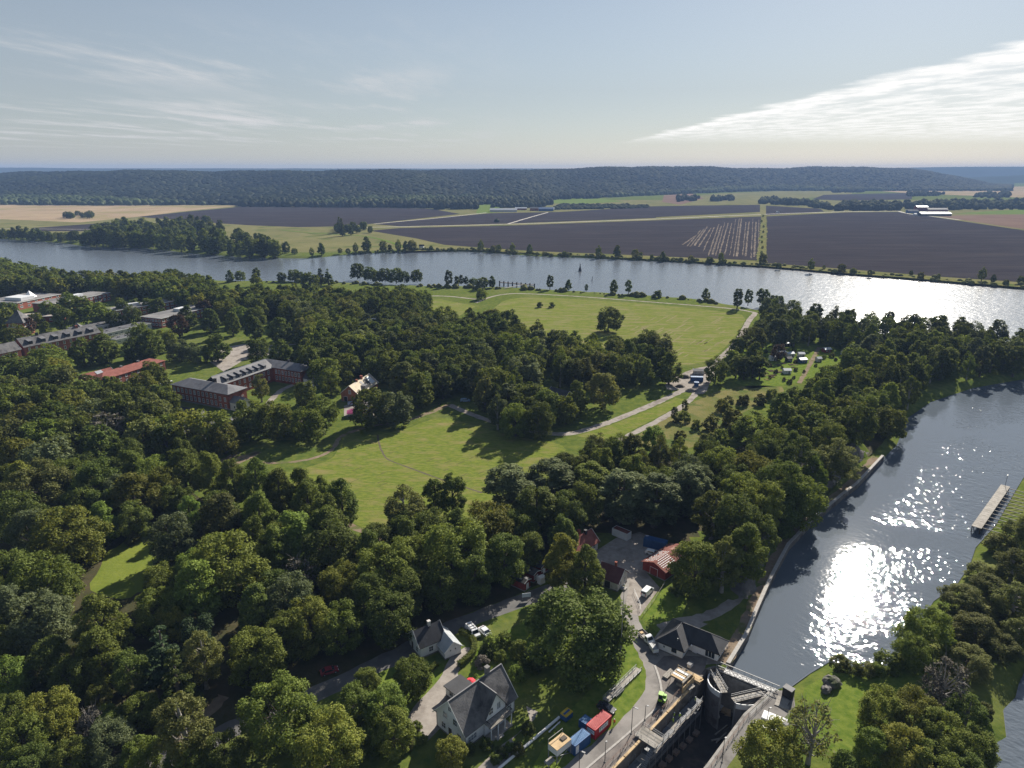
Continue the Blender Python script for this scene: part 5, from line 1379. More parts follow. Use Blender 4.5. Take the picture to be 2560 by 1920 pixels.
# --- the white villa
def villa():
    A = P(1164, 1874); L, D, h, rh = 15.2, 9.6, 4.3, 5.5
    r, rf = simple_house(A, 46, L, D, h, rh, 'white_villa', 'white wooden villa with steep grey slate roof and balcony', M_white, M_slate, o=0.55, trim=True)
    # cross wing towards the lock
    w = MB(); gable_walls(w, 6.4, 5.4, 4.9, 4.75, 'y', 5.3, -0.5); w.build('wing_wall', M_white, r)
    q = MB(); gable_roof(q, 6.4, 4.9, 4.9, 4.75, 0.5, ridge='y', x0=5.3, y0=-0.5); q.build('wing_roof', M_slate, rf)
    rdg = MB().bar((-.55, D/2, h+rh+.26), (L+.55, D/2, h+rh+.26), .28, .10); rdg.build('ridge_cap', M_greyroof, rf)
    MB().bar((8.5, -1.0, 9.94), (8.5, 4.4, 9.94), .25, .10).build('ridge_cap', M_greyroof, rf)
    chimney(rf, 11.6, D/2+.4, 8.6, 11.4, 0.9, M_found)
    # gable end facing the orchard
    for u, z, ww, hh in ((6.5, 4.3, 1.2, 1.5), (3.2, 4.3, 1.2, 1.5), (4.9, 7.0, 0.8, 1.0), (7.1, 1.2, 1.2, 1.4), (2.0, 1.2, 1.2, 1.5)):
        window(r, 3, L, D, u, z, ww, hh, 2, 2)
    door(r, 3, L, D, 4.9, 0.4, 1.1, 2.1, M_doorbrown)
    window(r, 0, L, D, 2.0, 1.2, 2.4, 1.4, 3, 2); window(r, 0, L, D, 13.4, 1.3, 1.4, 1.6, 2, 2); window(r, 0, L, D, 13.4, 0.4, .01+0.8, 0.7, 1, 1)
    window(r, 0, L, D, 7.2, 4.9, 1.1, 1.5, 2, 2, y0=-0.5); window(r, 0, L, D, 9.6, 4.9, 1.0, 1.7, 2, 1, y0=-0.5)
    window(r, 0, L, D, 7.0, 1.2, 1.1, 1.4, 2, 2, y0=-0.5); door(r, 0, L, D, 9.2, 0.4, 1.1, 2.1, M_doorbrown, y0=-0.5)
    # balcony on veranda posts
    b = MB().box(5.2, 11.8, -2.6, -0.55, 3.45, 3.65); bl = b.build('balcony', M_plank, r)
    ra = MB()
    for p, q_ in (((5.25,-.6),(5.25,-2.55)), ((5.25,-2.55),(11.75,-2.55)), ((11.75,-2.55),(11.75,-.6))):
        for z in (4.65,): ra.bar((*p, z), (*q_, z), .10)
        n = int(math.dist(p, q_) / .35)
        for i in range(n+1):
            x = p[0]+(q_[0]-p[0])*i/n; y = p[1]+(q_[1]-p[1])*i/n; ra.bar((x, y, 3.65), (x, y, 4.62), .05)
    ra.build('railing', M_black, bl)
    for x in (5.35, 7.5, 9.6, 11.65): MB().box(x-.09, x+.09, -2.55, -2.37, 0, 3.45).build('post', M_trim, r)
    MB().box(5.2, 11.8, -2.7, -0.6, 0.0, 0.35).build('veranda_floor', M_plank, r)
    MB().box(6.5, 8.5, -3.3, -2.7, 0, 0.17).box(6.5, 8.5, -3.0, -2.7, 0.17, 0.33).build('steps', M_stone, r)
    for (x, y) in ((0.08, 0.06), (L-.08, .06), (0.08, D-.06)):
        MB().bar((x-.12, y-.12, 0.2), (x-.12, y-.12, 4.1), .09).build('downpipe', M_found, r)
    return r
villa()
def low_dark_roof():   # dark annexe behind the villa with a red awning
    A = P(1140, 1758)
    r, _ = simple_house(A, 46, 4.6, 3.6, 2.6, 0.5, 'porch_annexe', 'small dark roofed annexe against the villa', M_white, M_darkroof, kind='flat', cat='annexe', trim=False)
    window(r, 3, 4.6, 3.6, 1.6, 1.0, 1.2, 1.1)
    p = P(1176, 1706, 1.6)
    u = frame_at(p, 20, 'red_parasol', 'bright red parasol on the villa driveway', 'parasol')
    m = MB(); n = 8
    m.add([(0,0,2.5)] + [(1.3*math.cos(6.283*k/n), 1.3*math.sin(6.283*k/n), 1.95) for k in range(n)], [(0, 1+k, 1+(k+1) % n) for k in range(n)])
    m.build('canopy', M('red_cloth', (.62,.03,.05), (.70,.05,.07), 1, .8), u)
    MB().tube([(0,0,0),(0,0,2.45)], .03).build('pole', M_steel, u); MB().tube([(0,0,0),(0,0,.1)], .25, 8).build('base', M_found, u)
low_dark_roof()
# --- small white house and zinc shed by the lane
def cottage_pair():
    r, rf = simple_house(P(1052, 1647), 34, 7.0, 6.4, 3.5, 2.9, 'white_cottage', 'small white cottage with dark roof beside the shaded lane', M_white, M_darkroof)
    window(r, 3, 7, 6.4, 1.9, 1.1, 1.0, 1.3, 2, 2); door(r, 3, 7, 6.4, 4.5, .35, 1.0, 2.1, M_doorbrown); window(r, 3, 7, 6.4, 3.3, 4.0, .8, .9)
    window(r, 0, 7, 6.4, 3.0, 1.1, 1.1, 1.3, 2, 2)
    chimney(rf, 4.2, 3.2, 5.6, 7.6, .7, M_plaster)
    r, rf = simple_house(P(1113, 1650), 33, 4.6, 7.4, 2.5, 2.0, 'garden_shed', 'white shed with shiny zinc roof next to the cottage', M_white, M_metalroof, ridge='y', cat='shed', o=.45)
    window(r, 0, 4.6, 7.4, 1.6, 2.0, .3, .4, 1, 1); window(r, 0, 4.6, 7.4, 3.0, 2.0, .3, .4, 1, 1)
    for u in (1.4, 3.2, 5.2): window(r, 3, 4.6, 7.4, u, 1.2, 1.0, .7)
    seams = MB()
    for i in range(1, 13):
        y = -0.45 + 8.3*i/13
        for s in (-1, 1): seams.bar((2.3, y, 4.72), (2.3+s*2.72, y, 2.36), .04, .05)
    seams.build('roof_seam', M_metalroof, rf)
cottage_pair()
# --- lock house
def lock_house():
    A = P(1645, 1623); r = frame_at(A, -36, 'lock_house', 'low white lock house with dark hipped roof in two wings', 'house')
    w = MB().box(0, 6.6, 0, 10.0, 0, 2.75).box(6.6, 14.2, 4.2, 9.6, 0, 2.75); w.build('wall', M_white, r)
    MB().box(-.05, 6.65, -.05, 10.05, -.2, .3).box(6.66, 14.25, 4.15, 9.65, -.2, .3).build('foundation', M_found, r)
    m = MB(); z = 2.9; zr = 5.6; o = .7
    a, b, c, d = (-o,-o,z), (6.6+o,-o,z), (6.6+o,3.6,z), (14.2+o,3.6,z)
    e, f = (14.2+o,10.2,z), (-o,10.7,z)
    k1 = (3.3, 3.3, zr); k2 = (3.3, 6.9, zr); k3 = (11.2, 6.9, zr)
    for q in ([a, b, k1], [b, c, k2, k1], [c, d, k3, k2], [d, e, k3], [e, f, k2, k3], [f, a, k1, k2]): m.slab(q, .15)
    rf = m.build('roof', M_darkroof, r)
    cp = MB()
    for p, q in ((a,k1),(b,k1),(k1,k2),(k2,k3),(d,k3),(e,k3)): cp.bar((p[0],p[1],p[2]+.03), (q[0],q[1],q[2]+.03), .16, .08)
    cp.build('ridge_cap', M_slate, rf)
    ft = MB()
    for p, q in ((a,b),(b,c),(c,d),(d,e)): ft.bar((p[0],p[1],z-.12), (q[0],q[1],z-.12), .06, .2)
    ft.build('fascia', M_black, r)
    MB().tube([(4.6,1.2,3.9),(4.6,1.2,4.7)], .14, 8).build('vent_pipe', M_steel, rf)
    window(r, 0, 6.6, 10, 4.3, 1.0, 1.4, 1.2, 1, 1); window(r, 0, 6.6, 10, 1.6, 1.3, .5, .6, 1, 1)
    window(r, 0, 7.6, 5.4, 5.6, .6, 2.4, 1.8, 3, 1, x0=6.6, y0=4.2); door(r, 0, 7.6, 5.4, 1.6, .1, 1.0, 2.1, M_white, x0=6.6, y0=4.2)
    for u in (1.2, 2.8, 4.3): window(r, 1, 7.6, 5.4, u, .9, 1.2, 1.3, 1, 1, x0=6.6, y0=4.2)
    for x in (7.0, 7.6): MB().ball((x, 3.2, 2.6), .28, 8, 6).build('lamp', M_trim, r)
lock_house()
# --- buildings round the yard
def yard():
    r, rf = simple_house(P(1494, 1461), -35, 6.6, 6.3, 3.4, 2.6, 'yard_house', 'white house with wine red roof in the gravel yard', M_plaster, M_winered, o=.6)
    door(r, 0, 6.6, 6.3, 3.2, .1, 1.9, 2.4, M_black); window(r, 1, 6.6, 6.3, 1.8, 1.2, .9, 1.5, 2, 1); window(r, 1, 6.6, 6.3, 4.6, 1.2, .9, 1.5, 2, 1); window(r, 1, 6.6, 6.3, 3.15, 4.0, .8, 1.0)
    chimney(rf, 4.0, 3.6, 5.4, 7.2, .6)
    MB().box(6.7, 8.3, 1.6, 3.0, 0, .5).build('steps', M_stone, r)
    r, rf = simple_house(P(1438, 1408), 45, 11.4, 6.4, 3.3, 2.9, 'red_roofed_house', 'white house with bright red roof and two chimneys', M_plaster, M_redroof, o=.5)
    chimney(rf, 6.2, 3.9, 5.0, 7.7, .8); chimney(rf, 8.4, 2.9, 5.4, 7.2, .8, M_black)
    for u in (1.8, 4.3): window(r, 1, 11.4, 6.4, u, 1.2, 1.1, 1.4, 2, 2)
    for u in (2.5, 6.0, 9.5): window(r, 0, 11.4, 6.4, u, 1.2, 1.1, 1.4, 2, 2)
    MB().box(11.9, 13.6, 4.2, 6.4, 2.35, 2.5).build('canopy', M_metalroof, r)
    for y in (4.3, 6.3): MB().bar((13.5, y, 0), (13.5, y, 2.35), .1).build('post', M_steel, r)
    # red barn
    L, D, h, rh = 14.6, 8.2, 3.2, 1.5
    r, rf = simple_house(P(1662, 1453), 44, L, D, h, rh, 'red_barn', 'red wooden barn with rusty roof, battens bare on one half', M_redwood, M_rust, o=.45, cat='barn', trim=False)
    k = rh/(D/2)
    for i in range(9):
        for j in range(6):
            if (i * 7 + j * 3) % 11 == 0: continue
            for sg in (-1, 1):
                if sg < 0 and (i > 6 or j > 4): continue
                x = 0.3 + i*.92; dy = .35 + j*.62; z = h + rh - dy*k + .21
                o = link('batten', _batten, None, rf, (x + .4, D/2 + sg*dy, z)); o.rotation_euler = (-sg*math.atan(k), 0, 0)
    door(r, 3, L, D, 4.1, .05, 2.6, 2.6, M_redwood)
    window(r, 0, L, D, 5.0, 1.4, .8, .8); window(r, 0, L, D, 9.5, 1.4, .8, .8)
_batten = MB().box(-.36, .36, -.10, .10, 0, .05).mesh('batten', M_trim)
yard()
def red_sheds():
    for i, (px, py, w, d, lb) in enumerate(((1311,1479,2.9,5.2,'red shed with white door nearest the lane, lowest of three'),(1334,1458,3.2,6.4,'middle one of three dark red sheds'),(1352,1440,3.4,6.4,'red shed farthest from the lane, behind the other two'))):
        r, rf = simple_house(P(px, py), 52, w, d, 2.7, .5, 'red_shed', lb, M_redwood, M_darkroof, ridge='y', cat='shed', o=.25, group='three red sheds by the lane')
        door(r, 0, w, d, w*.5, .1, .95, 2.0, M_trim)
        if i: window(r, 0, w, d, w*.2, 1.2, .5, .8, 1, 1)
        MB().box(w*.2, w*.35, d*.3, d*.45, 3.12, 3.3).build('skylight', M_metalroof, rf)
    b = frame_at(P(1351, 1463), 40, 'transformer_box', 'grey white transformer box in front of the red sheds', 'box')
    MB().box(0, 1.9, 0, 1.5, 0, 2.1).build('cabinet', M_trim, b); MB().box(-.1, 2.0, -.1, 1.6, 2.1, 2.2).add([(-.1,-.1,2.2),(2.0,-.1,2.2),(2.0,1.6,2.2),(-.1,1.6,2.2),(-.1,.75,2.5),(2.0,.75,2.5)], [(0,1,5,4),(2,3,4,5),(0,4,3),(1,2,5)]).build('roof', M_trim, b)
    s = frame_at(P(1316, 1500), 10, 'notice_board', 'pale notice board beside the lane', 'sign')
    MB().box(-1.3, 1.3, -.04, .04, 1.0, 2.3).build('board', M('pale_board', (.55,.62,.66), (.66,.70,.73), 2, .6), s)
    for x in (-1.2, 1.2): MB().bar((x, .06, 0), (x, .06, 2.3), .09).build('post', M_steel, s)
red_sheds()

# --- containers
def container(A, ang, L, W, Hh, mat, roofm, name, label, group=None, sign=False, doors=True):
    r = frame_at(A, ang, name, label, 'container', group)
    m = MB().box(.06, L-.06, .06, W-.06, .12, Hh-.08)
    n = int(L / .28)
    for i in range(n):
        x = .1 + (L-.2)*(i+.25)/n; w = (L-.2)/n*.5
        m.box(x, x+w, .02, .07, .2, Hh-.2); m.box(x, x+w, W-.07, W-.02, .2, Hh-.2)
    m.build('wall', mat, r)
    f = MB()
    for z in (.08, Hh-.07):
        for p, q in (((0,0),(L,0)),((L,0),(L,W)),((L,W),(0,W)),((0,W),(0,0))): f.bar((*p, z), (*q, z), .14)
    for p in ((0,0),(L,0),(L,W),(0,W)): f.bar((*p, .15), (*p, Hh-.14), .14)
    f.build('frame', mat, r)
    t = MB().box(.08, L-.08, .08, W-.08, Hh-.08, Hh-.04); n = int(L/.3)
    for i in range(n):
        x = .2 + (L-.4)*(i+.2)/n; t.box(x, x+(L-.4)/n*.55, .2, W-.2, Hh-.04, Hh+.02)
    t.build('roof', roofm, r)
    if doors:
        d = MB().box(-.05, .05, .12, W/2-.03, .2, Hh-.2).box(-.05, .05, W/2+.03, W-.12, .2, Hh-.2).build('door', mat, r)
        b = MB()
        for y in (.5, W/2-.25, W/2+.25, W-.5): b.bar((-.1, y, .2), (-.1, y, Hh-.2), .05)
        b.build('lock_bar', M_steel, d)
    return r
M_cred = M('container_red', (.40,.018,.022), (.50,.03,.035), 0.5, 0.5, 0.0, spec=0.4)
M_credt = M('container_red_roof', (.50,.085,.085), (.60,.15,.14), 0.6, 0.6, 0.0, spec=0.4)
M_cblue = M('container_blue', (.018,.075,.20), (.03,.10,.26), 0.5, 0.5, 0.0, spec=0.4)
M_cbluet = M('container_blue_roof', (.10,.22,.42), (.16,.30,.50), 0.6, 0.5, 0.0, spec=0.4)
M_cwhite = M('container_white', (.62,.64,.66), (.72,.73,.74), 0.5, 0.5, 0.0, spec=0.4)
M_navy = M('navy_print', (.02,.035,.14), None, rough=.6); M_leaf = M('green_print', (.02,.16,.06), None, rough=.6)
def text_sign(root, loc, rz, w, h, txt):
    p = MB().box(-w/2, w/2, -.03, .0, -h/2, h/2).build('sign', M_trim, root, loc=loc, rz=rz)
    mk = MB().add([(-w*.43,-.036,-h*.28),(-w*.36,-.036,-h*.28),(-w*.36,-.036,h*.1),(-w*.26,-.036,h*.1),(-w*.26,-.036,h*.3),(-w*.43,-.036,h*.3)], [(0,1,2,5),(2,3,4,5)])
    mk.build('emblem', M_leaf, p)
    cu = bpy.data.curves.new('lettering', 'FONT'); cu.body = txt; cu.size = h*.85; cu.extrude = .004; cu.align_x = 'CENTER'; cu.align_y = 'CENTER'
    tmp = bpy.data.objects.new('tmp_text', cu); col.objects.link(tmp)
    dg = bpy.context.evaluated_depsgraph_get(); me = bpy.data.meshes.new_from_object(tmp.evaluated_get(dg)); bpy.data.objects.remove(tmp); bpy.data.curves.remove(cu)
    xs = [v.co.x for v in me.vertices]; k = w*.62/(max(xs)-min(xs))
    me.transform(Matrix.Diagonal((k, k*1.15 if k*.85 < 1.4 else 1, 1, 1)))
    me.transform(Matrix.Rotation(math.pi/2, 4, 'X')); me.transform(Matrix.Translation((w*.10, -.036, 0)))
    me.materials.clear(); me.materials.append(M_navy)
    link('lettering', me, None, p)
def site_containers():
    A = P(1487, 1850); r = container(A, 46, 5.9, 2.4, 2.65, M_cred, M_credt, 'red_container', 'red steel container with white signs beside the lock road', doors=False)
    text_sign(r, (3.1, .0, 1.55), 0, 3.2, 1.15, 'SARU'); text_sign(r, (-.02, 1.2, 1.65), -math.pi/2, 2.0, .95, 'SARU')
    A = P(1437, 1890); r = container(A, 43, 4.9, 2.2, 2.6, M_cblue, M_cbluet, 'blue_container', 'blue steel container with ribbed roof below the red one')
    MB().box(.3, 1.25, -.02, .03, .2, 2.2).build('panel', M_cwhite, r)
    A = P(1463, 1828); r = container(A, 46, 2.2, 1.8, 2.0, M_cblue, M_cbluet, 'blue_tank_box', 'small blue box behind the red container', doors=False)
    A = P(1530, 1337); r = container(A, -43, 6.0, 2.5, 2.6, M_cwhite, M_rust, 'white_container', 'white container with rusty top at the back of the yard')
    A = P(1608, 1366); r = container(A, -27, 7.4, 2.5, 3.0, M_cblue, M_cblue, 'blue_trailer_box', 'dark blue trailer box at the back of the yard')
    A = P(1727, 954); r = container(A, -6, 7.0, 2.6, 2.8, M_cblue, M_cbluet, 'site_cabin', 'blue site cabin with pale roof at the turning place')
    A = P(1746, 967); r = container(A, 75, 2.6, 2.4, 2.4, M_cblue, M_cbluet, 'blue_skip', 'small blue container in front of the site cabin', doors=False)
    # yellow and blue generator
    g = frame_at(P(1415, 1808), 46, 'generator', 'yellow and blue generator in the shade behind the containers', 'generator')
    M_yel = M('yellow_paint', (.50,.33,.03), (.60,.42,.05), .8, .5)
    MB().box(0, 2.4, 0, 1.7, .25, 1.5).build('body', M_cblue, g); MB().box(-.02, 2.42, -.02, 1.72, 1.5, 1.75).build('hood', M_yel, g)
    MB().box(.2, 2.2, .6, 1.1, 1.75, 1.8).build('vent_strip', M_cblue, g); MB().box(.1, .4, .1, 1.6, 0, .25).box(2.0, 2.3, .1, 1.6, 0, .25).build('skid', M_black, g)
    # wooden topped silo cabin at the picture's lower edge
    s = frame_at(P(1392, 1912), 43, 'stair_tower', 'grey steel stair tower with plywood deck below the blue container', 'tower')
    MB().box(0, 4.4, 0, 2.6, 3.6, 3.75).build('deck', M_wood, s)
    for i, (x, y) in enumerate(((.08,.08),(4.3,.08),(4.3,2.5),(.08,2.5))): MB().bar((x, y, 0), (x, y, 3.6), .16).build('post', M_steel, s)
    MB().box(.0, 4.4, -.03, .03, 2.2, 3.6).box(-.03, .03, 0, 2.6, 2.2, 3.6).build('cladding', M_cwhite, s)
    bb = MB()
    for p, q in (((.08,.08,.2),(4.3,.08,2.1)), ((4.3,.08,.2),(.08,.08,2.1)), ((.08,2.5,.2),(.08,.08,2.1)), ((0,2.55,3.75),(0,2.55,4.8)), ((4.4,2.55,3.75),(4.4,2.55,4.8)), ((0,2.55,4.8),(4.4,2.55,4.8))): bb.bar(p, q, .09)
    bb.build('brace', M_steel, s)
    MB().box(-2.2, -.1, .3, 1.7, 1.0, 1.1).build('landing', M_plank, s); MB().bar((-2.1,.4,0),(-2.1,.4,1.0),.1).bar((-2.1,1.6,0),(-2.1,1.6,1.0),.1).build('leg', M_steel, s)
    MB().box(2.6, 4.0, .8, 1.8, 3.76, 3.95).build('pallet', M_doorbrown, s)
site_containers()
# --- brick H-shaped building
def win_row(r, side, L, D, n, u0, u1, z, w, h, x0=0, y0=0, nx=2, nz=2, pale=.35, ft=.14):
    for i in range(n): window(r, side, L, D, u0 + (u1-u0)*i/max(n-1, 1), z, w, h, nx, nz, pale, x0, y0, ft)
def brick_h():
    A = P(435, 999); r = frame_at(A, -25, 'brick_building', 'long dark brick building on an H plan with slate roofs and dormers', 'building')
    h = 8.6
    # front wing
    L, D = 41.0, 12.5
    MB().box(0, L, 0, D, 0, h).build('wall', M_brick, r)
    m = MB(); hip_roof(m, L, D, h, 2.6, .6); rf = m.build('roof', M_slate2, r)
    MB().box(-.65, L+.65, -.65, -.5, h-.1, h+.14).box(L+.5, L+.65, -.5, D+.65, h-.1, h+.14).build('gutter', M_greyroof, rf)
    win_row(r, 0, L, D, 11, 1.6, 31.8, 5.3, 1.15, 2.1); win_row(r, 0, L, D, 11, 1.6, 31.8, 1.7, 1.15, 2.1)
    win_row(r, 0, L, D, 2, 35.0, 38.6, 4.4, 1.15, 2.1); win_row(r, 0, L, D, 2, 35.0, 38.6, .8, 1.15, 2.0)
    MB().box(-.08, L+.08, -.08, D+.08, 0, .9).build('plinth', M_found, r)
    for y in (3.5, 6.8, 9.5): window(r, 1, L, D, y, 5.0, 1.0, .5, 1, 1, .8)
    chimney(rf, 24.0, D/2+1.2, h+1.6, h+4.2, 1.6, M_black)
    # middle wing with dormers
    X0, W, Y0, Y1 = 13.0, 11.5, D, D + 36.0
    MB().box(X0, X0+W, Y0, Y1, 0, h).build('wall', M_brick, r)
    m = MB(); gable_roof(m, W, Y1-Y0+3.0, h, 3.8, .5, ridge='y', x0=X0, y0=Y0-2.0); rf2 = m.build('roof', M_greyroof, r)
    MB().box(X0+W/2-.15, X0+W/2+.15, Y0-2.4, Y1+1.4, h+4.0, h+4.12).build('ridge_cap', M_metalroof, rf2)
    MB().box(X0+W+.45, X0+W+.75, Y0-1, Y1, h-.25, h+.05).build('gutter', M_metalroof, rf2)
    k = 3.8/(W/2)
    for i in range(7):
        y = Y0 + 3.6 + i*4.6
        d = MB().yprism([(X0+W-3.4, h+2.2), (X0+W-.4, h+.3), (X0+W-.4, h+2.3)], y-.9, y+.9).build('dormer', M_darkroof, rf2)
        MB().slab([(X0+W-.1, y-1.15, h+2.36), (X0+W-.1, y+1.15, h+2.36), (X0+W-4.2, y+1.15, h+3.3), (X0+W-4.2, y-1.15, h+3.3)], .12).build('dormer_roof', M_slate2, d)
        window(rf2, 1, W, 0, y, h+.85, 1.1, 1.2, 2, 1, .6, X0-.4, 0)
    win_row(r, 1, W, 0, 9, Y0+4, Y1-3, 5.2, 1.1, 2.0, X0); win_row(r, 1, W, 0, 9, Y0+4, Y1-3, 1.7, 1.1, 2.0, X0)
    # back wing
    XB, LB, DB = 17.0, 37.0, 12.0
    YB = Y1
    MB().box(XB-8, XB+LB-8, YB, YB+DB, 0, h).build('wall', M_brick, r)
    m = MB(); hip_roof(m, LB, DB, h, 2.6, .6, x0=XB-8, y0=YB); rf3 = m.build('roof', M_slate2, r)
    win_row(r, 0, LB, DB, 8, 18.6, 35.6, 5.3, 1.1, 2.1, XB-8, YB); win_row(r, 0, LB, DB, 8, 18.6, 35.6, 1.7, 1.1, 2.1, XB-8, YB)
    window(r, 1, LB, DB, 5.0, 5.0, 1.0, .4, 1, 1, .8, XB-8, YB)
    chimney(rf3, 32, YB+DB/2+.6, h+1.8, h+3.6, 1.3, M_black)
    # pale annexes at both wing ends
    for (x, y, lb, wl) in ((L+.1, .5, 'annexe', M_plaster), (XB+LB-7.9, YB+1.5, 'annexe', M_white)):
        w = MB(); gable_walls(w, 7.5, 6.6, 4.4, 2.4, 'x', x, y); a = w.build(lb, wl, r)
        m = MB(); gable_roof(m, 7.5, 6.6, 4.4, 2.4, .35, ridge='x', x0=x, y0=y); m.build('roof', M_slate2, a)
        window(a, 0, 7.5, 6.6, 3.0, 1.5, .9, 1.1, 1, 1, .2, x, y); window(a, 1, 7.5, 6.6, 3.3, 2.6, .9, 1.1, 1, 1, .2, x, y)
    # sheds on the court side
    MB().box(9.5, 12.9, 30, 38, 0, 5.2).build('stair_block', M_brick, r); MB().box(9.2, 12.95, 29.7, 38.3, 5.2, 5.5).build('stair_roof', M_greyroof, r)
M_slate2 = M('slate_grey', (.13,.13,.14), (.19,.188,.195), 0.25, 0.6, 0.03, spec=0.45, bscale=2, c3=(.10,.10,.11), scale3=0.12)
brick_h()
def canopy_roof(A, ang, L, D, h, label, mat):
    r = frame_at(A, ang, 'open_canopy', label, 'canopy')
    MB().slab([(-.3,-.3,h),(L+.3,-.3,h),(L+.3,D+.3,h+.7),(-.3,D+.3,h+.7)], .15).build('roof', mat, r)
    for x in (.1, L/2, L-.1):
        for y in (.1, D-.1): MB().bar((x, y, 0), (x, y, h + .5*y/D), .14).build('post', M_steel, r)
    MB().box(.2, L-.2, D-.25, D-.1, 0, h+.3).build('back_wall', M_plaster, r)
canopy_roof(P(480, 1052), -22, 10, 6, 2.8, 'pale flat canopy on the asphalt yard of the brick building', M_flat)
r, rf = simple_house(P(556, 1068), -22, 8, 6, 2.7, 1.4, 'garage', 'small garage with pale roof below the brick building', M_plaster, M_greyroof, ridge='y', cat='garage')
door(r, 0, 8, 6, 4, .05, 4.5, 2.2, M_black)
r, rf = simple_house(P(708, 1088), 20, 9, 9, 3.0, 2.6, 'pavilion', 'small house with brown hipped roof hidden behind maples', M_brick, M('brown_tile', (.20,.15,.13), (.28,.21,.18), .5, .85), kind='hip', cat='house')
win_row(r, 0, 9, 9, 3, 2, 7, 1.0, 1.2, 1.2); win_row(r, 1, 9, 9, 3, 2, 7, 1.0, 1.2, 1.2)
# --- orange brick house under repair
def orange_house():
    A = P(854, 1003); L, D, h, rh = 10.4, 23, 4.6, 4.4
    r, rf = simple_house(A, -15, L, D, h, rh, 'orange_brick_house', 'orange brick house with pale roof under repair', M_obrick, M('pale_roof', (.50,.42,.30), (.62,.54,.40), .4, .8, c3=(.34,.32,.30), scale3=.2), ridge='y', o=.5)
    window(r, 0, L, D, 5.2, 4.6, 1.3, 2.0, 2, 1, .9); window(r, 0, L, D, 7.6, 1.2, 1.2, 1.4, 2, 1, .9)
    door(r, 0, L, D, 2.6, .05, 2.0, 2.8, M_black)
    win_row(r, 1, L, D, 5, 3, 20, 1.3, 1.1, 1.6)
    chimney(rf, 5.2, 8.5, 7.6, 10.0, 1.0, M_obrick); chimney(rf, 5.2, 14, 7.6, 10.6, 1.2, M_brick)
    k = rh/(L/2)
    for (y0, y1, mt, nm) in ((9.5, 11.8, M_black, 'bare_patch'), (13.5, 17.0, M_black, 'bare_patch'), (17.4, 21.5, M('white_sheeting', (.60,.66,.72), (.78,.80,.82), .8, .5, bump=.1, bscale=1), 'tarpaulin')):
        MB().slab([(L/2+.9, y0, h+rh-.9*k+.30), (L/2+4.4, y0, h+rh-4.4*k+.30), (L/2+4.4, y1, h+rh-4.4*k+.30), (L/2+.9, y1, h+rh-.9*k+.30)], .08).build(nm, mt, rf)
    d = MB().yprism([(L/2+1.0, h+2.4), (L+.2, h+.4), (L+.2, h+2.6)], 7.6, 10.6).build('dormer', M_slate2, rf)
orange_house()
# --- long red-tiled ward
def red_ward():
    A = P(300, 937, 6.0); L, D = 44, 11.5
    B = (A[0]-4.0, A[1]-11.0)
    r = frame_at(B, 70, 'red_roofed_ward', 'long two storey brick ward with red tiled roof', 'building')
    MB().box(0, L, 0, D, 0, 6.0).build('wall', M_brick, r)
    m = MB(); hip_roof(m, L, D, 6.0, 2.4, .5); rf = m.build('roof', M_redroof, r)
    win_row(r, 1, L, D, 4, 1.8, 9.6, 3.8, 1.1, 1.4, ft=.15); win_row(r, 1, L, D, 4, 1.8, 9.6, .9, 1.1, 1.4, ft=.15)
    win_row(r, 0, L, D, 10, 3, 41, 3.8, 1.1, 1.4); win_row(r, 0, L, D, 10, 3, 41, .9, 1.1, 1.4)
    chimney(rf, 30, D/2, 7.8, 9.2, 1.2, M_greyroof); chimney(rf, 18, D/2, 7.8, 9.0, 1.2, M_greyroof)
    A = P(218, 948, 3.5)
    r, rf = simple_house(A, 62, 17, 9, 3.4, 2.2, 'red_roofed_annexe', 'low red roofed annexe with a pale skylight', M_brick, M_redroof, cat='building')
    MB().slab([(7, -.2, 3.72), (11, -.2, 3.72), (11, 4.0, 5.72), (7, 4.0, 5.72)], .05).build('skylight', M_metalroof, rf)
red_ward()
# --- flat roofed hospital blocks
def flat_block(A, ang, L, D, h, label, wall=None, roof=None, rows_=((4.9, 1.3), (1.8, 1.3)), n0=10, n1=4, plant=None, z=0.0, sides=(0, 1, 3), band=True):
    r = frame_at(A, ang, 'hospital_block', label, 'building', z=z)
    MB().box(0, L, 0, D, 0, h).build('wall', wall or M_brick, r)
    m = MB().box(-.35, L+.35, -.35, D+.35, h, h+.28); rf = m.build('roof', roof or M_flat, r)
    MB().box(-.45, L+.45, -.45, -.36, h-.1, h+.35).box(L+.36, L+.45, -.36, D+.36, h-.1, h+.35).box(-.45, -.36, -.36, D+.36, h-.1, h+.35).build('fascia', M_trim, rf)
    for z_, hh in rows_:
        for s, n, ln in ((0, n0, L), (1, n1, D), (3, n1, D)):
            if s in sides and n: win_row(r, s, L, D, n, ln/(n*2), ln-ln/(n*2), z_, min(2.2, ln/n*.55), hh, nx=2, nz=1, pale=.45, ft=.2)
    if plant:
        x, y, w, d, hh = plant; MB().box(x, x+w, y, y+d, h+.28, h+.28+hh).build('plant_room', M_cwhite, rf)
    for i in range(3): MB().box(L*(.2+.25*i), L*(.2+.25*i)+1.2, D*.45, D*.45+1.2, h+.28, h+1.0).build('vent', M_greyroof, rf)
    return r
def AP(px, py, z): return P(px, py, z)
flat_block(AP(352,792,7.5), -21, 21, 62, 7.5, 'flat roofed brick block with white plant room, nearest of three parallel', plant=(7,26,6,9,2.2), n0=6, n1=14)
flat_block(AP(262,772,7.5), -32, 17, 56, 7.5, 'flat roofed brick block with white windows, middle of three parallel', plant=(5,8,5,16,2.4), n0=4, n1=13)
flat_block(AP(80,758,7.5), -16, 22, 62, 7.5, 'flat roofed dark brick block, farthest of three parallel', plant=(8,24,6,16,2.2), n0=0, n1=13)
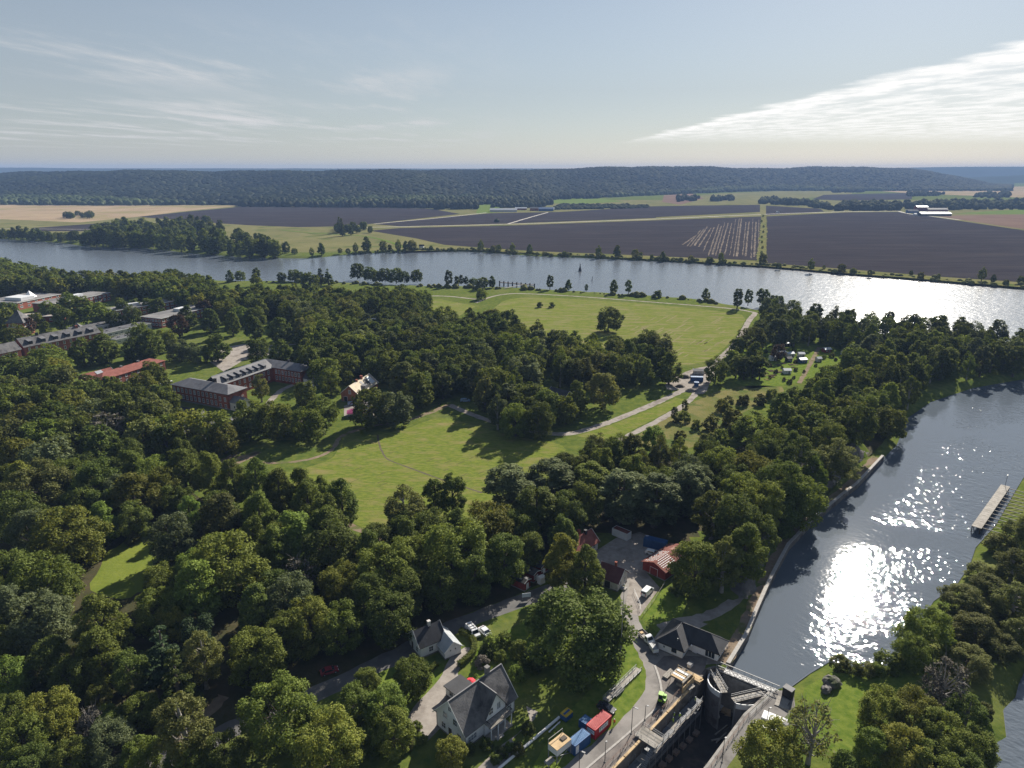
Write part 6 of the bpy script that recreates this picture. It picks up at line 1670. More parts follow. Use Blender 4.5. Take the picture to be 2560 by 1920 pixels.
flat_block(AP(-40,752,7), -13, 36, 46, 6.5, 'red walled hospital block with white roof plant and glass pyramid', M('red_brick', (.30,.09,.06), (.36,.12,.08), .8, .9), M_flat, plant=(14,8,18,14,2.6), n0=8, n1=6)
py = frame_at(P(75, 742, 7), 0, 'glass_pyramid', 'small white glass pyramid on the red hospital block', 'roof light', z=6.8)
MB().add([(-4,-4,0),(4,-4,0),(4,4,0),(-4,4,0),(0,0,6)], [(0,1,4),(1,2,4),(2,3,4),(3,0,4)]).build('glazing', M_cwhite, py)
flat_block(AP(36,795,5), 18, 34, 17, 4.8, 'low pale roofed block beside the tower', None, M('tan_felt', (.36,.31,.28), (.42,.37,.33), .1, .85), ((1.6, 1.4),), 6, 0)
flat_block(AP(197,824,5), 60, 40, 14, 4.8, 'low dark roofed wing with white fascia', M_plaster, M_darkfelt, ((2.2, 1.2),), 9, 0)
flat_block(AP(253,835,5), 66, 42, 12, 4.6, 'lower dark roofed wing with white fascia, nearer one', M_plaster, M_darkfelt, ((2.2, 1.2),), 9, 0)
flat_block(AP(290,850,3.5), 64, 24, 9, 3.6, 'low dark roofed link with white wall', M_plaster, M_darkfelt, ((1.4, 1.0),), 5, 0)
def slate_ward():
    A = AP(60, 868, 8.0); L, D = 50, 13
    r, rf = simple_house(A, 60, L, D, 8.0, 5.0, 'slate_ward', 'old brick ward with steep dark slate roof and dormers', M_brick, M_slate, o=.5, cat='building', trim=False)
    win_row(r, 0, L, D, 11, 3, 47, 5.0, 1.1, 1.9); win_row(r, 0, L, D, 11, 3, 47, 1.5, 1.1, 1.9)
    k = 5.0/(D/2)
    for i in range(6):
        x = 5 + i*8
        d = MB().xprism([(.9, 8.9), (4.0, 11.4), (.9, 11.0)], x-1.2, x+1.2).build('dormer', M_darkroof, rf)
        MB().slab([(x-1.5, .6, 11.1), (x+1.5, .6, 11.1), (x+1.5, 4.6, 12.0), (x-1.5, 4.6, 12.0)], .12).build('dormer_roof', M_slate2, d)
    chimney(rf, 38, D/2, 12, 14.5, 1.4); chimney(rf, 12, D/2, 12, 14.5, 1.4, M_black)
    # tower with pyramid roof
    t = frame_at(AP(16, 812, 9), 5, 'brick_tower', 'square brick tower with dark pyramid roof', 'tower')
    MB().box(0, 12, 0, 12, 0, 10).build('wall', M_brick, t)
    m = MB(); hip_roof(m, 12, 12, 10, 9, .6, inset=6); m.build('roof', M_slate, t)
    MB().box(-.1, 12.1, -.1, 12.1, 6.8, 7.2).build('band', M_plaster, t)
    win_row(t, 0, 12, 12, 4, 2, 10, 7.5, 1.0, 1.6); win_row(t, 1, 12, 12, 4, 2, 10, 7.5, 1.0, 1.6)
    t = frame_at(AP(168, 826, 9), 20, 'slate_roofed_pavilion', 'small brick pavilion with steep dark pyramid roof', 'building')
    MB().box(0, 11, 0, 11, 0, 6.5).build('wall', M_brick, t); m = MB(); hip_roof(m, 11, 11, 6.5, 6.5, .5, inset=5.5); m.build('roof', M_slate, t)
    win_row(t, 0, 11, 11, 3, 2, 9, 3.5, 1.0, 1.6)
    t, rf = simple_house(AP(-40, 895, 7), 65, 22, 12, 7.5, 4.5, 'slate_wing', 'dark slate roofed brick wing at the left picture edge', M_brick, M_slate, cat='building')
    win_row(t, 0, 22, 12, 5, 3, 19, 4.5, 1.1, 1.8)
slate_ward()
# --- houses inside the middle wood
r, rf = simple_house(P(1364, 1006), -43, 11.8, 10, 3.6, 4.0, 'dark_cottage', 'dark roofed cottage among trees by the gravel track', M_redwood, M_darkroof, cat='house')
win_row(r, 0, 11.8, 10, 3, 2.4, 9.4, 1.2, 1.1, 1.3); win_row(r, 1, 11.8, 10, 2, 3, 7, 1.2, 1.1, 1.3)
r, rf = simple_house(P(930, 818), -25, 26, 13, 6.5, 3.5, 'grey_roofed_manor', 'large house with pale grey roof deep in the wood', M_brick, M_metalroof, kind='hip', cat='house')
win_row(r, 0, 26, 13, 7, 2, 24, 3.8, 1.1, 1.7); chimney(rf, 8, 6.5, 9.4, 11.6, 1.3, M_black); chimney(rf, 18, 6.5, 9.4, 11.6, 1.3, M_black)
for i in range(3): MB().box(6+i*4.5, 8+i*4.5, 2.2, 3.6, 8.4, 9.0).build('skylight', M_black, rf)
r, rf = simple_house(P(1330, 888), -20, 9, 8, 4, 3, 'wood_cottage', 'cottage with brown roof deep in the middle wood', M_plaster, M('brown_tile', (.2,.15,.13)), cat='house')
r, rf = simple_house(P(1428, 915), -20, 12, 8, 3.4, 3.0, 'red_wood_cottage', 'red cottage with red roof among the trees left of the turning place', M_redwood, M_redroof, cat='house')
win_row(r, 0, 12, 8, 3, 2, 10, 1.1, 1.0, 1.2)
r, rf = simple_house(P(1195, 998, 2), -15, 7, 5, 2.6, 1.8, 'carport', 'small carport with tan roof at the track junction', M_plaster, M_wood, cat='carport')
r, rf = simple_house(P(1735, 937), -5, 6, 4, 2.4, .8, 'site_hut', 'low white and brown hut behind the blue site cabin', M_plaster, M_greyroof, cat='hut')
# --- allotment sheds
sheds = [(1884,862,5,4,M_cblue,M_metalroof,'blue allotment shed with pale roof at the upper left corner'),(1945,875,6,4,M_cwhite,M_metalroof,'long white allotment hut with zinc roof below the dark wood'),(1968,866,6,4,M_black,M_metalroof,'thin roofed open shelter at the edge of the dark wood'),
         (1952,888,5,4,M_plaster,M_cwhite,'white roofed greenhouse in the middle of the allotments'),(1976,893,5,3.4,M_plaster,M_metalroof,'low pale allotment hut right of the greenhouse'),(1932,902,4,3.4,M_cwhite,M_metalroof,'white allotment hut beside the brown tree'),
         (1975,905,3.4,3,M_black,M_darkroof,'small black allotment hut'),(2003,893,4,3.4,M_plaster,M_cwhite,'pale tent roofed hut by the double track'),(2007,908,5,4,M_cblue,M_metalroof,'blue allotment hut with zinc roof by the double track'),
         (1966,935,4.4,3.6,M_cwhite,M_cwhite,'white allotment hut standing alone on the lower lawn'),(2068,882,5,4,M_redwood,M_metalroof,'dark red allotment hut right of the double track'),(2112,888,4,3,M_plaster,M_greyroof,'grey allotment hut at the right end'),
         (2050,905,3,3,M_plaster,M_metalroof,'small grey hut right of the double track')]
for i, (a, b, w, d, wm, rm, lb) in enumerate(sheds):
    r, rf = simple_house(P(a-6, b), -8 + (i*37 % 25), w, d, 2.1, .9, 'allotment_hut', lb, wm, rm, cat='hut', group='allotment huts', trim=False, o=.25, found=False)
    window(r, 0, w, d, w*.3, .9, .7, .7); door(r, 0, w, d, w*.7, .02, .8, 1.8, M_doorbrown)
# --- farms beyond the river
def farm(A, L, D, h, rh, label, wall, roof, ang=0, name='farm_barn'):
    r, rf = simple_house(A, ang, L, D, h, rh, name, label, wall, roof, o=.6, cat='barn', found=False, trim=False)
    return r
farm(P(1225,530), 80, 20, 6, 4, 'long grey barn of the far farm', M_plaster, M_metalroof)
farm(P(1288,525), 36, 14, 5, 3, 'grey roofed barn behind the long grey barn', M_redwood, M_metalroof)
farm(P(1325,527), 26, 16, 7, 4, 'dark brown barn between grey and blue barns', M_brick, M_darkroof)
farm(P(1347,528), 44, 18, 7, 4, 'blue barn of the far farm', M_cblue, M_cblue)
farm(P(1378,525), 10, 8, 6, 1, 'white silo house beside the blue barn', M_cwhite, M_cwhite)
farm(P(1226,502), 26, 12, 7, 3, 'white farmhouse on the green slope', M_white, M_greyroof, name='farm_house')
farm(P(2303,540), 82, 22, 6, 4, 'long pale roofed barn of the large right farm', M_black, M_metalroof)
farm(P(2292,528), 34, 20, 12, 4, 'high red barn with pale roof on the right farm', M_redwood, M_metalroof)
farm(P(2320,529), 60, 16, 6, 4, 'dark barn behind the long pale roofed one', M_brick, M_darkroof)
farm(P(2270,533), 30, 14, 6, 4, 'blue grey barn at the left end of the right farm', M_cblue, M_greyroof)
farm(P(2286,539), 16, 8, 4, 2, 'small white roofed shed in front of the right farm', M_white, M_cwhite)
farm(P(1949,471), 50, 18, 9, 5, 'pale farm building at the foot of the hill', M_white, M_metalroof)
farm(P(2058,472), 44, 18, 8, 5, 'white roofed house below the hill, right one', M_white, M_cwhite)
farm(P(1836,471), 24, 16, 8, 5, 'small white house at the forest edge', M_white, M_darkroof, name='farm_house')
farm(P(1048,620), 7, 6, 3, 2, 'tiny white boathouse on the far bank', M_white, M_darkroof, name='boat_house')

M_bed = M('garden_soil', (.055,.042,.032), (.085,.065,.045), .5, .95, coords='World', spec=0.0)
rb = random.Random(8)
for i in range(26):
    a, b = rb.uniform(1895, 1992), rb.uniform(872, 952)
    x, y = P(a, b); w_, d_ = rb.uniform(2, 5), rb.uniform(2, 4); c_, s_ = math.cos(.2), math.sin(.2)
    q = [(x + u*w_/2*c_ - v*d_/2*s_, y + u*w_/2*s_ + v*d_/2*c_) for u, v in ((-1,-1),(1,-1),(1,1),(-1,1))]
    m = MB().prism(q, .01, .16 + .003*i); o = m.build('garden_bed', M_bed if i % 3 else M_rough, None)
    tag(o, 'small planting bed on the allotments', 'garden bed', 'planting beds on the allotments')
# ------------------------------------------------------------------ the lock
LANG = math.degrees(math.atan2(LDIR[1], LDIR[0]))
def lk(x, y):      # lock frame to world: x along the chamber, y away from it
    return (LA[0] + LDIR[0]*x - LNRM[0]*y, LA[1] + LDIR[1]*x - LNRM[1]*y)
FLOOR_Z = -11.0
def pit_strip(name, pts, z0, z1, mat, parent):
    n = len(pts); mb = MB()
    mb.add([(*p, z0) for p in pts] + [(*p, z1) for p in pts], [(i, i+1, n+i+1, n+i) for i in range(n-1)])
    me = bpy.data.meshes.new(name); me.from_pydata(mb.v, [], mb.f); me.materials.append(mat)
    return link(name, me, None, parent)
def lock_chamber():
    r = empty('lock_chamber', (0, 0, 0), 0, 'deep drained concrete lock chamber with bare floor', 'lock')
    q = [np.array(p) for p in pit]
    # walls as real slabs standing just inside the edge of the ground
    def wall_seg(a, b, z0, z1, th, mat, nm='wall'):
        a, b = np.array(a), np.array(b); d = (b - a) / np.linalg.norm(b - a); n = np.array([-d[1], d[0]])
        c = np.mean(np.array(pit), axis=0)
        if np.dot(c - a, n) < 0: n = -n
        MB().prism([tuple(a + n*0.02), tuple(b + n*0.02), tuple(b + n*th), tuple(a + n*th)], z0, z1).build(nm, mat, r)
    wall_seg(L0, LB, FLOOR_Z, 0.06, 0.55, M_conc2)
    wall_seg(R0, RC, FLOOR_Z, 0.06, 0.6, M_conc); wall_seg(RC, RA_, FLOOR_Z, 0.06, 0.6, M_conc); wall_seg(RA_, RB, FLOOR_Z, 0.06, 0.6, M_conc)
    wall_seg(TL, pit[7], FLOOR_Z, 0.04, 0.6, M_conc2); wall_seg(pit[7], pit[8], FLOOR_Z, 0.05, .6, M_conc2); wall_seg(pit[8], LB, FLOOR_Z, 0.07, .6, M_conc2); wall_seg(L0, R0, FLOOR_Z, .05, .5, M_conc2)
    wall_seg(TR, TL, FLOOR_Z, -0.9, 0.7, M_conc, 'stop_wall')
    tri = mg.tessellate_polygon([[Vector((p[0], p[1], 0)) for p in pit]])
    me = bpy.data.meshes.new('floor'); me.from_pydata([(p[0], p[1], FLOOR_Z) for p in pit], [], tri); me.materials.append(M('shade_toned_floor', (.035,.032,.030), (.060,.053,.048), .4, .7, .03, coords='World', c3=(.09,.075,.06), scale3=.3)); link('floor', me, None, r)  # shadow down in the chamber is darkened into the floor colour
    # timber coping in lengths
    for x0, x1 in ((-14, -5.5), (-5.2, 3.4), (3.7, 9.6), (13.6, 20.5), (20.8, 27.6), (27.9, 32.2)):
        a, b = lk(x0, -.30), lk(x1, -.30); MB().bar((*a, .22), (*b, .22), .55, .32).build('coping_beam', M_wood, r)
lock_chamber()
sheet('lock_deck', [PP([(1637,1664),(1650,1700),(1652,1740),(1618,1788),(1545,1852),(1462,1925),(1400,1985)]) + [lk(-20, .02), lk(33.9, .02), tuple(np.array(pit[8])), P(1770,1640), P(1700,1640), P(1660,1640)]], Z2+.002, M('deck_paving', (.17,.150,.138), (.215,.19,.172), .4, .9, .01, coords='World', c3=(.13,.115,.108), scale3=.25), 'brownish paved lock side between road and chamber')
ribbon('kerb', [(1637,1664),(1650,1700),(1655,1735)], .55, .12, M_stone, 'pale kerb between lock road and lock deck, upper part', 0, 2)
ribbon('kerb', [(1640,1772),(1600,1808),(1545,1856),(1480,1910),(1430,1955)], .45, .12, M_stone, 'pale kerb between lock road and lock deck, lower part', 0, 2)
sheet('lock_deck', [PP([(1933,1728),(1958,1726),(1985,1742),(1988,1765),(1958,1798),(1890,1828),(1842,1885),(1808,1932),(1790,1965)]) + [tuple(R0), tuple(RC), tuple(RA_)]], Z2, M('apron_paving', (.17,.16,.15), (.23,.215,.20), .5, .9, .01, coords='World', c3=(.13,.12,.112), scale3=.25), 'grey paved lock side right of the chamber')
def timber_stack(px, py, ang, L, W, n, label, mat, z=0.05, nw=3):
    r = frame_at(P(px, py), ang, 'timber_stack', label, 'timber', 'building material on the lock side', z=z)
    w = W / nw
    for k in range(n):
        for j in range(nw):
            o = MB().box(0, L - .15*((j*7+k*3) % 4), j*w + .02, (j+1)*w - .03, k*.16, k*.16 + .13).build('board', mat, r)
timber_stack(1690, 1712, LANG - 90, 3.8, 2.4, 4, 'pale planks stacked at the end of the left lock wall', M_plank)
timber_stack(1710, 1692, LANG - 90, 4.2, 2.0, 5, 'fresh boards stacked below the lock house', M_wood)
timber_stack(1668, 1700, LANG, 3.6, 1.4, 3, 'greyish boards beside the kerb bend', M_plank)
timber_stack(1903, 1797, -33, 5.2, 2.6, 3, 'white boards stacked on the right lock side', M_trim)
timber_stack(1886, 1812, -33, 5.0, 1.2, 2, 'single row of white boards nearest the yellow tree', M_trim, nw=2)
timber_stack(1936, 1763, -33, 3.0, 3.4, 1, 'pale slab lying on the right lock side', M_plank)
def formwork():
    r = frame_at(lk(28.5, .15), LANG, 'plywood_formwork', 'plywood formwork box at the head of the left lock wall', 'formwork', z=.05)
    MB().box(0, 5.2, 0, .12, 0, 1.9).build('panel', M_wood, r); MB().box(5.2, 5.35, 0, 4.6, 0, 1.9).build('panel', M_wood, r)
    MB().box(1.4, 5.2, .9, 4.6, 1.75, 1.88).build('deck', M_plank, r)
    for x, y in ((.1,.3),(2.6,.3),(5.0,.3),(5.0,2.4),(5.0,4.4),(1.5,4.4)): MB().bar((x, y, 0), (x, y, 2.9), .1).build('post', M_wood, r)
    MB().bar((.1,.3,2.8),(5.0,.3,2.8),.09).build('rail', M_plank, r); MB().bar((5.0,.3,2.8),(5.0,4.4,2.8),.09).build('rail', M_plank, r)
    for i in range(4): MB().box(1.6+.8*i, 2.2+.8*i, 1.3, 4.3, 1.9, 2.05).build('beam', M_trim if i % 2 else M_wood, r)
formwork()
def scaffold():
    r = frame_at(lk(2, -.6), LANG, 'scaffold', 'long steel scaffold hung in four decks along the left lock wall', 'scaffold')
    n = 12; bay = 2.55
    std = MB().tube([(0,0,FLOOR_Z),(0,0,-1.3)], .06, 6).mesh('standard', M_steel)
    for i in range(n+1):
        for y in (-.25, -2.35): link('standard', std, None, r, (i*bay, y, 0))
    M_scafdeck = M('scaffold_deck', (.10,.105,.115), (.17,.175,.185), .8, .7)
    for k, z in enumerate((-2.7, -4.6, -6.5)):
        for i in range(n):
            MB().box(i*bay+.04, (i+1)*bay-.04, -2.3, -.3, z, z+.09).build('plank', M_plank if (k == 0 and i % 5 == 2) else M_scafdeck, r)
        for zz_ in (z+.6, z+1.1):
            MB().bar((0,-2.35,zz_),(n*bay,-2.35,zz_),.06).build('rail', M_steel, r)
        if k == 0:
            for i in range(n): MB().box(i*bay+.05, (i+1)*bay-.05, -2.75+.1*(i % 3), -2.38, z+.02, z+.10).build('toe_board', M_plank, r)
    # landing platform over the coping
    l = frame_at(lk(9.7, 1.4), LANG, 'scaffold_landing', 'steel mesh landing with railings bridging the left lock wall', 'scaffold')
    MB().box(0, 3.6, -5.4, 0, .45, .56).build('deck', M_plank, l)
    for x in (.05, 3.55):
        for y in (-.1, -1.8, -3.6, -5.3): MB().bar((x, y, .5 if y > -1.6 else -2.6), (x, y, 1.7), .07).build('post', M_steel, l)
        for z in (1.1, 1.65): MB().bar((x, 0, z), (x, -5.4, z), .06).build('rail', M_steel, l)
    for i, z in enumerate((-.6, -1.7)):
        MB().box(.2, 3.4, -5.0+.6*i, -3.2+.6*i, z, z+.08).build('deck', M_steel, l)
    st = MB()
    for i in range(10): st.box(-.3-.32*i, -.02-.32*i, -5.2, -4.2, -.1-.27*i, -.04-.27*i)
    st.build('stairs', M_steel, l)
scaffold()
def railing(pts, label, name='railing', h=1.1, step=2.4, mat=None, z=0.05, rails=(.55, 1.08), cat='railing'):
    r = empty(name, (pts[0][0], pts[0][1], z), 0, label, cat)
    ox, oy = pts[0]
    line = resample(pts, step)
    pm = MB().bar((0,0,0),(0,0,h),.07).mesh('post', mat or M_steel)
    for p in line: link('post', pm, None, r, (p[0]-ox, p[1]-oy, 0))
    for k in rails:
        m = MB()
        for a, b in zip(pts[:-1], pts[1:]): m.bar((a[0]-ox, a[1]-oy, k), (b[0]-ox, b[1]-oy, k), .055)
        m.build('rail', mat or M_steel, r)
    return r
M_brownrail = M('brown_rail', (.17,.10,.075), (.24,.15,.11), 1, .7)
railing([lk(-12, 1.0), lk(9.4, 1.0)], 'brown railing along the left lock wall, lower stretch', mat=M_brownrail)
railing([lk(13.6, 1.0), lk(28.2, 1.0)], 'brown railing along the left lock wall, upper stretch', mat=M_brownrail)
nR = np.array([LDIR[1], -LDIR[0]])
railing([tuple(RC - LDIR*14 + nR*.6), tuple(RC + nR*.6), tuple(RA_ + nR*.6)], 'railing along the right lock wall', mat=M_brownrail)
railing([tuple(RA_ + nR*.9), tuple(RB + nR*.6)], 'steel railing from the right wall up to the gate', mat=M_steel)
railing(PP([(1960,1728),(1985,1742),(1975,1790),(1955,1815)]), 'black railing behind the right lock platform', mat=M_black)
# gates
M_gate = M('gate_steel', (.15,.145,.15), (.22,.21,.21), .4, .6, .0, c3=(.10,.085,.08), scale3=.4)
def arc(a, b, sag, n=12):
    a, b = np.array(a), np.array(b); d = (b-a); l = np.linalg.norm(d); d = d/l; nn = np.array([d[1], -d[0]])
    return [tuple(a + (b-a)*t + nn*sag*4*t*(1-t)) for t in np.linspace(0, 1, n)]
def gate_leaf(a, b, sag, label, pivot):
    r = empty('lock_gate', (*a, 0), 0, label, 'lock gate'); ox, oy = a
    pts = [(p[0]-ox, p[1]-oy) for p in arc(a, b, sag)]
    def shell(z0, z1, th, mat, nm):
        inner = [(p[0]*(1) , p[1]) for p in pts]
        c = np.array([pivot[0]-ox, pivot[1]-oy]); inn = []
        for p in pts:
            v = c - np.array(p); v = v/np.linalg.norm(v); inn.append(tuple(np.array(p) + v*th))
        MB().prism(pts + inn[::-1], z0, z1).build(nm, mat, r)
    shell(-1.7, -.25, .30, M_cwhite, 'white_band'); shell(FLOOR_Z+.02, -1.7, .26, M_gate, 'skin_plate')
    # walkway on the chord with grating and rails
    A_, B_ = np.array(pts[0]), np.array(pts[-1]); d = (B_-A_)/np.linalg.norm(B_-A_); c = np.array([pivot[0]-ox, pivot[1]-oy]); n = np.array([-d[1], d[0]])
    if np.dot(c - A_, n) < 0: n = -n
    q = [tuple(A_ + n*.2), tuple(B_ + n*.2), tuple(B_ + n*1.7), tuple(A_ + n*1.7)]
    MB().prism(q, -.25, -.12).build('walkway', M_plank, r)
    k = int(np.linalg.norm(B_-A_) / .9)
    bars = MB()
    for i in range(1, k):
        p = A_ + d*(i*np.linalg.norm(B_-A_)/k); bars.bar((*(p+n*.25), -.08), (*(p+n*1.65), -.08), .05)
    bars.build('grating', M_steel, r)
    for off in (.2, 1.7):
        for z in (.45, .95): MB().bar((*(A_+n*off), z), (*(B_+n*off), z), .06).build('rail', M_steel, r)
        for i in range(0, k+1, 2):
            p = A_ + d*(i*np.linalg.norm(B_-A_)/k) + n*off; MB().bar((*p, -.12), (*p, .98), .06).build('post', M_steel, r)
    fr = MB()
    for t in (0, .5, 1):
        p = A_*(1-t) + B_*t
        for z in (-1.2, -4.5): fr.bar((*p, z), (*c, z), .25)
    fr.build('strut', M_gate, r)
    MB().bar((*A_, FLOOR_Z+.1), (*A_, .1), .28).build('post', M_steel, r); MB().bar((*B_, FLOOR_Z+.1), (*B_, .1), .28).build('post', M_steel, r)
TLp = TL + np.array([-.6, -1.2]); TRp = TR + np.array([-1.5, -.6])
gate_leaf(P(1773,1680), P(1802,1731), 1.5, 'curved white rimmed left gate leaf folded back', TLp)
gate_leaf(P(1838,1756), P(1914,1738), 1.6, 'curved white rimmed right gate leaf', TRp)
def truss():
    a, b = TL + np.array([-1.6, 1.0]), TR + np.array([.8, -.4]); L = np.linalg.norm(b-a); ang = math.atan2(b[1]-a[1], b[0]-a[0])
    r = empty('footbridge', (*a, 0), ang, 'steel truss footbridge across the lock head', 'footbridge')
    MB().box(0, L, -.75, .75, -.25, -.12).build('deck', M_steel, r)
    for y in (-.8, .8):
        MB().bar((0,y,-.25),(L,y,-.25),.16).build('chord', M_steel, r); MB().bar((0,y,1.1),(L,y,1.1),.14).build('chord', M_steel, r)
        k = 9
        for i in range(k):
            x0, x1 = L*i/k, L*(i+1)/k
            MB().bar((x0,y,-.25),(x1,y,1.1) if i % 2 == 0 else (x1,y,-.25),.08).build('diagonal', M_steel, r) if i % 2 == 0 else MB().bar((x0,y,1.1),(x1,y,-.25),.08).build('diagonal', M_steel, r)
            MB().bar((x0,y,-.25),(x0,y,1.1),.08).build('upright', M_steel, r)
truss()
def control_box(px, py, ang, w, d, h, label, mat, z=.05):
    r = frame_at(P(px, py), ang, 'control_cabinet', label, 'cabinet', z=z)
    MB().box(0, w, 0, d, 0, h).build('body', mat, r); MB().box(-.08, w+.08, -.08, d+.08, h, h+.1).build('lid', M_greyroof, r)
    MB().box(w*.1, w*.9, -.03, 0, h*.1, h*.92).build('door', mat, r)
control_box(1976, 1752, 40, 1.6, 2.2, 2.4, 'tall dark control cabinet on the right lock side', M_black)
control_box(1965, 1828, 30, 1.0, 1.0, 1.4, 'white cabinet at the back of the right lock side', M_cwhite)
control_box(1725, 1672, LANG, 1.5, .9, .9, 'flat white box in the shade before the lock house', M_cwhite)
# things lying on the chamber floor
for i, (px, py, w, d, h, mt, lb) in enumerate(((1803,1779,1.6,1.2,1.0,M_cwhite,'white pallet box on the chamber floor, farthest'),(1814,1787,1.4,1.2,.9,M_wood,'wooden crate on the chamber floor, middle of three'),(1826,1793,1.6,1.4,1.0,M_wood,'wooden crate on the chamber floor next to the right wall'),(1799,1797,1.2,.8,.6,M_cwhite,'small white box on the chamber floor'))):
    r = frame_at(P(px, py, FLOOR_Z), LANG + 12*i, 'floor_crate', lb, 'crate', 'crates on the chamber floor', z=FLOOR_Z+.02)
    MB().box(0, w, 0, d, .14, h).build('body', mt, r)
    for x in (.1, w/2, w-.1): MB().box(x-.06, x+.06, 0, d, 0, .14).build('skid', M_plank, r)
for i in range(6):
    px, py = 1742 - 17*i, 1844 + 16*i
    r = frame_at(P(px, py, FLOOR_Z), LANG, 'floor_block', 'brownish concrete block in the row on the chamber floor', 'block', 'row of concrete blocks on the chamber floor', z=FLOOR_Z+.02)
    MB().box(0, 1.5, 0, 1.2, 0, .7).build('block', M('block_concrete', (.26,.20,.17), (.32,.25,.21), .8, .9), r)
    MB().bar((.4,.6,.7),(.4,.6,.85),.06).bar((1.1,.6,.7),(1.1,.6,.85),.06).bar((.4,.6,.85),(1.1,.6,.85),.05).build('lifting_eye', M_steel, r)
for i, (a, b) in enumerate((((1788,1838),(1818,1815)),((1778,1855),(1812,1848)),((1790,1862),(1815,1838)))):
    p, q = P3(*a, FLOOR_Z), P3(*b, FLOOR_Z); o = MB().bar((0,0,.15),(q.x-p.x, q.y-p.y, .15+.05*i), .3).build('timber_beam', M_plank, None, loc=(p.x, p.y, FLOOR_Z + .02 + .25*i)); tag(o, ['long pale beam on the chamber floor by the right wall','pale beam lying across the chamber floor','third pale beam leaning on the other two'][i], 'beam', 'beams on the chamber floor')

# --- jetty in the canal
def jetty():
    a, b = np.array(P(2441,1318,.3)), np.array(P(2514,1214,.3)); L = np.linalg.norm(b-a); ang = math.atan2(b[1]-a[1], b[0]-a[0])
    r = empty('canal_jetty', (*a, 0), ang, 'long wooden jetty on piles along the right canal shore', 'jetty')
    n = 24
    for i in range(n): MB().box(L*i/n+.03, L*(i+1)/n-.03, -1.5, 1.5, .2, .34).build('plank', M_plank, r)
    for y in (-1.3, 1.3): MB().bar((0,y,.08),(L,y,.08),.22).build('beam', M_plank, r)
    pm = MB().tube([(0,0,-4),(0,0,.2)], .16, 7).mesh('pile', M_doorbrown)
    for i in range(14):
        for y in (-1.2, 1.2): link('pile', pm, None, r, (L*i/13, y, 0))
    bm_ = MB().bar((0,-1.5,.05),(0,-9.0,.05),.22).mesh('tie_beam', M_plank)
    for i in range(13): link('tie_beam', bm_, None, r, (1.5 + (L-3)*i/12, 0, 0))
    MB().bar((L-1,0,.34),(L-1,0,5.0),.12).build('lamp_post', M_black, r); MB().box(L-1.6, L-.4, -.15, .15, 5.0, 5.2).build('lamp_head', M_trim, r)
jetty()
def river_jetty():
    a, b = np.array(P(1249,709,.5)), np.array(P(1336,716,.5)); L = np.linalg.norm(b-a); ang = math.atan2(b[1]-a[1], b[0]-a[0])
    r = empty('river_jetty', (*a, 0), ang, 'dark mooring jetty with piles in the river', 'jetty')
    MB().box(0, L, -1.3, 1.3, 1.6, 2.2).build('deck', M_doorbrown, r)
    for i in range(9): MB().tube([(L*i/8,0,-5),(L*i/8,0,3.6)], .7, 7).build('pile', M_black, r)
    MB().bar((L*.72,-1,1.8),(L*.45,-26,.6),1.6,.3).build('gangway', M_plank, r)
river_jetty()
bk = empty('beacon', (*P(1450, 678, -2), -2.2), 0, 'dark beacon standing in the river', 'beacon')
MB().tube([(0,0,-1),(0,0,2.5),(0,0,5.0),(0,0,8.5)], [2.2, 1.8, .9, .35], 8).build('tower', M_black, bk); MB().ball((0,0,9), .8).build('top_mark', M_black, bk)
b2 = empty('spar_buoy', (*P(1480, 702, -2), -2.2), 0, 'small dark spar buoy in the river', 'buoy')
MB().tube([(0,0,-1),(0,0,1),(.4,0,4.5)], [.6,.5,.2], 6).build('spar', M_black, b2); MB().ball((.42,0,4.7), .45).build('top_mark', M_black, b2)
b3 = empty('channel_mark', (*P(2556, 905, -2), -2.2), 0, 'red channel mark at the right picture edge', 'beacon')
MB().tube([(0,0,-1),(0,0,2),(0,0,7.5)], [1.2,1.0,.8], 8).build('column', M('signal_red', (.60,.04,.03), None, rough=.5), b3); MB().tube([(0,0,7.5),(0,0,8.2)], .3, 6).build('lantern', M_black, b3)
# ------------------------------------------------------------------ vehicles, people and small things
M_carwhite = M('car_white', (.74,.75,.76), (.78,.79,.80), 1, .25, spec=.5, coat=.5)
M_cardark = M('car_dark', (.02,.022,.028), (.03,.032,.04), 1, .25, spec=.5, coat=.5)
M_carblue = M('car_blue', (.22,.34,.48), (.26,.38,.52), 1, .3, spec=.5, coat=.5)
M_carred = M('car_red', (.22,.02,.03), (.28,.03,.04), 1, .3, spec=.5, coat=.5)
M_tyre = M('tyre', (.018,.018,.018), (.03,.03,.03), 3, .9)
M_lamp = M('head_lamp', (.75,.76,.74), (.8,.8,.8), 3, .2)
M_tail = M('tail_lamp', (.45,.02,.02), (.5,.03,.03), 3, .3)
def wheels(r, xs, W, rad=.33):
    t = MB().tube([(0,-.11,0),(0,.11,0)], rad, 12).mesh('wheel', M_tyre); h = MB().tube([(0,-.125,0),(0,.125,0)], rad*.6, 8).mesh('rim', M_steel)
    for x in xs:
        for y in (-W/2+.1, W/2-.1):
            w = link('wheel', t, None, r, (x, y, rad)); link('rim', h, None, w)
def body_prism(prof, W, taper=.12, zt=None):
    """Side profile in (x, z) pushed across, narrower above the belt line."""
    zt = zt or .95; n = len(prof); top = max(p[1] for p in prof)
    def half(z): return W/2 - (taper if z > zt else 0) * (z - zt) / max(top - zt, .01)
    vs = [(x, -half(z), z) for x, z in prof] + [(x, half(z), z) for x, z in prof]
    fs = [tuple(range(n)), tuple(range(2*n-1, n-1, -1))] + [(i, n+i, n+(i+1) % n, (i+1) % n) for i in range(n)]
    return vs, fs
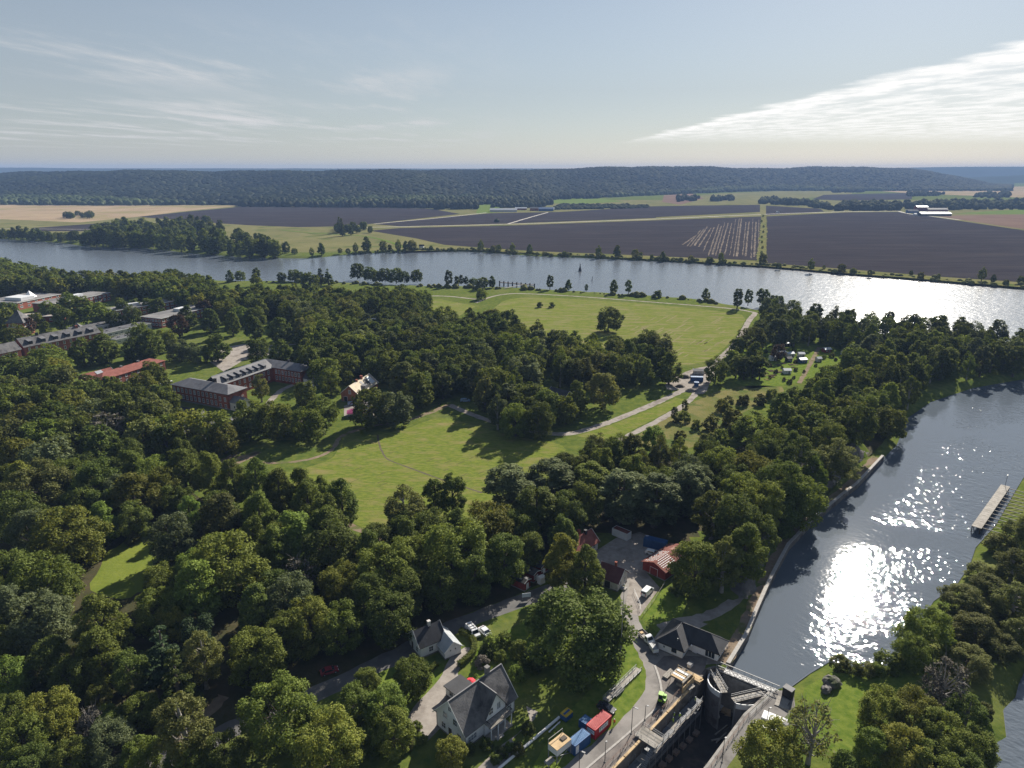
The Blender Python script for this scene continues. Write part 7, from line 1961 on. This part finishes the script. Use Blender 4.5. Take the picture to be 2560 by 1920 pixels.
CAR = [(-2.15,.28),(2.1,.28),(2.18,.55),(2.12,.72),(1.25,.90),(.55,1.38),(.15,1.46),(-1.0,1.45),(-1.75,1.02),(-2.15,.92),(-2.2,.6)]
VAN = [(-2.45,.32),(2.35,.32),(2.45,.6),(2.4,.95),(1.75,1.15),(1.15,1.88),(.8,1.98),(-2.35,1.98),(-2.47,1.5),(-2.5,.6)]
WAGON = [(-2.2,.28),(2.1,.28),(2.2,.55),(2.12,.76),(1.25,.92),(.6,1.40),(.2,1.50),(-1.7,1.48),(-2.15,1.0),(-2.25,.6)]
def vehicle(px, py, ang, prof, W, mat, name, label, group=None, cat='car', rack=False, scale=1.0, windows=True):
    r = frame_at(P(px, py), ang, name, label, cat, group, z=.05); r.scale = (scale,)*3
    m = MB(); m.add(*body_prism(prof, W, .16 if prof is not VAN else .10)); m.build('body', mat, r)
    top = max(p[1] for p in prof); van = prof is VAN
    g = MB(); hw = W/2
    f0 = (1.2, .96) if not van else (1.72, 1.20); f1 = (.58, 1.37) if not van else (1.18, 1.86)
    e = .02
    MB().add([(f0[0]+e,-hw+.12,f0[1]+e),(f0[0]+e,hw-.12,f0[1]+e),(f1[0]+e,hw-.22,f1[1]+e),(f1[0]+e,-hw+.22,f1[1]+e)], [(0,1,2,3)]).build('windscreen', M_glass, r)
    for s in (-1, 1):
        y0, y1 = s*(hw+.012), s*(hw-.11)
        if van: q = [(.15,y0-.03*s,1.15),(1.55,y0-.03*s,1.15),(1.05,y1+.03*s,1.80),(.15,y1+.03*s,1.80)]
        else: q = [(-1.5,y0-.01*s,.98),(1.05,y0-.01*s,.98),(.48,y1+.02*s,1.36),(-1.0,y1+.02*s,1.36)]
        MB().add(q, [(0,1,2,3)]).build('side_window', M_glass, r)
        MB().box(2.02 if not van else 2.32, 2.17 if not van else 2.44, s*(hw-.32)-.18, s*(hw-.32)+.18, .58, .74).build('headlight', M_lamp, r)
        MB().box(-2.23 if not van else -2.52, -2.15 if not van else -2.46, s*(hw-.2)-.12, s*(hw-.2)+.12, .7, .95 if not van else 1.3).build('tail_light', M_tail, r)
        MB().box(.85 if not van else 1.35, 1.05 if not van else 1.55, s*(hw+.10)-.08, s*(hw+.10)+.08, .98 if not van else 1.2, 1.12 if not van else 1.45).build('mirror', mat, r)
    rb = -1.72 if not van else -2.5
    if not van: MB().add([(-1.78,-hw+.2,1.02),(-1.78,hw-.2,1.02),(-1.08,hw-.28,1.44),(-1.08,-hw+.28,1.44)], [(0,3,2,1)]).build('rear_window', M_glass, r)
    else: MB().box(-2.5, -2.44, -hw+.25, hw-.25, 1.2, 1.8).build('rear_window', M_glass, r)
    wheels(r, (-1.35, 1.35) if not van else (-1.5, 1.5), W)
    if rack:
        for x in (-1.6, -.5, .5): MB().box(x-.06, x+.06, -.8, .8, top+.06, top+.12).build('roof_bar', M_black, r)
        MB().box(-1.9, .8, -.62, -.52, top+.12, top+.18).box(-1.9, .8, .52, .62, top+.12, top+.18).build('roof_rack', M_plank, r)
    return r
vehicle(1182, 1585, -58, VAN, 1.95, M_carwhite, 'white_van', 'white van with roof rack parked by the lane', cat='van', rack=True, scale=1.05)
vehicle(1213, 1584, -54, CAR, 1.8, M_carwhite, 'white_car', 'white car parked right of the van by the lane')
vehicle(1618, 1484, 52, VAN, 1.9, M_carwhite, 'white_van', 'white van parked below the red barn', cat='van')
vehicle(1630, 1386, -28, WAGON, 1.8, M_carwhite, 'white_car', 'white car in front of the blue trailer box')
vehicle(1516, 1775, -35, CAR, 1.8, M_cardark, 'dark_car', 'dark car parked behind the red container')
vehicle(824, 1682, 25, CAR, 1.8, M_carred, 'red_car', 'dark red car in deep shade beside the lane')
vehicle(882, 1012, 20, WAGON, 1.85, M_carblue, 'pale_blue_car', 'pale blue car before the orange brick house', scale=1.2)
vehicle(893, 1036, 15, CAR, 1.8, M_carwhite, 'white_car', 'white car right of the pink tent')
vehicle(918, 1030, 15, CAR, 1.8, M_cardark, 'dark_car', 'dark car in tree shade on the forecourt')
vehicle(1163, 1004, 5, WAGON, 1.85, M_carblue, 'blue_car', 'blue car at the junction of the tracks', scale=1.2)
vehicle(1944, 532, 5, VAN, 2.0, M_carwhite, 'white_lorry', 'tiny white van on the far country road', cat='van', scale=2.2)
for i, (a, b) in enumerate(((412,962),(421,957))): vehicle(a, b, 30, CAR, 1.8, M_carwhite, 'white_car', ['white car left of the brick building, nearer one','white car left of the brick building, farther one'][i], scale=1.1)
def pickup():
    r = frame_at(P(1613, 1600), -62, 'tipper_truck', 'white pickup truck with open flatbed on the lock road', 'truck', z=.05)
    cab = [(.7,.55),(2.75,.55),(2.85,.85),(2.8,1.15),(2.25,1.35),(1.75,2.15),(1.45,2.25),(.75,2.25),(.65,1.2)]
    m = MB(); m.add(*body_prism(cab, 2.0, .15, 1.35)); m.build('cab', M_carwhite, r)
    MB().add([(2.24,-.82,1.40),(2.24,.82,1.40),(1.79,.72,2.12),(1.79,-.72,2.12)], [(0,1,2,3)]).build('windscreen', M_glass, r)
    for s in (-1, 1):
        MB().add([(.9,s*1.01,1.4),(2.05,s*1.01,1.4),(1.7,s*.89,2.1),(.9,s*.89,2.1)], [(0,1,2,3)]).build('side_window', M_glass, r)
        MB().box(2.74, 2.86, s*.72-.18, s*.72+.18, .85, 1.05).build('headlight', M_lamp, r); MB().box(1.85, 2.0, s*1.15-.1, s*1.15+.1, 1.4, 1.75).build('mirror', M_black, r)
    MB().box(-2.6, .5, -1.05, 1.05, .95, 1.05).build('flatbed', M_plank, r)
    for (x0,x1,y0,y1) in ((-2.6,.5,-1.08,-1.02),(-2.6,.5,1.02,1.08),(-2.66,-2.6,-1.08,1.08),(.5,.56,-1.08,1.08)): MB().box(x0,x1,y0,y1,1.05,1.45).build('side_board', M_steel, r)
    MB().bar((-2.5,0,.75),(2.5,0,.75),.6,.25).build('chassis', M_black, r)
    MB().box(-2.0, -1.2, -.5, .4, 1.05, 1.35).build('load', M_wood, r)
    wheels(r, (-1.5, 1.95), 2.0, .38)
    t = frame_at(P(1634, 1628), -75, 'box_trailer', 'small grey box trailer in front of the pickup truck', 'trailer', z=.05)
    MB().box(-1.3, 1.3, -.75, .75, .45, 1.5).build('box', M_cwhite, t); MB().box(-1.32, 1.32, -.77, .77, 1.5, 1.58).build('lid', M_steel, t); MB().bar((1.3,0,.5),(2.2,0,.45),.1).build('drawbar', M_steel, t)
    MB().bar((2.1,0,0),(2.1,0,.5),.08).build('jockey_wheel', M_black, t); wheels(t, (0,), 1.75, .3)
pickup()
def excavator():
    r = frame_at(P(1655, 1757), LANG + 200, 'mini_excavator', 'lime green mini excavator on the lock side', 'excavator', z=.05)
    M_lime = M('lime_paint', (.20,.42,.02), (.26,.50,.04), .8, .4, spec=.5)
    for s in (-1, 1):
        MB().xprism([(s*.85-.2,.08),(s*.85+.2,.08),(s*.85+.2,.55),(s*.85-.2,.55)], -1.1, 1.1).build('track', M_tyre, r)
    MB().box(-.5, .5, -.7, .7, .3, .62).build('undercarriage', M_black, r)
    b = MB().box(-1.3, .6, -.85, .85, .62, 1.25).build('house', M_lime, r)
    MB().box(-.5, .55, -.8, .15, 1.25, 2.45).build('cab', M_glass, r); MB().box(-.6, .65, -.9, .25, 2.45, 2.6).build('cab_roof', M_lime, r)
    for x in (-.52, .57):
        for y in (-.82, .17): MB().bar((x,y,1.25),(x,y,2.45),.09).build('cab_post', M_lime, r)
    MB().box(-1.3, -.6, -.8, .8, 1.25, 1.65).build('engine_cover', M_lime, r)
    MB().bar((.6,.4,1.0),(1.7,.4,2.4),.22,.28).bar((1.7,.4,2.4),(2.7,.4,1.7),.2,.24).build('boom', M_black, r)
    MB().bar((2.7,.4,1.7),(2.9,.4,.5),.16,.2).build('arm', M_black, r)
    MB().yprism([(2.6,.1),(3.2,.05),(3.2,.5),(2.9,.62),(2.7,.5)], 0, .8).build('bucket', M_steel, r)
    MB().box(1.2, 1.32, -.9, .9, .1, .5).build('dozer_blade', M_black, r)
excavator()
def pink_tent():
    r = frame_at(P(868, 1045), 10, 'pink_tent', 'pink party tent beside the orange brick house forecourt', 'tent')
    M_pink = M('pink_cloth', (.62,.10,.26), (.68,.16,.32), .6, .8)
    m = MB(); hip_roof(m, 8, 5, 2.2, 1.6, .2, inset=2.5); m.build('roof', M_pink, r)
    for x, y in ((0,0),(8,0),(8,5),(0,5)): MB().bar((x,y,0),(x,y,2.3),.1).build('pole', M_steel, r)
    MB().box(.1, 7.9, 4.9, 5.0, .1, 2.2).build('side_wall', M_pink, r)
pink_tent()
# --- people
M_skin = M('skin', (.45,.28,.20), None, rough=.6); M_hivis = M('hi_vis_lime', (.42,.62,.06), None, rough=.7); M_orange = M('hi_vis_orange', (.75,.12,.04), None, rough=.7)
M_navyc = M('navy_cloth', (.02,.025,.05), None, rough=.9); M_darkc = M('dark_cloth', (.03,.03,.035), None, rough=.9)
def person_mesh(pose):
    """One continuous skinned body, 1.78 m; colours by height."""
    J = {'pelvis':(0,0,.95),'waist':(0,0,1.10),'chest':(0,0,1.34),'neck':(0,.0,1.50),'head':(0,.02,1.62),'crown':(0,.02,1.73)}
    Rr = {'pelvis':(.15,.11),'waist':(.14,.10),'chest':(.17,.12),'neck':(.06,.06),'head':(.085,.10),'crown':(.06,.07)}
    E_ = [('pelvis','waist'),('waist','chest'),('chest','neck'),('neck','head'),('head','crown')]
    for s, n in ((-1,'L'),(1,'R')):
        st = {'stand': 0, 'walk': .22*s, 'crouch': 0}[pose]
        if pose == 'crouch':
            L_ = [('hip',(s*.10,0,.42+.45)),('knee',(s*.16,.38,.52)),('ankle',(s*.13,-.02,.09)),('toe',(s*.14,.17,.04))]
        else: L_ = [('hip',(s*.10,0,.88)),('knee',(s*.11,st*.6+.03,.50)),('ankle',(s*.11,st-.02,.09)),('toe',(s*.13,st+.17,.04))]
        rr = {'hip':(.10,.10),'knee':(.065,.07),'ankle':(.045,.05),'toe':(.045,.03)}
        prev = 'pelvis'
        for k, p in L_: J[k+n] = p; Rr[k+n] = rr[k]; E_.append((prev, k+n)); prev = k+n
        a = {'stand': (.05, .05), 'walk': (-.15*s, -.02*s+.1), 'crouch': (.25, .42)}[pose]
        A_ = [('sh',(s*.19,0,1.42)),('el',(s*.26,a[0],1.15)),('wr',(s*.25,a[1]+.12,.92)),('palm',(s*.25,a[1]+.15,.85))]
        rr = {'sh':(.065,.065),'el':(.045,.045),'wr':(.03,.033),'palm':(.026,.042)}
        prev = 'chest'
        for k, p in A_: J[k+n] = p; Rr[k+n] = rr[k]; E_.append((prev, k+n)); prev = k+n
        px_, py_, pz_ = J['palm'+n]
        for i, (dy, ln) in enumerate(((-.03,.075),(-.01,.09),(.012,.085),(.033,.065))):
            J[f'f{i}{n}'] = (px_, py_+dy, pz_-.05); J[f'g{i}{n}'] = (px_-s*.02, py_+dy+.01, pz_-.05-ln)
            Rr[f'f{i}{n}'] = Rr[f'g{i}{n}'] = (.009,.009); E_ += [('palm'+n, f'f{i}{n}'), (f'f{i}{n}', f'g{i}{n}')]
        J['t'+n] = (px_, py_+.055, pz_+.0); J['u'+n] = (px_-s*.01, py_+.075, pz_-.05); Rr['t'+n] = Rr['u'+n] = (.010,.010); E_ += [('palm'+n,'t'+n),('t'+n,'u'+n)]
    dz = -.42 if pose == 'crouch' else 0
    nm = list(J); me = bpy.data.meshes.new('body')
    pts = []
    for k in nm:
        x, y, z = J[k]
        if pose == 'crouch' and not k.startswith(('knee','ankle','toe')): z += dz; y += (.22 if z > .75 else .05)
        pts.append((x, y, z))
    me.from_pydata(pts, [(nm.index(a), nm.index(b)) for a, b in E_], [])
    o = bpy.data.objects.new('tmp_body', me); col.objects.link(o)
    sk = o.modifiers.new('skin', 'SKIN')
    for i, k in enumerate(nm):
        o.data.skin_vertices[0].data[i].radius = Rr[k]; o.data.skin_vertices[0].data[i].use_root = (k == 'pelvis')
    ss = o.modifiers.new('sub', 'SUBSURF'); ss.levels = 1; ss.render_levels = 1
    dg = bpy.context.evaluated_depsgraph_get(); out_ = bpy.data.meshes.new_from_object(o.evaluated_get(dg))
    bpy.data.objects.remove(o)
    return out_
_pm = {}
def person(px, py, rz, pose, top, label, z=0.05, helmet=True, legs=None):
    if pose not in _pm: _pm[pose] = person_mesh(pose)
    me = _pm[pose].copy(); me.materials.clear()
    for m_ in (top, legs or M_navyc, M_skin, M_darkc): me.materials.append(m_)
    dz = -.42 if pose == 'crouch' else 0
    for p in me.polygons:
        c = p.center
        hand = abs(c.x) > .17 and c.z < .93 + dz and c.z > .6 + dz
        p.material_index = 2 if (c.z > 1.49 + dz or hand) else (0 if (c.z > .93 + dz) else (3 if c.z < .1 else 1)); p.use_smooth = True
    x, y = P(px, py, z)
    r = frame_at((x, y), rz, 'person', label, 'person', z=z)
    link('body', me, None, r)
    hx = .24 if pose == 'crouch' else .02
    if helmet: MB().ball((0, hx, 1.70+dz), (.125,.145,.10), 10, 6).build('helmet', M_trim, r)
    else: MB().ball((0, hx-.01, 1.69+dz), (.095,.115,.10), 10, 6).build('hair', M_darkc, r)
    return r
person(1535.5, 1813, 150, 'walk', M_orange, 'person in red orange jacket and white helmet walking on the lock road')
person(1738, 1757, 100, 'stand', M_hivis, 'person in yellow vest alone at the far end of the scaffold', z=-2.6)
person(1685, 1796, 60, 'stand', M_hivis, 'person in lime jacket standing upright behind a crouching one', z=-2.6)
person(1684, 1806, 40, 'crouch', M_hivis, 'person in lime jacket crouching on the scaffold deck', z=-2.6, legs=M_hivis)
person(1698.5, 1798, 200, 'stand', M_hivis, 'person in lime jacket at the outer rail of the scaffold', z=-2.6)
person(1096.5, 1014, 10, 'stand', M_darkc, 'dark dressed person at the track junction, left of two', helmet=False)
person(1100.8, 1013, 190, 'walk', M_darkc, 'dark dressed person at the track junction, right of two', helmet=False)
# --- lamps, masts, gangways, fences
def lamp(px, py, h, rz, label, arm=.9):
    r = frame_at(P(px, py), rz, 'street_lamp', label, 'street lamp', 'lamps along the lock road')
    MB().tube([(0,0,0),(0,0,h)], [.09,.055], 8).build('post', M_black, r); MB().bar((0,0,h),(arm,0,h+.05),.09).build('arm', M_black, r)
    MB().box(arm*.5, arm+.3, -.16, .16, h+.02, h+.16).build('lamp_head', M_steel, r); MB().tube([(0,0,0),(0,0,.15)], .25, 8).build('base', M_found, r)
lamp(1578, 1834, 7.2, -30, 'lamp post beside the scaffold landing'); lamp(1447, 1945, 7.0, -30, 'lamp post below the blue container'); lamp(1612, 1800, 4.0, -20, 'short lamp post beside the mini excavator', .4); lamp(1512, 1905, 5.0, 60, 'thin pole on the lock deck above the kerb', .3)
lamp(1912, 1845, 8.0, 10, 'tall lamp post on the right lock side', .3); lamp(1805, 1905, 6.0, 40, 'lamp post beside the right lock wall', .4)
ms_ = frame_at(P(1548, 1690), 0, 'flag_mast', 'very tall thin mast on the grass beside the lock road', 'mast')
MB().tube([(0,0,0),(0,0,26)], [.14,.05], 8).build('pole', M_steel, ms_); MB().ball((0,0,26.1), .14).build('finial', M_trim, ms_); MB().tube([(0,0,0),(0,0,.3)], .4, 8).build('base', M_found, ms_)
def gangway(a, b, label, w=1.5):
    A_, B_ = np.array(P(*a)), np.array(P(*b)); L = np.linalg.norm(B_-A_); ang = math.degrees(math.atan2(B_[1]-A_[1], B_[0]-A_[0]))
    r = frame_at(tuple(A_), ang, 'gangway', label, 'gangway')
    MB().box(0, L, -w/2, w/2, .25, .34).build('deck', M_plank, r)
    for y in (-w/2, w/2):
        MB().bar((0,y,.3),(L,y,.3),.14).build('beam', M_steel, r); MB().bar((0,y,1.2),(L,y,1.2),.07).build('rail', M_steel, r); MB().bar((0,y,.75),(L,y,.75),.05).build('rail', M_steel, r)
        for i in range(9): MB().bar((L*i/8,y,0),(L*i/8,y,1.2),.07).build('post', M_steel, r)
gangway((1514,1754), (1597,1674), 'long steel gangway lying on the grass beside the lock road')
gangway((1536,1742), (1556,1723), 'short piece of gangway beside the long one', 1.0)
def pipe(a, b, rad, label, mat, z=.35):
    A_, B_ = P3(*a), P3(*b); o = empty('white_pipe', (A_.x, A_.y, 0), 0, label, 'pipe')
    MB().tube([(0,0,z),(B_.x-A_.x,B_.y-A_.y,z)], rad, 8).build('tube', mat, o)
    for t in (.1, .5, .9): MB().box((B_.x-A_.x)*t-.25, (B_.x-A_.x)*t+.25, (B_.y-A_.y)*t-.25, (B_.y-A_.y)*t+.25, 0, z-rad*.6).build('support', M_plank, o)
pipe((1246,1925), (1330,1855), .30, 'long white pipe on the grass right of the villa, lower piece', M_trim); pipe((1333,1852), (1398,1796), .30, 'long white pipe on the grass right of the villa, upper piece', M_trim)
pipe((1372,1832), (1400,1806), .14, 'thin white bar beside the long pipe', M_trim, .2)
railing(PP([(1608,1540),(1640,1498),(1662,1462)]), 'low pale fence along the grass slope by the white van', 'fence', .9, 3, M_plank, cat='fence')
railing(PP([(1585,1480),(1600,1515),(1600,1530)]), 'low pale barrier at the yard entrance', 'fence', .8, 3, M_trim, cat='fence')
railing(PP([(2052,1257),(2080,1226),(2096,1208)]), 'dark railing beside the towpath', 'railing', 1.1, 2.5, M_black)
def hedge(px, w, h, label, leaf='green', seed=1):
    line = resample(smooth_line(PP(px), 2), .5); r = np.random.default_rng(seed); pts, nn = [], []
    ox, oy = line[0]
    for i, p in enumerate(line):
        a = line[max(i-1,0)]; b = line[min(i+1,len(line)-1)]; d = np.array([b[0]-a[0], b[1]-a[1]]); d /= np.linalg.norm(d) + 1e-9; n = np.array([-d[1], d[0]])
        for _ in range(70):
            s = r.uniform(-1, 1); t = r.uniform(0, 1)
            if r.uniform() < .55: q = np.array([p[0]+n[0]*s*w/2, p[1]+n[1]*s*w/2, h + r.normal(0,.05)]); v = np.array([0,0,1.0])
            else: sg = np.sign(s); q = np.array([p[0]+n[0]*sg*w/2, p[1]+n[1]*sg*w/2, t*h]); v = np.array([n[0]*sg, n[1]*sg, .2])
            q[:2] += r.uniform(-.25,.25)*d - np.array([ox, oy]); pts.append(q); nn.append(v + .5*r.normal(size=3))
    V, Fq = leaf_quads(np.array(pts), unit(np.array(nn)), .26, r); V[:,2] = np.maximum(V[:,2], .02)
    o = empty('clipped_hedge', (ox, oy, 0), 0, label, 'hedge'); me = np_mesh('foliage', V, Fq); me.materials.append(LEAF[leaf]); link('foliage', me, None, o)
    m = MB()
    n_ = len(line)
    L_, R_ = ribbon_pts(line, w*.8, 0)
    for i in range(n_-1): m.prism([(q[0]-ox, q[1]-oy) for q in (L_[i], R_[i], R_[i+1], L_[i+1])], 0, h*.92)
    m.build('core', LEAF['dark'], o)
hedge([(1151,1583),(1177,1592),(1188,1618),(1182,1641),(1148,1668)], 1.5, 1.5, 'clipped hedge curving beside the villa driveway')
hedge([(1075,1680),(1092,1664)], 1.2, 1.1, 'short clipped hedge at the zinc roofed shed', seed=2)
G30 = 'garden shrubs round the villa'
for (a, b, r_, lf) in ((1010,1825,14,'olive'),(1040,1818,14,'green'),(1055,1845,14,'green'),(1020,1858,16,'olive'),(1205,1655,16,'gray'),(1230,1610,24,'green'),(1262,1600,20,'dark'),(1215,1632,18,'dark'),(1300,1625,24,'dark'),(1330,1650,26,'dark'),(1250,1640,16,'green'),
                        (1255,1880,16,'dark'),(1275,1865,12,'lime'),(1240,1895,14,'dark'),(1215,1862,16,'dark'),(1295,1872,16,'olive'),(1175,1872,14,'dark'),(1320,1820,16,'dark'),(1290,1685,20,'lime')):
    pick(a, b, r_, 'bush', lf, '{look} garden shrub near the white villa', G30)
ribbon('furrow', [(944,1087),(947,1110),(957,1133),(966,1148),(1000,1161),(1100,1198),(1205,1232)], .8, Z1+.004, M('furrow_soil', (.07,.06,.04), (.11,.09,.05), .4, .95, coords='World'), 'thin dark trench line across the open meadow', .15, 3)
rk = frame_at(P(2078, 1712), 20, 'boulder', 'large boulder on the lawn of the spit', 'boulder')
def rockm(seed, s):
    r = np.random.default_rng(seed); m = MB().ball((0,0,s*.4), (s*1.3, s, s*.75), 10, 7); v = np.array(m.v) * (1 + r.normal(0, .07, (len(m.v), 1))); m.v = [tuple(p) for p in v]; return m
rockm(1, 1.9).build('rock', M_rock, rk)
rk = frame_at(P(2066, 1728), 50, 'boulder', 'smaller boulder beside the large one on the spit', 'boulder'); rockm(2, 1.2).build('rock', M_rock, rk)
for i, (a, b, s, lb) in enumerate(((1700,967,1.6,'dark soil heap at the turning place, left one'),(1727,978,1.8,'grey gravel heap at the turning place, right one'),(1712,944,2.0,'soil heap beside the blue site cabin'))):
    h_ = frame_at(P(a, b), 0, 'soil_heap', lb, 'heap'); r = np.random.default_rng(i)
    m = MB(); n = 14; rings = [(s*2.0,-.05),(s*1.5,.35*s),(s*.8,.75*s),(.01,1.0*s)]
    vs = [(q*(1+r.normal(0,.08))*math.cos(6.283*k/n), q*(1+r.normal(0,.08))*.7*math.sin(6.283*k/n), z) for q, z in rings for k in range(n)]
    m.add(vs, [(j*n+k, j*n+(k+1) % n, (j+1)*n+(k+1) % n, (j+1)*n+k) for j in range(3) for k in range(n)]); m.build('heap', M_conc2 if i == 1 else M('dark_soil', (.05,.042,.035), (.08,.066,.05), .6, .95), h_)
# concrete monument on the hospital lawn
mo = frame_at(P(765, 838), -10, 'monument', 'grey concrete monument with leaning slab on the hospital lawn', 'monument')
MB().yprism([(0,0),(5,0),(3.6,7),(.8,6.2)], 0, 1.2).build('slab', M_conc2, mo); MB().box(6.2, 7.6, 0, 1.4, 0, 8.5).build('pillar', M_conc2, mo); MB().box(-.5, 8.2, -.5, 2, -.1, .3).build('base', M_conc, mo)
# ------------------------------------------------------------------ haze
hz = MB().box(-15000, 15000, -500, 11400, -14, 186).mesh('haze')
M_haze = bpy.data.materials.new('haze'); M_haze.use_nodes = True
ht = M_haze.node_tree; ht.nodes.remove(ht.nodes['Principled BSDF'])
pv = ht.nodes.new('ShaderNodeVolumePrincipled')
pv.inputs['Color'].default_value = (.30, .46, .80, 1)
pv.inputs['Density'].default_value = 0.000085
pv.inputs['Anisotropy'].default_value = 0.0
ht.links.new(pv.outputs[0], ht.nodes['Material Output'].inputs['Volume'])
hz.materials.append(M_haze)
tag(link('haze', hz), 'thin blue haze over the whole landscape', None, None, 'stuff')

# ------------------------------------------------------------------ labels: look-alikes of one small set are told apart by their order in the view
ORD = ['leftmost', 'second from the left', 'third from the left', 'fourth from the left', 'fifth from the left', 'sixth from the left', 'seventh from the left', 'eighth from the left']
sets = {}
for o in col.objects:
    if o.parent is None and 'label' in o.keys() and 'category' in o.keys(): sets.setdefault(o['label'], []).append(o)
parts_of = {}
for lb, os_ in list(sets.items()):
    if len(os_) > 8 and len(lb.split()) <= 13:
        key = [(o.location.x / max(depth_at(o.location.x, o.location.y), 1), o.location.y) for o in os_]
        mx_, my_ = sorted(k[0] for k in key)[len(key)//2], sorted(k[1] for k in key)[len(key)//2]
        del sets[lb]
        for o, (a, b) in zip(os_, key):
            o['label'] = lb + ', ' + ('upper' if b > my_ else 'lower') + (' left' if a < mx_ else ' right') + ' part'
            sets.setdefault(o['label'], []).append(o)
for lb, os_ in sets.items():
    n = len(os_)
    if 2 <= n <= 8 and len(lb.split()) <= (12 if n > 2 else 15):
        os_.sort(key=lambda o: o.location.x / max(depth_at(o.location.x, o.location.y), 1))
        for i, o in enumerate(os_): o['label'] = lb + ', ' + ('rightmost' if i == n - 1 else ORD[i])
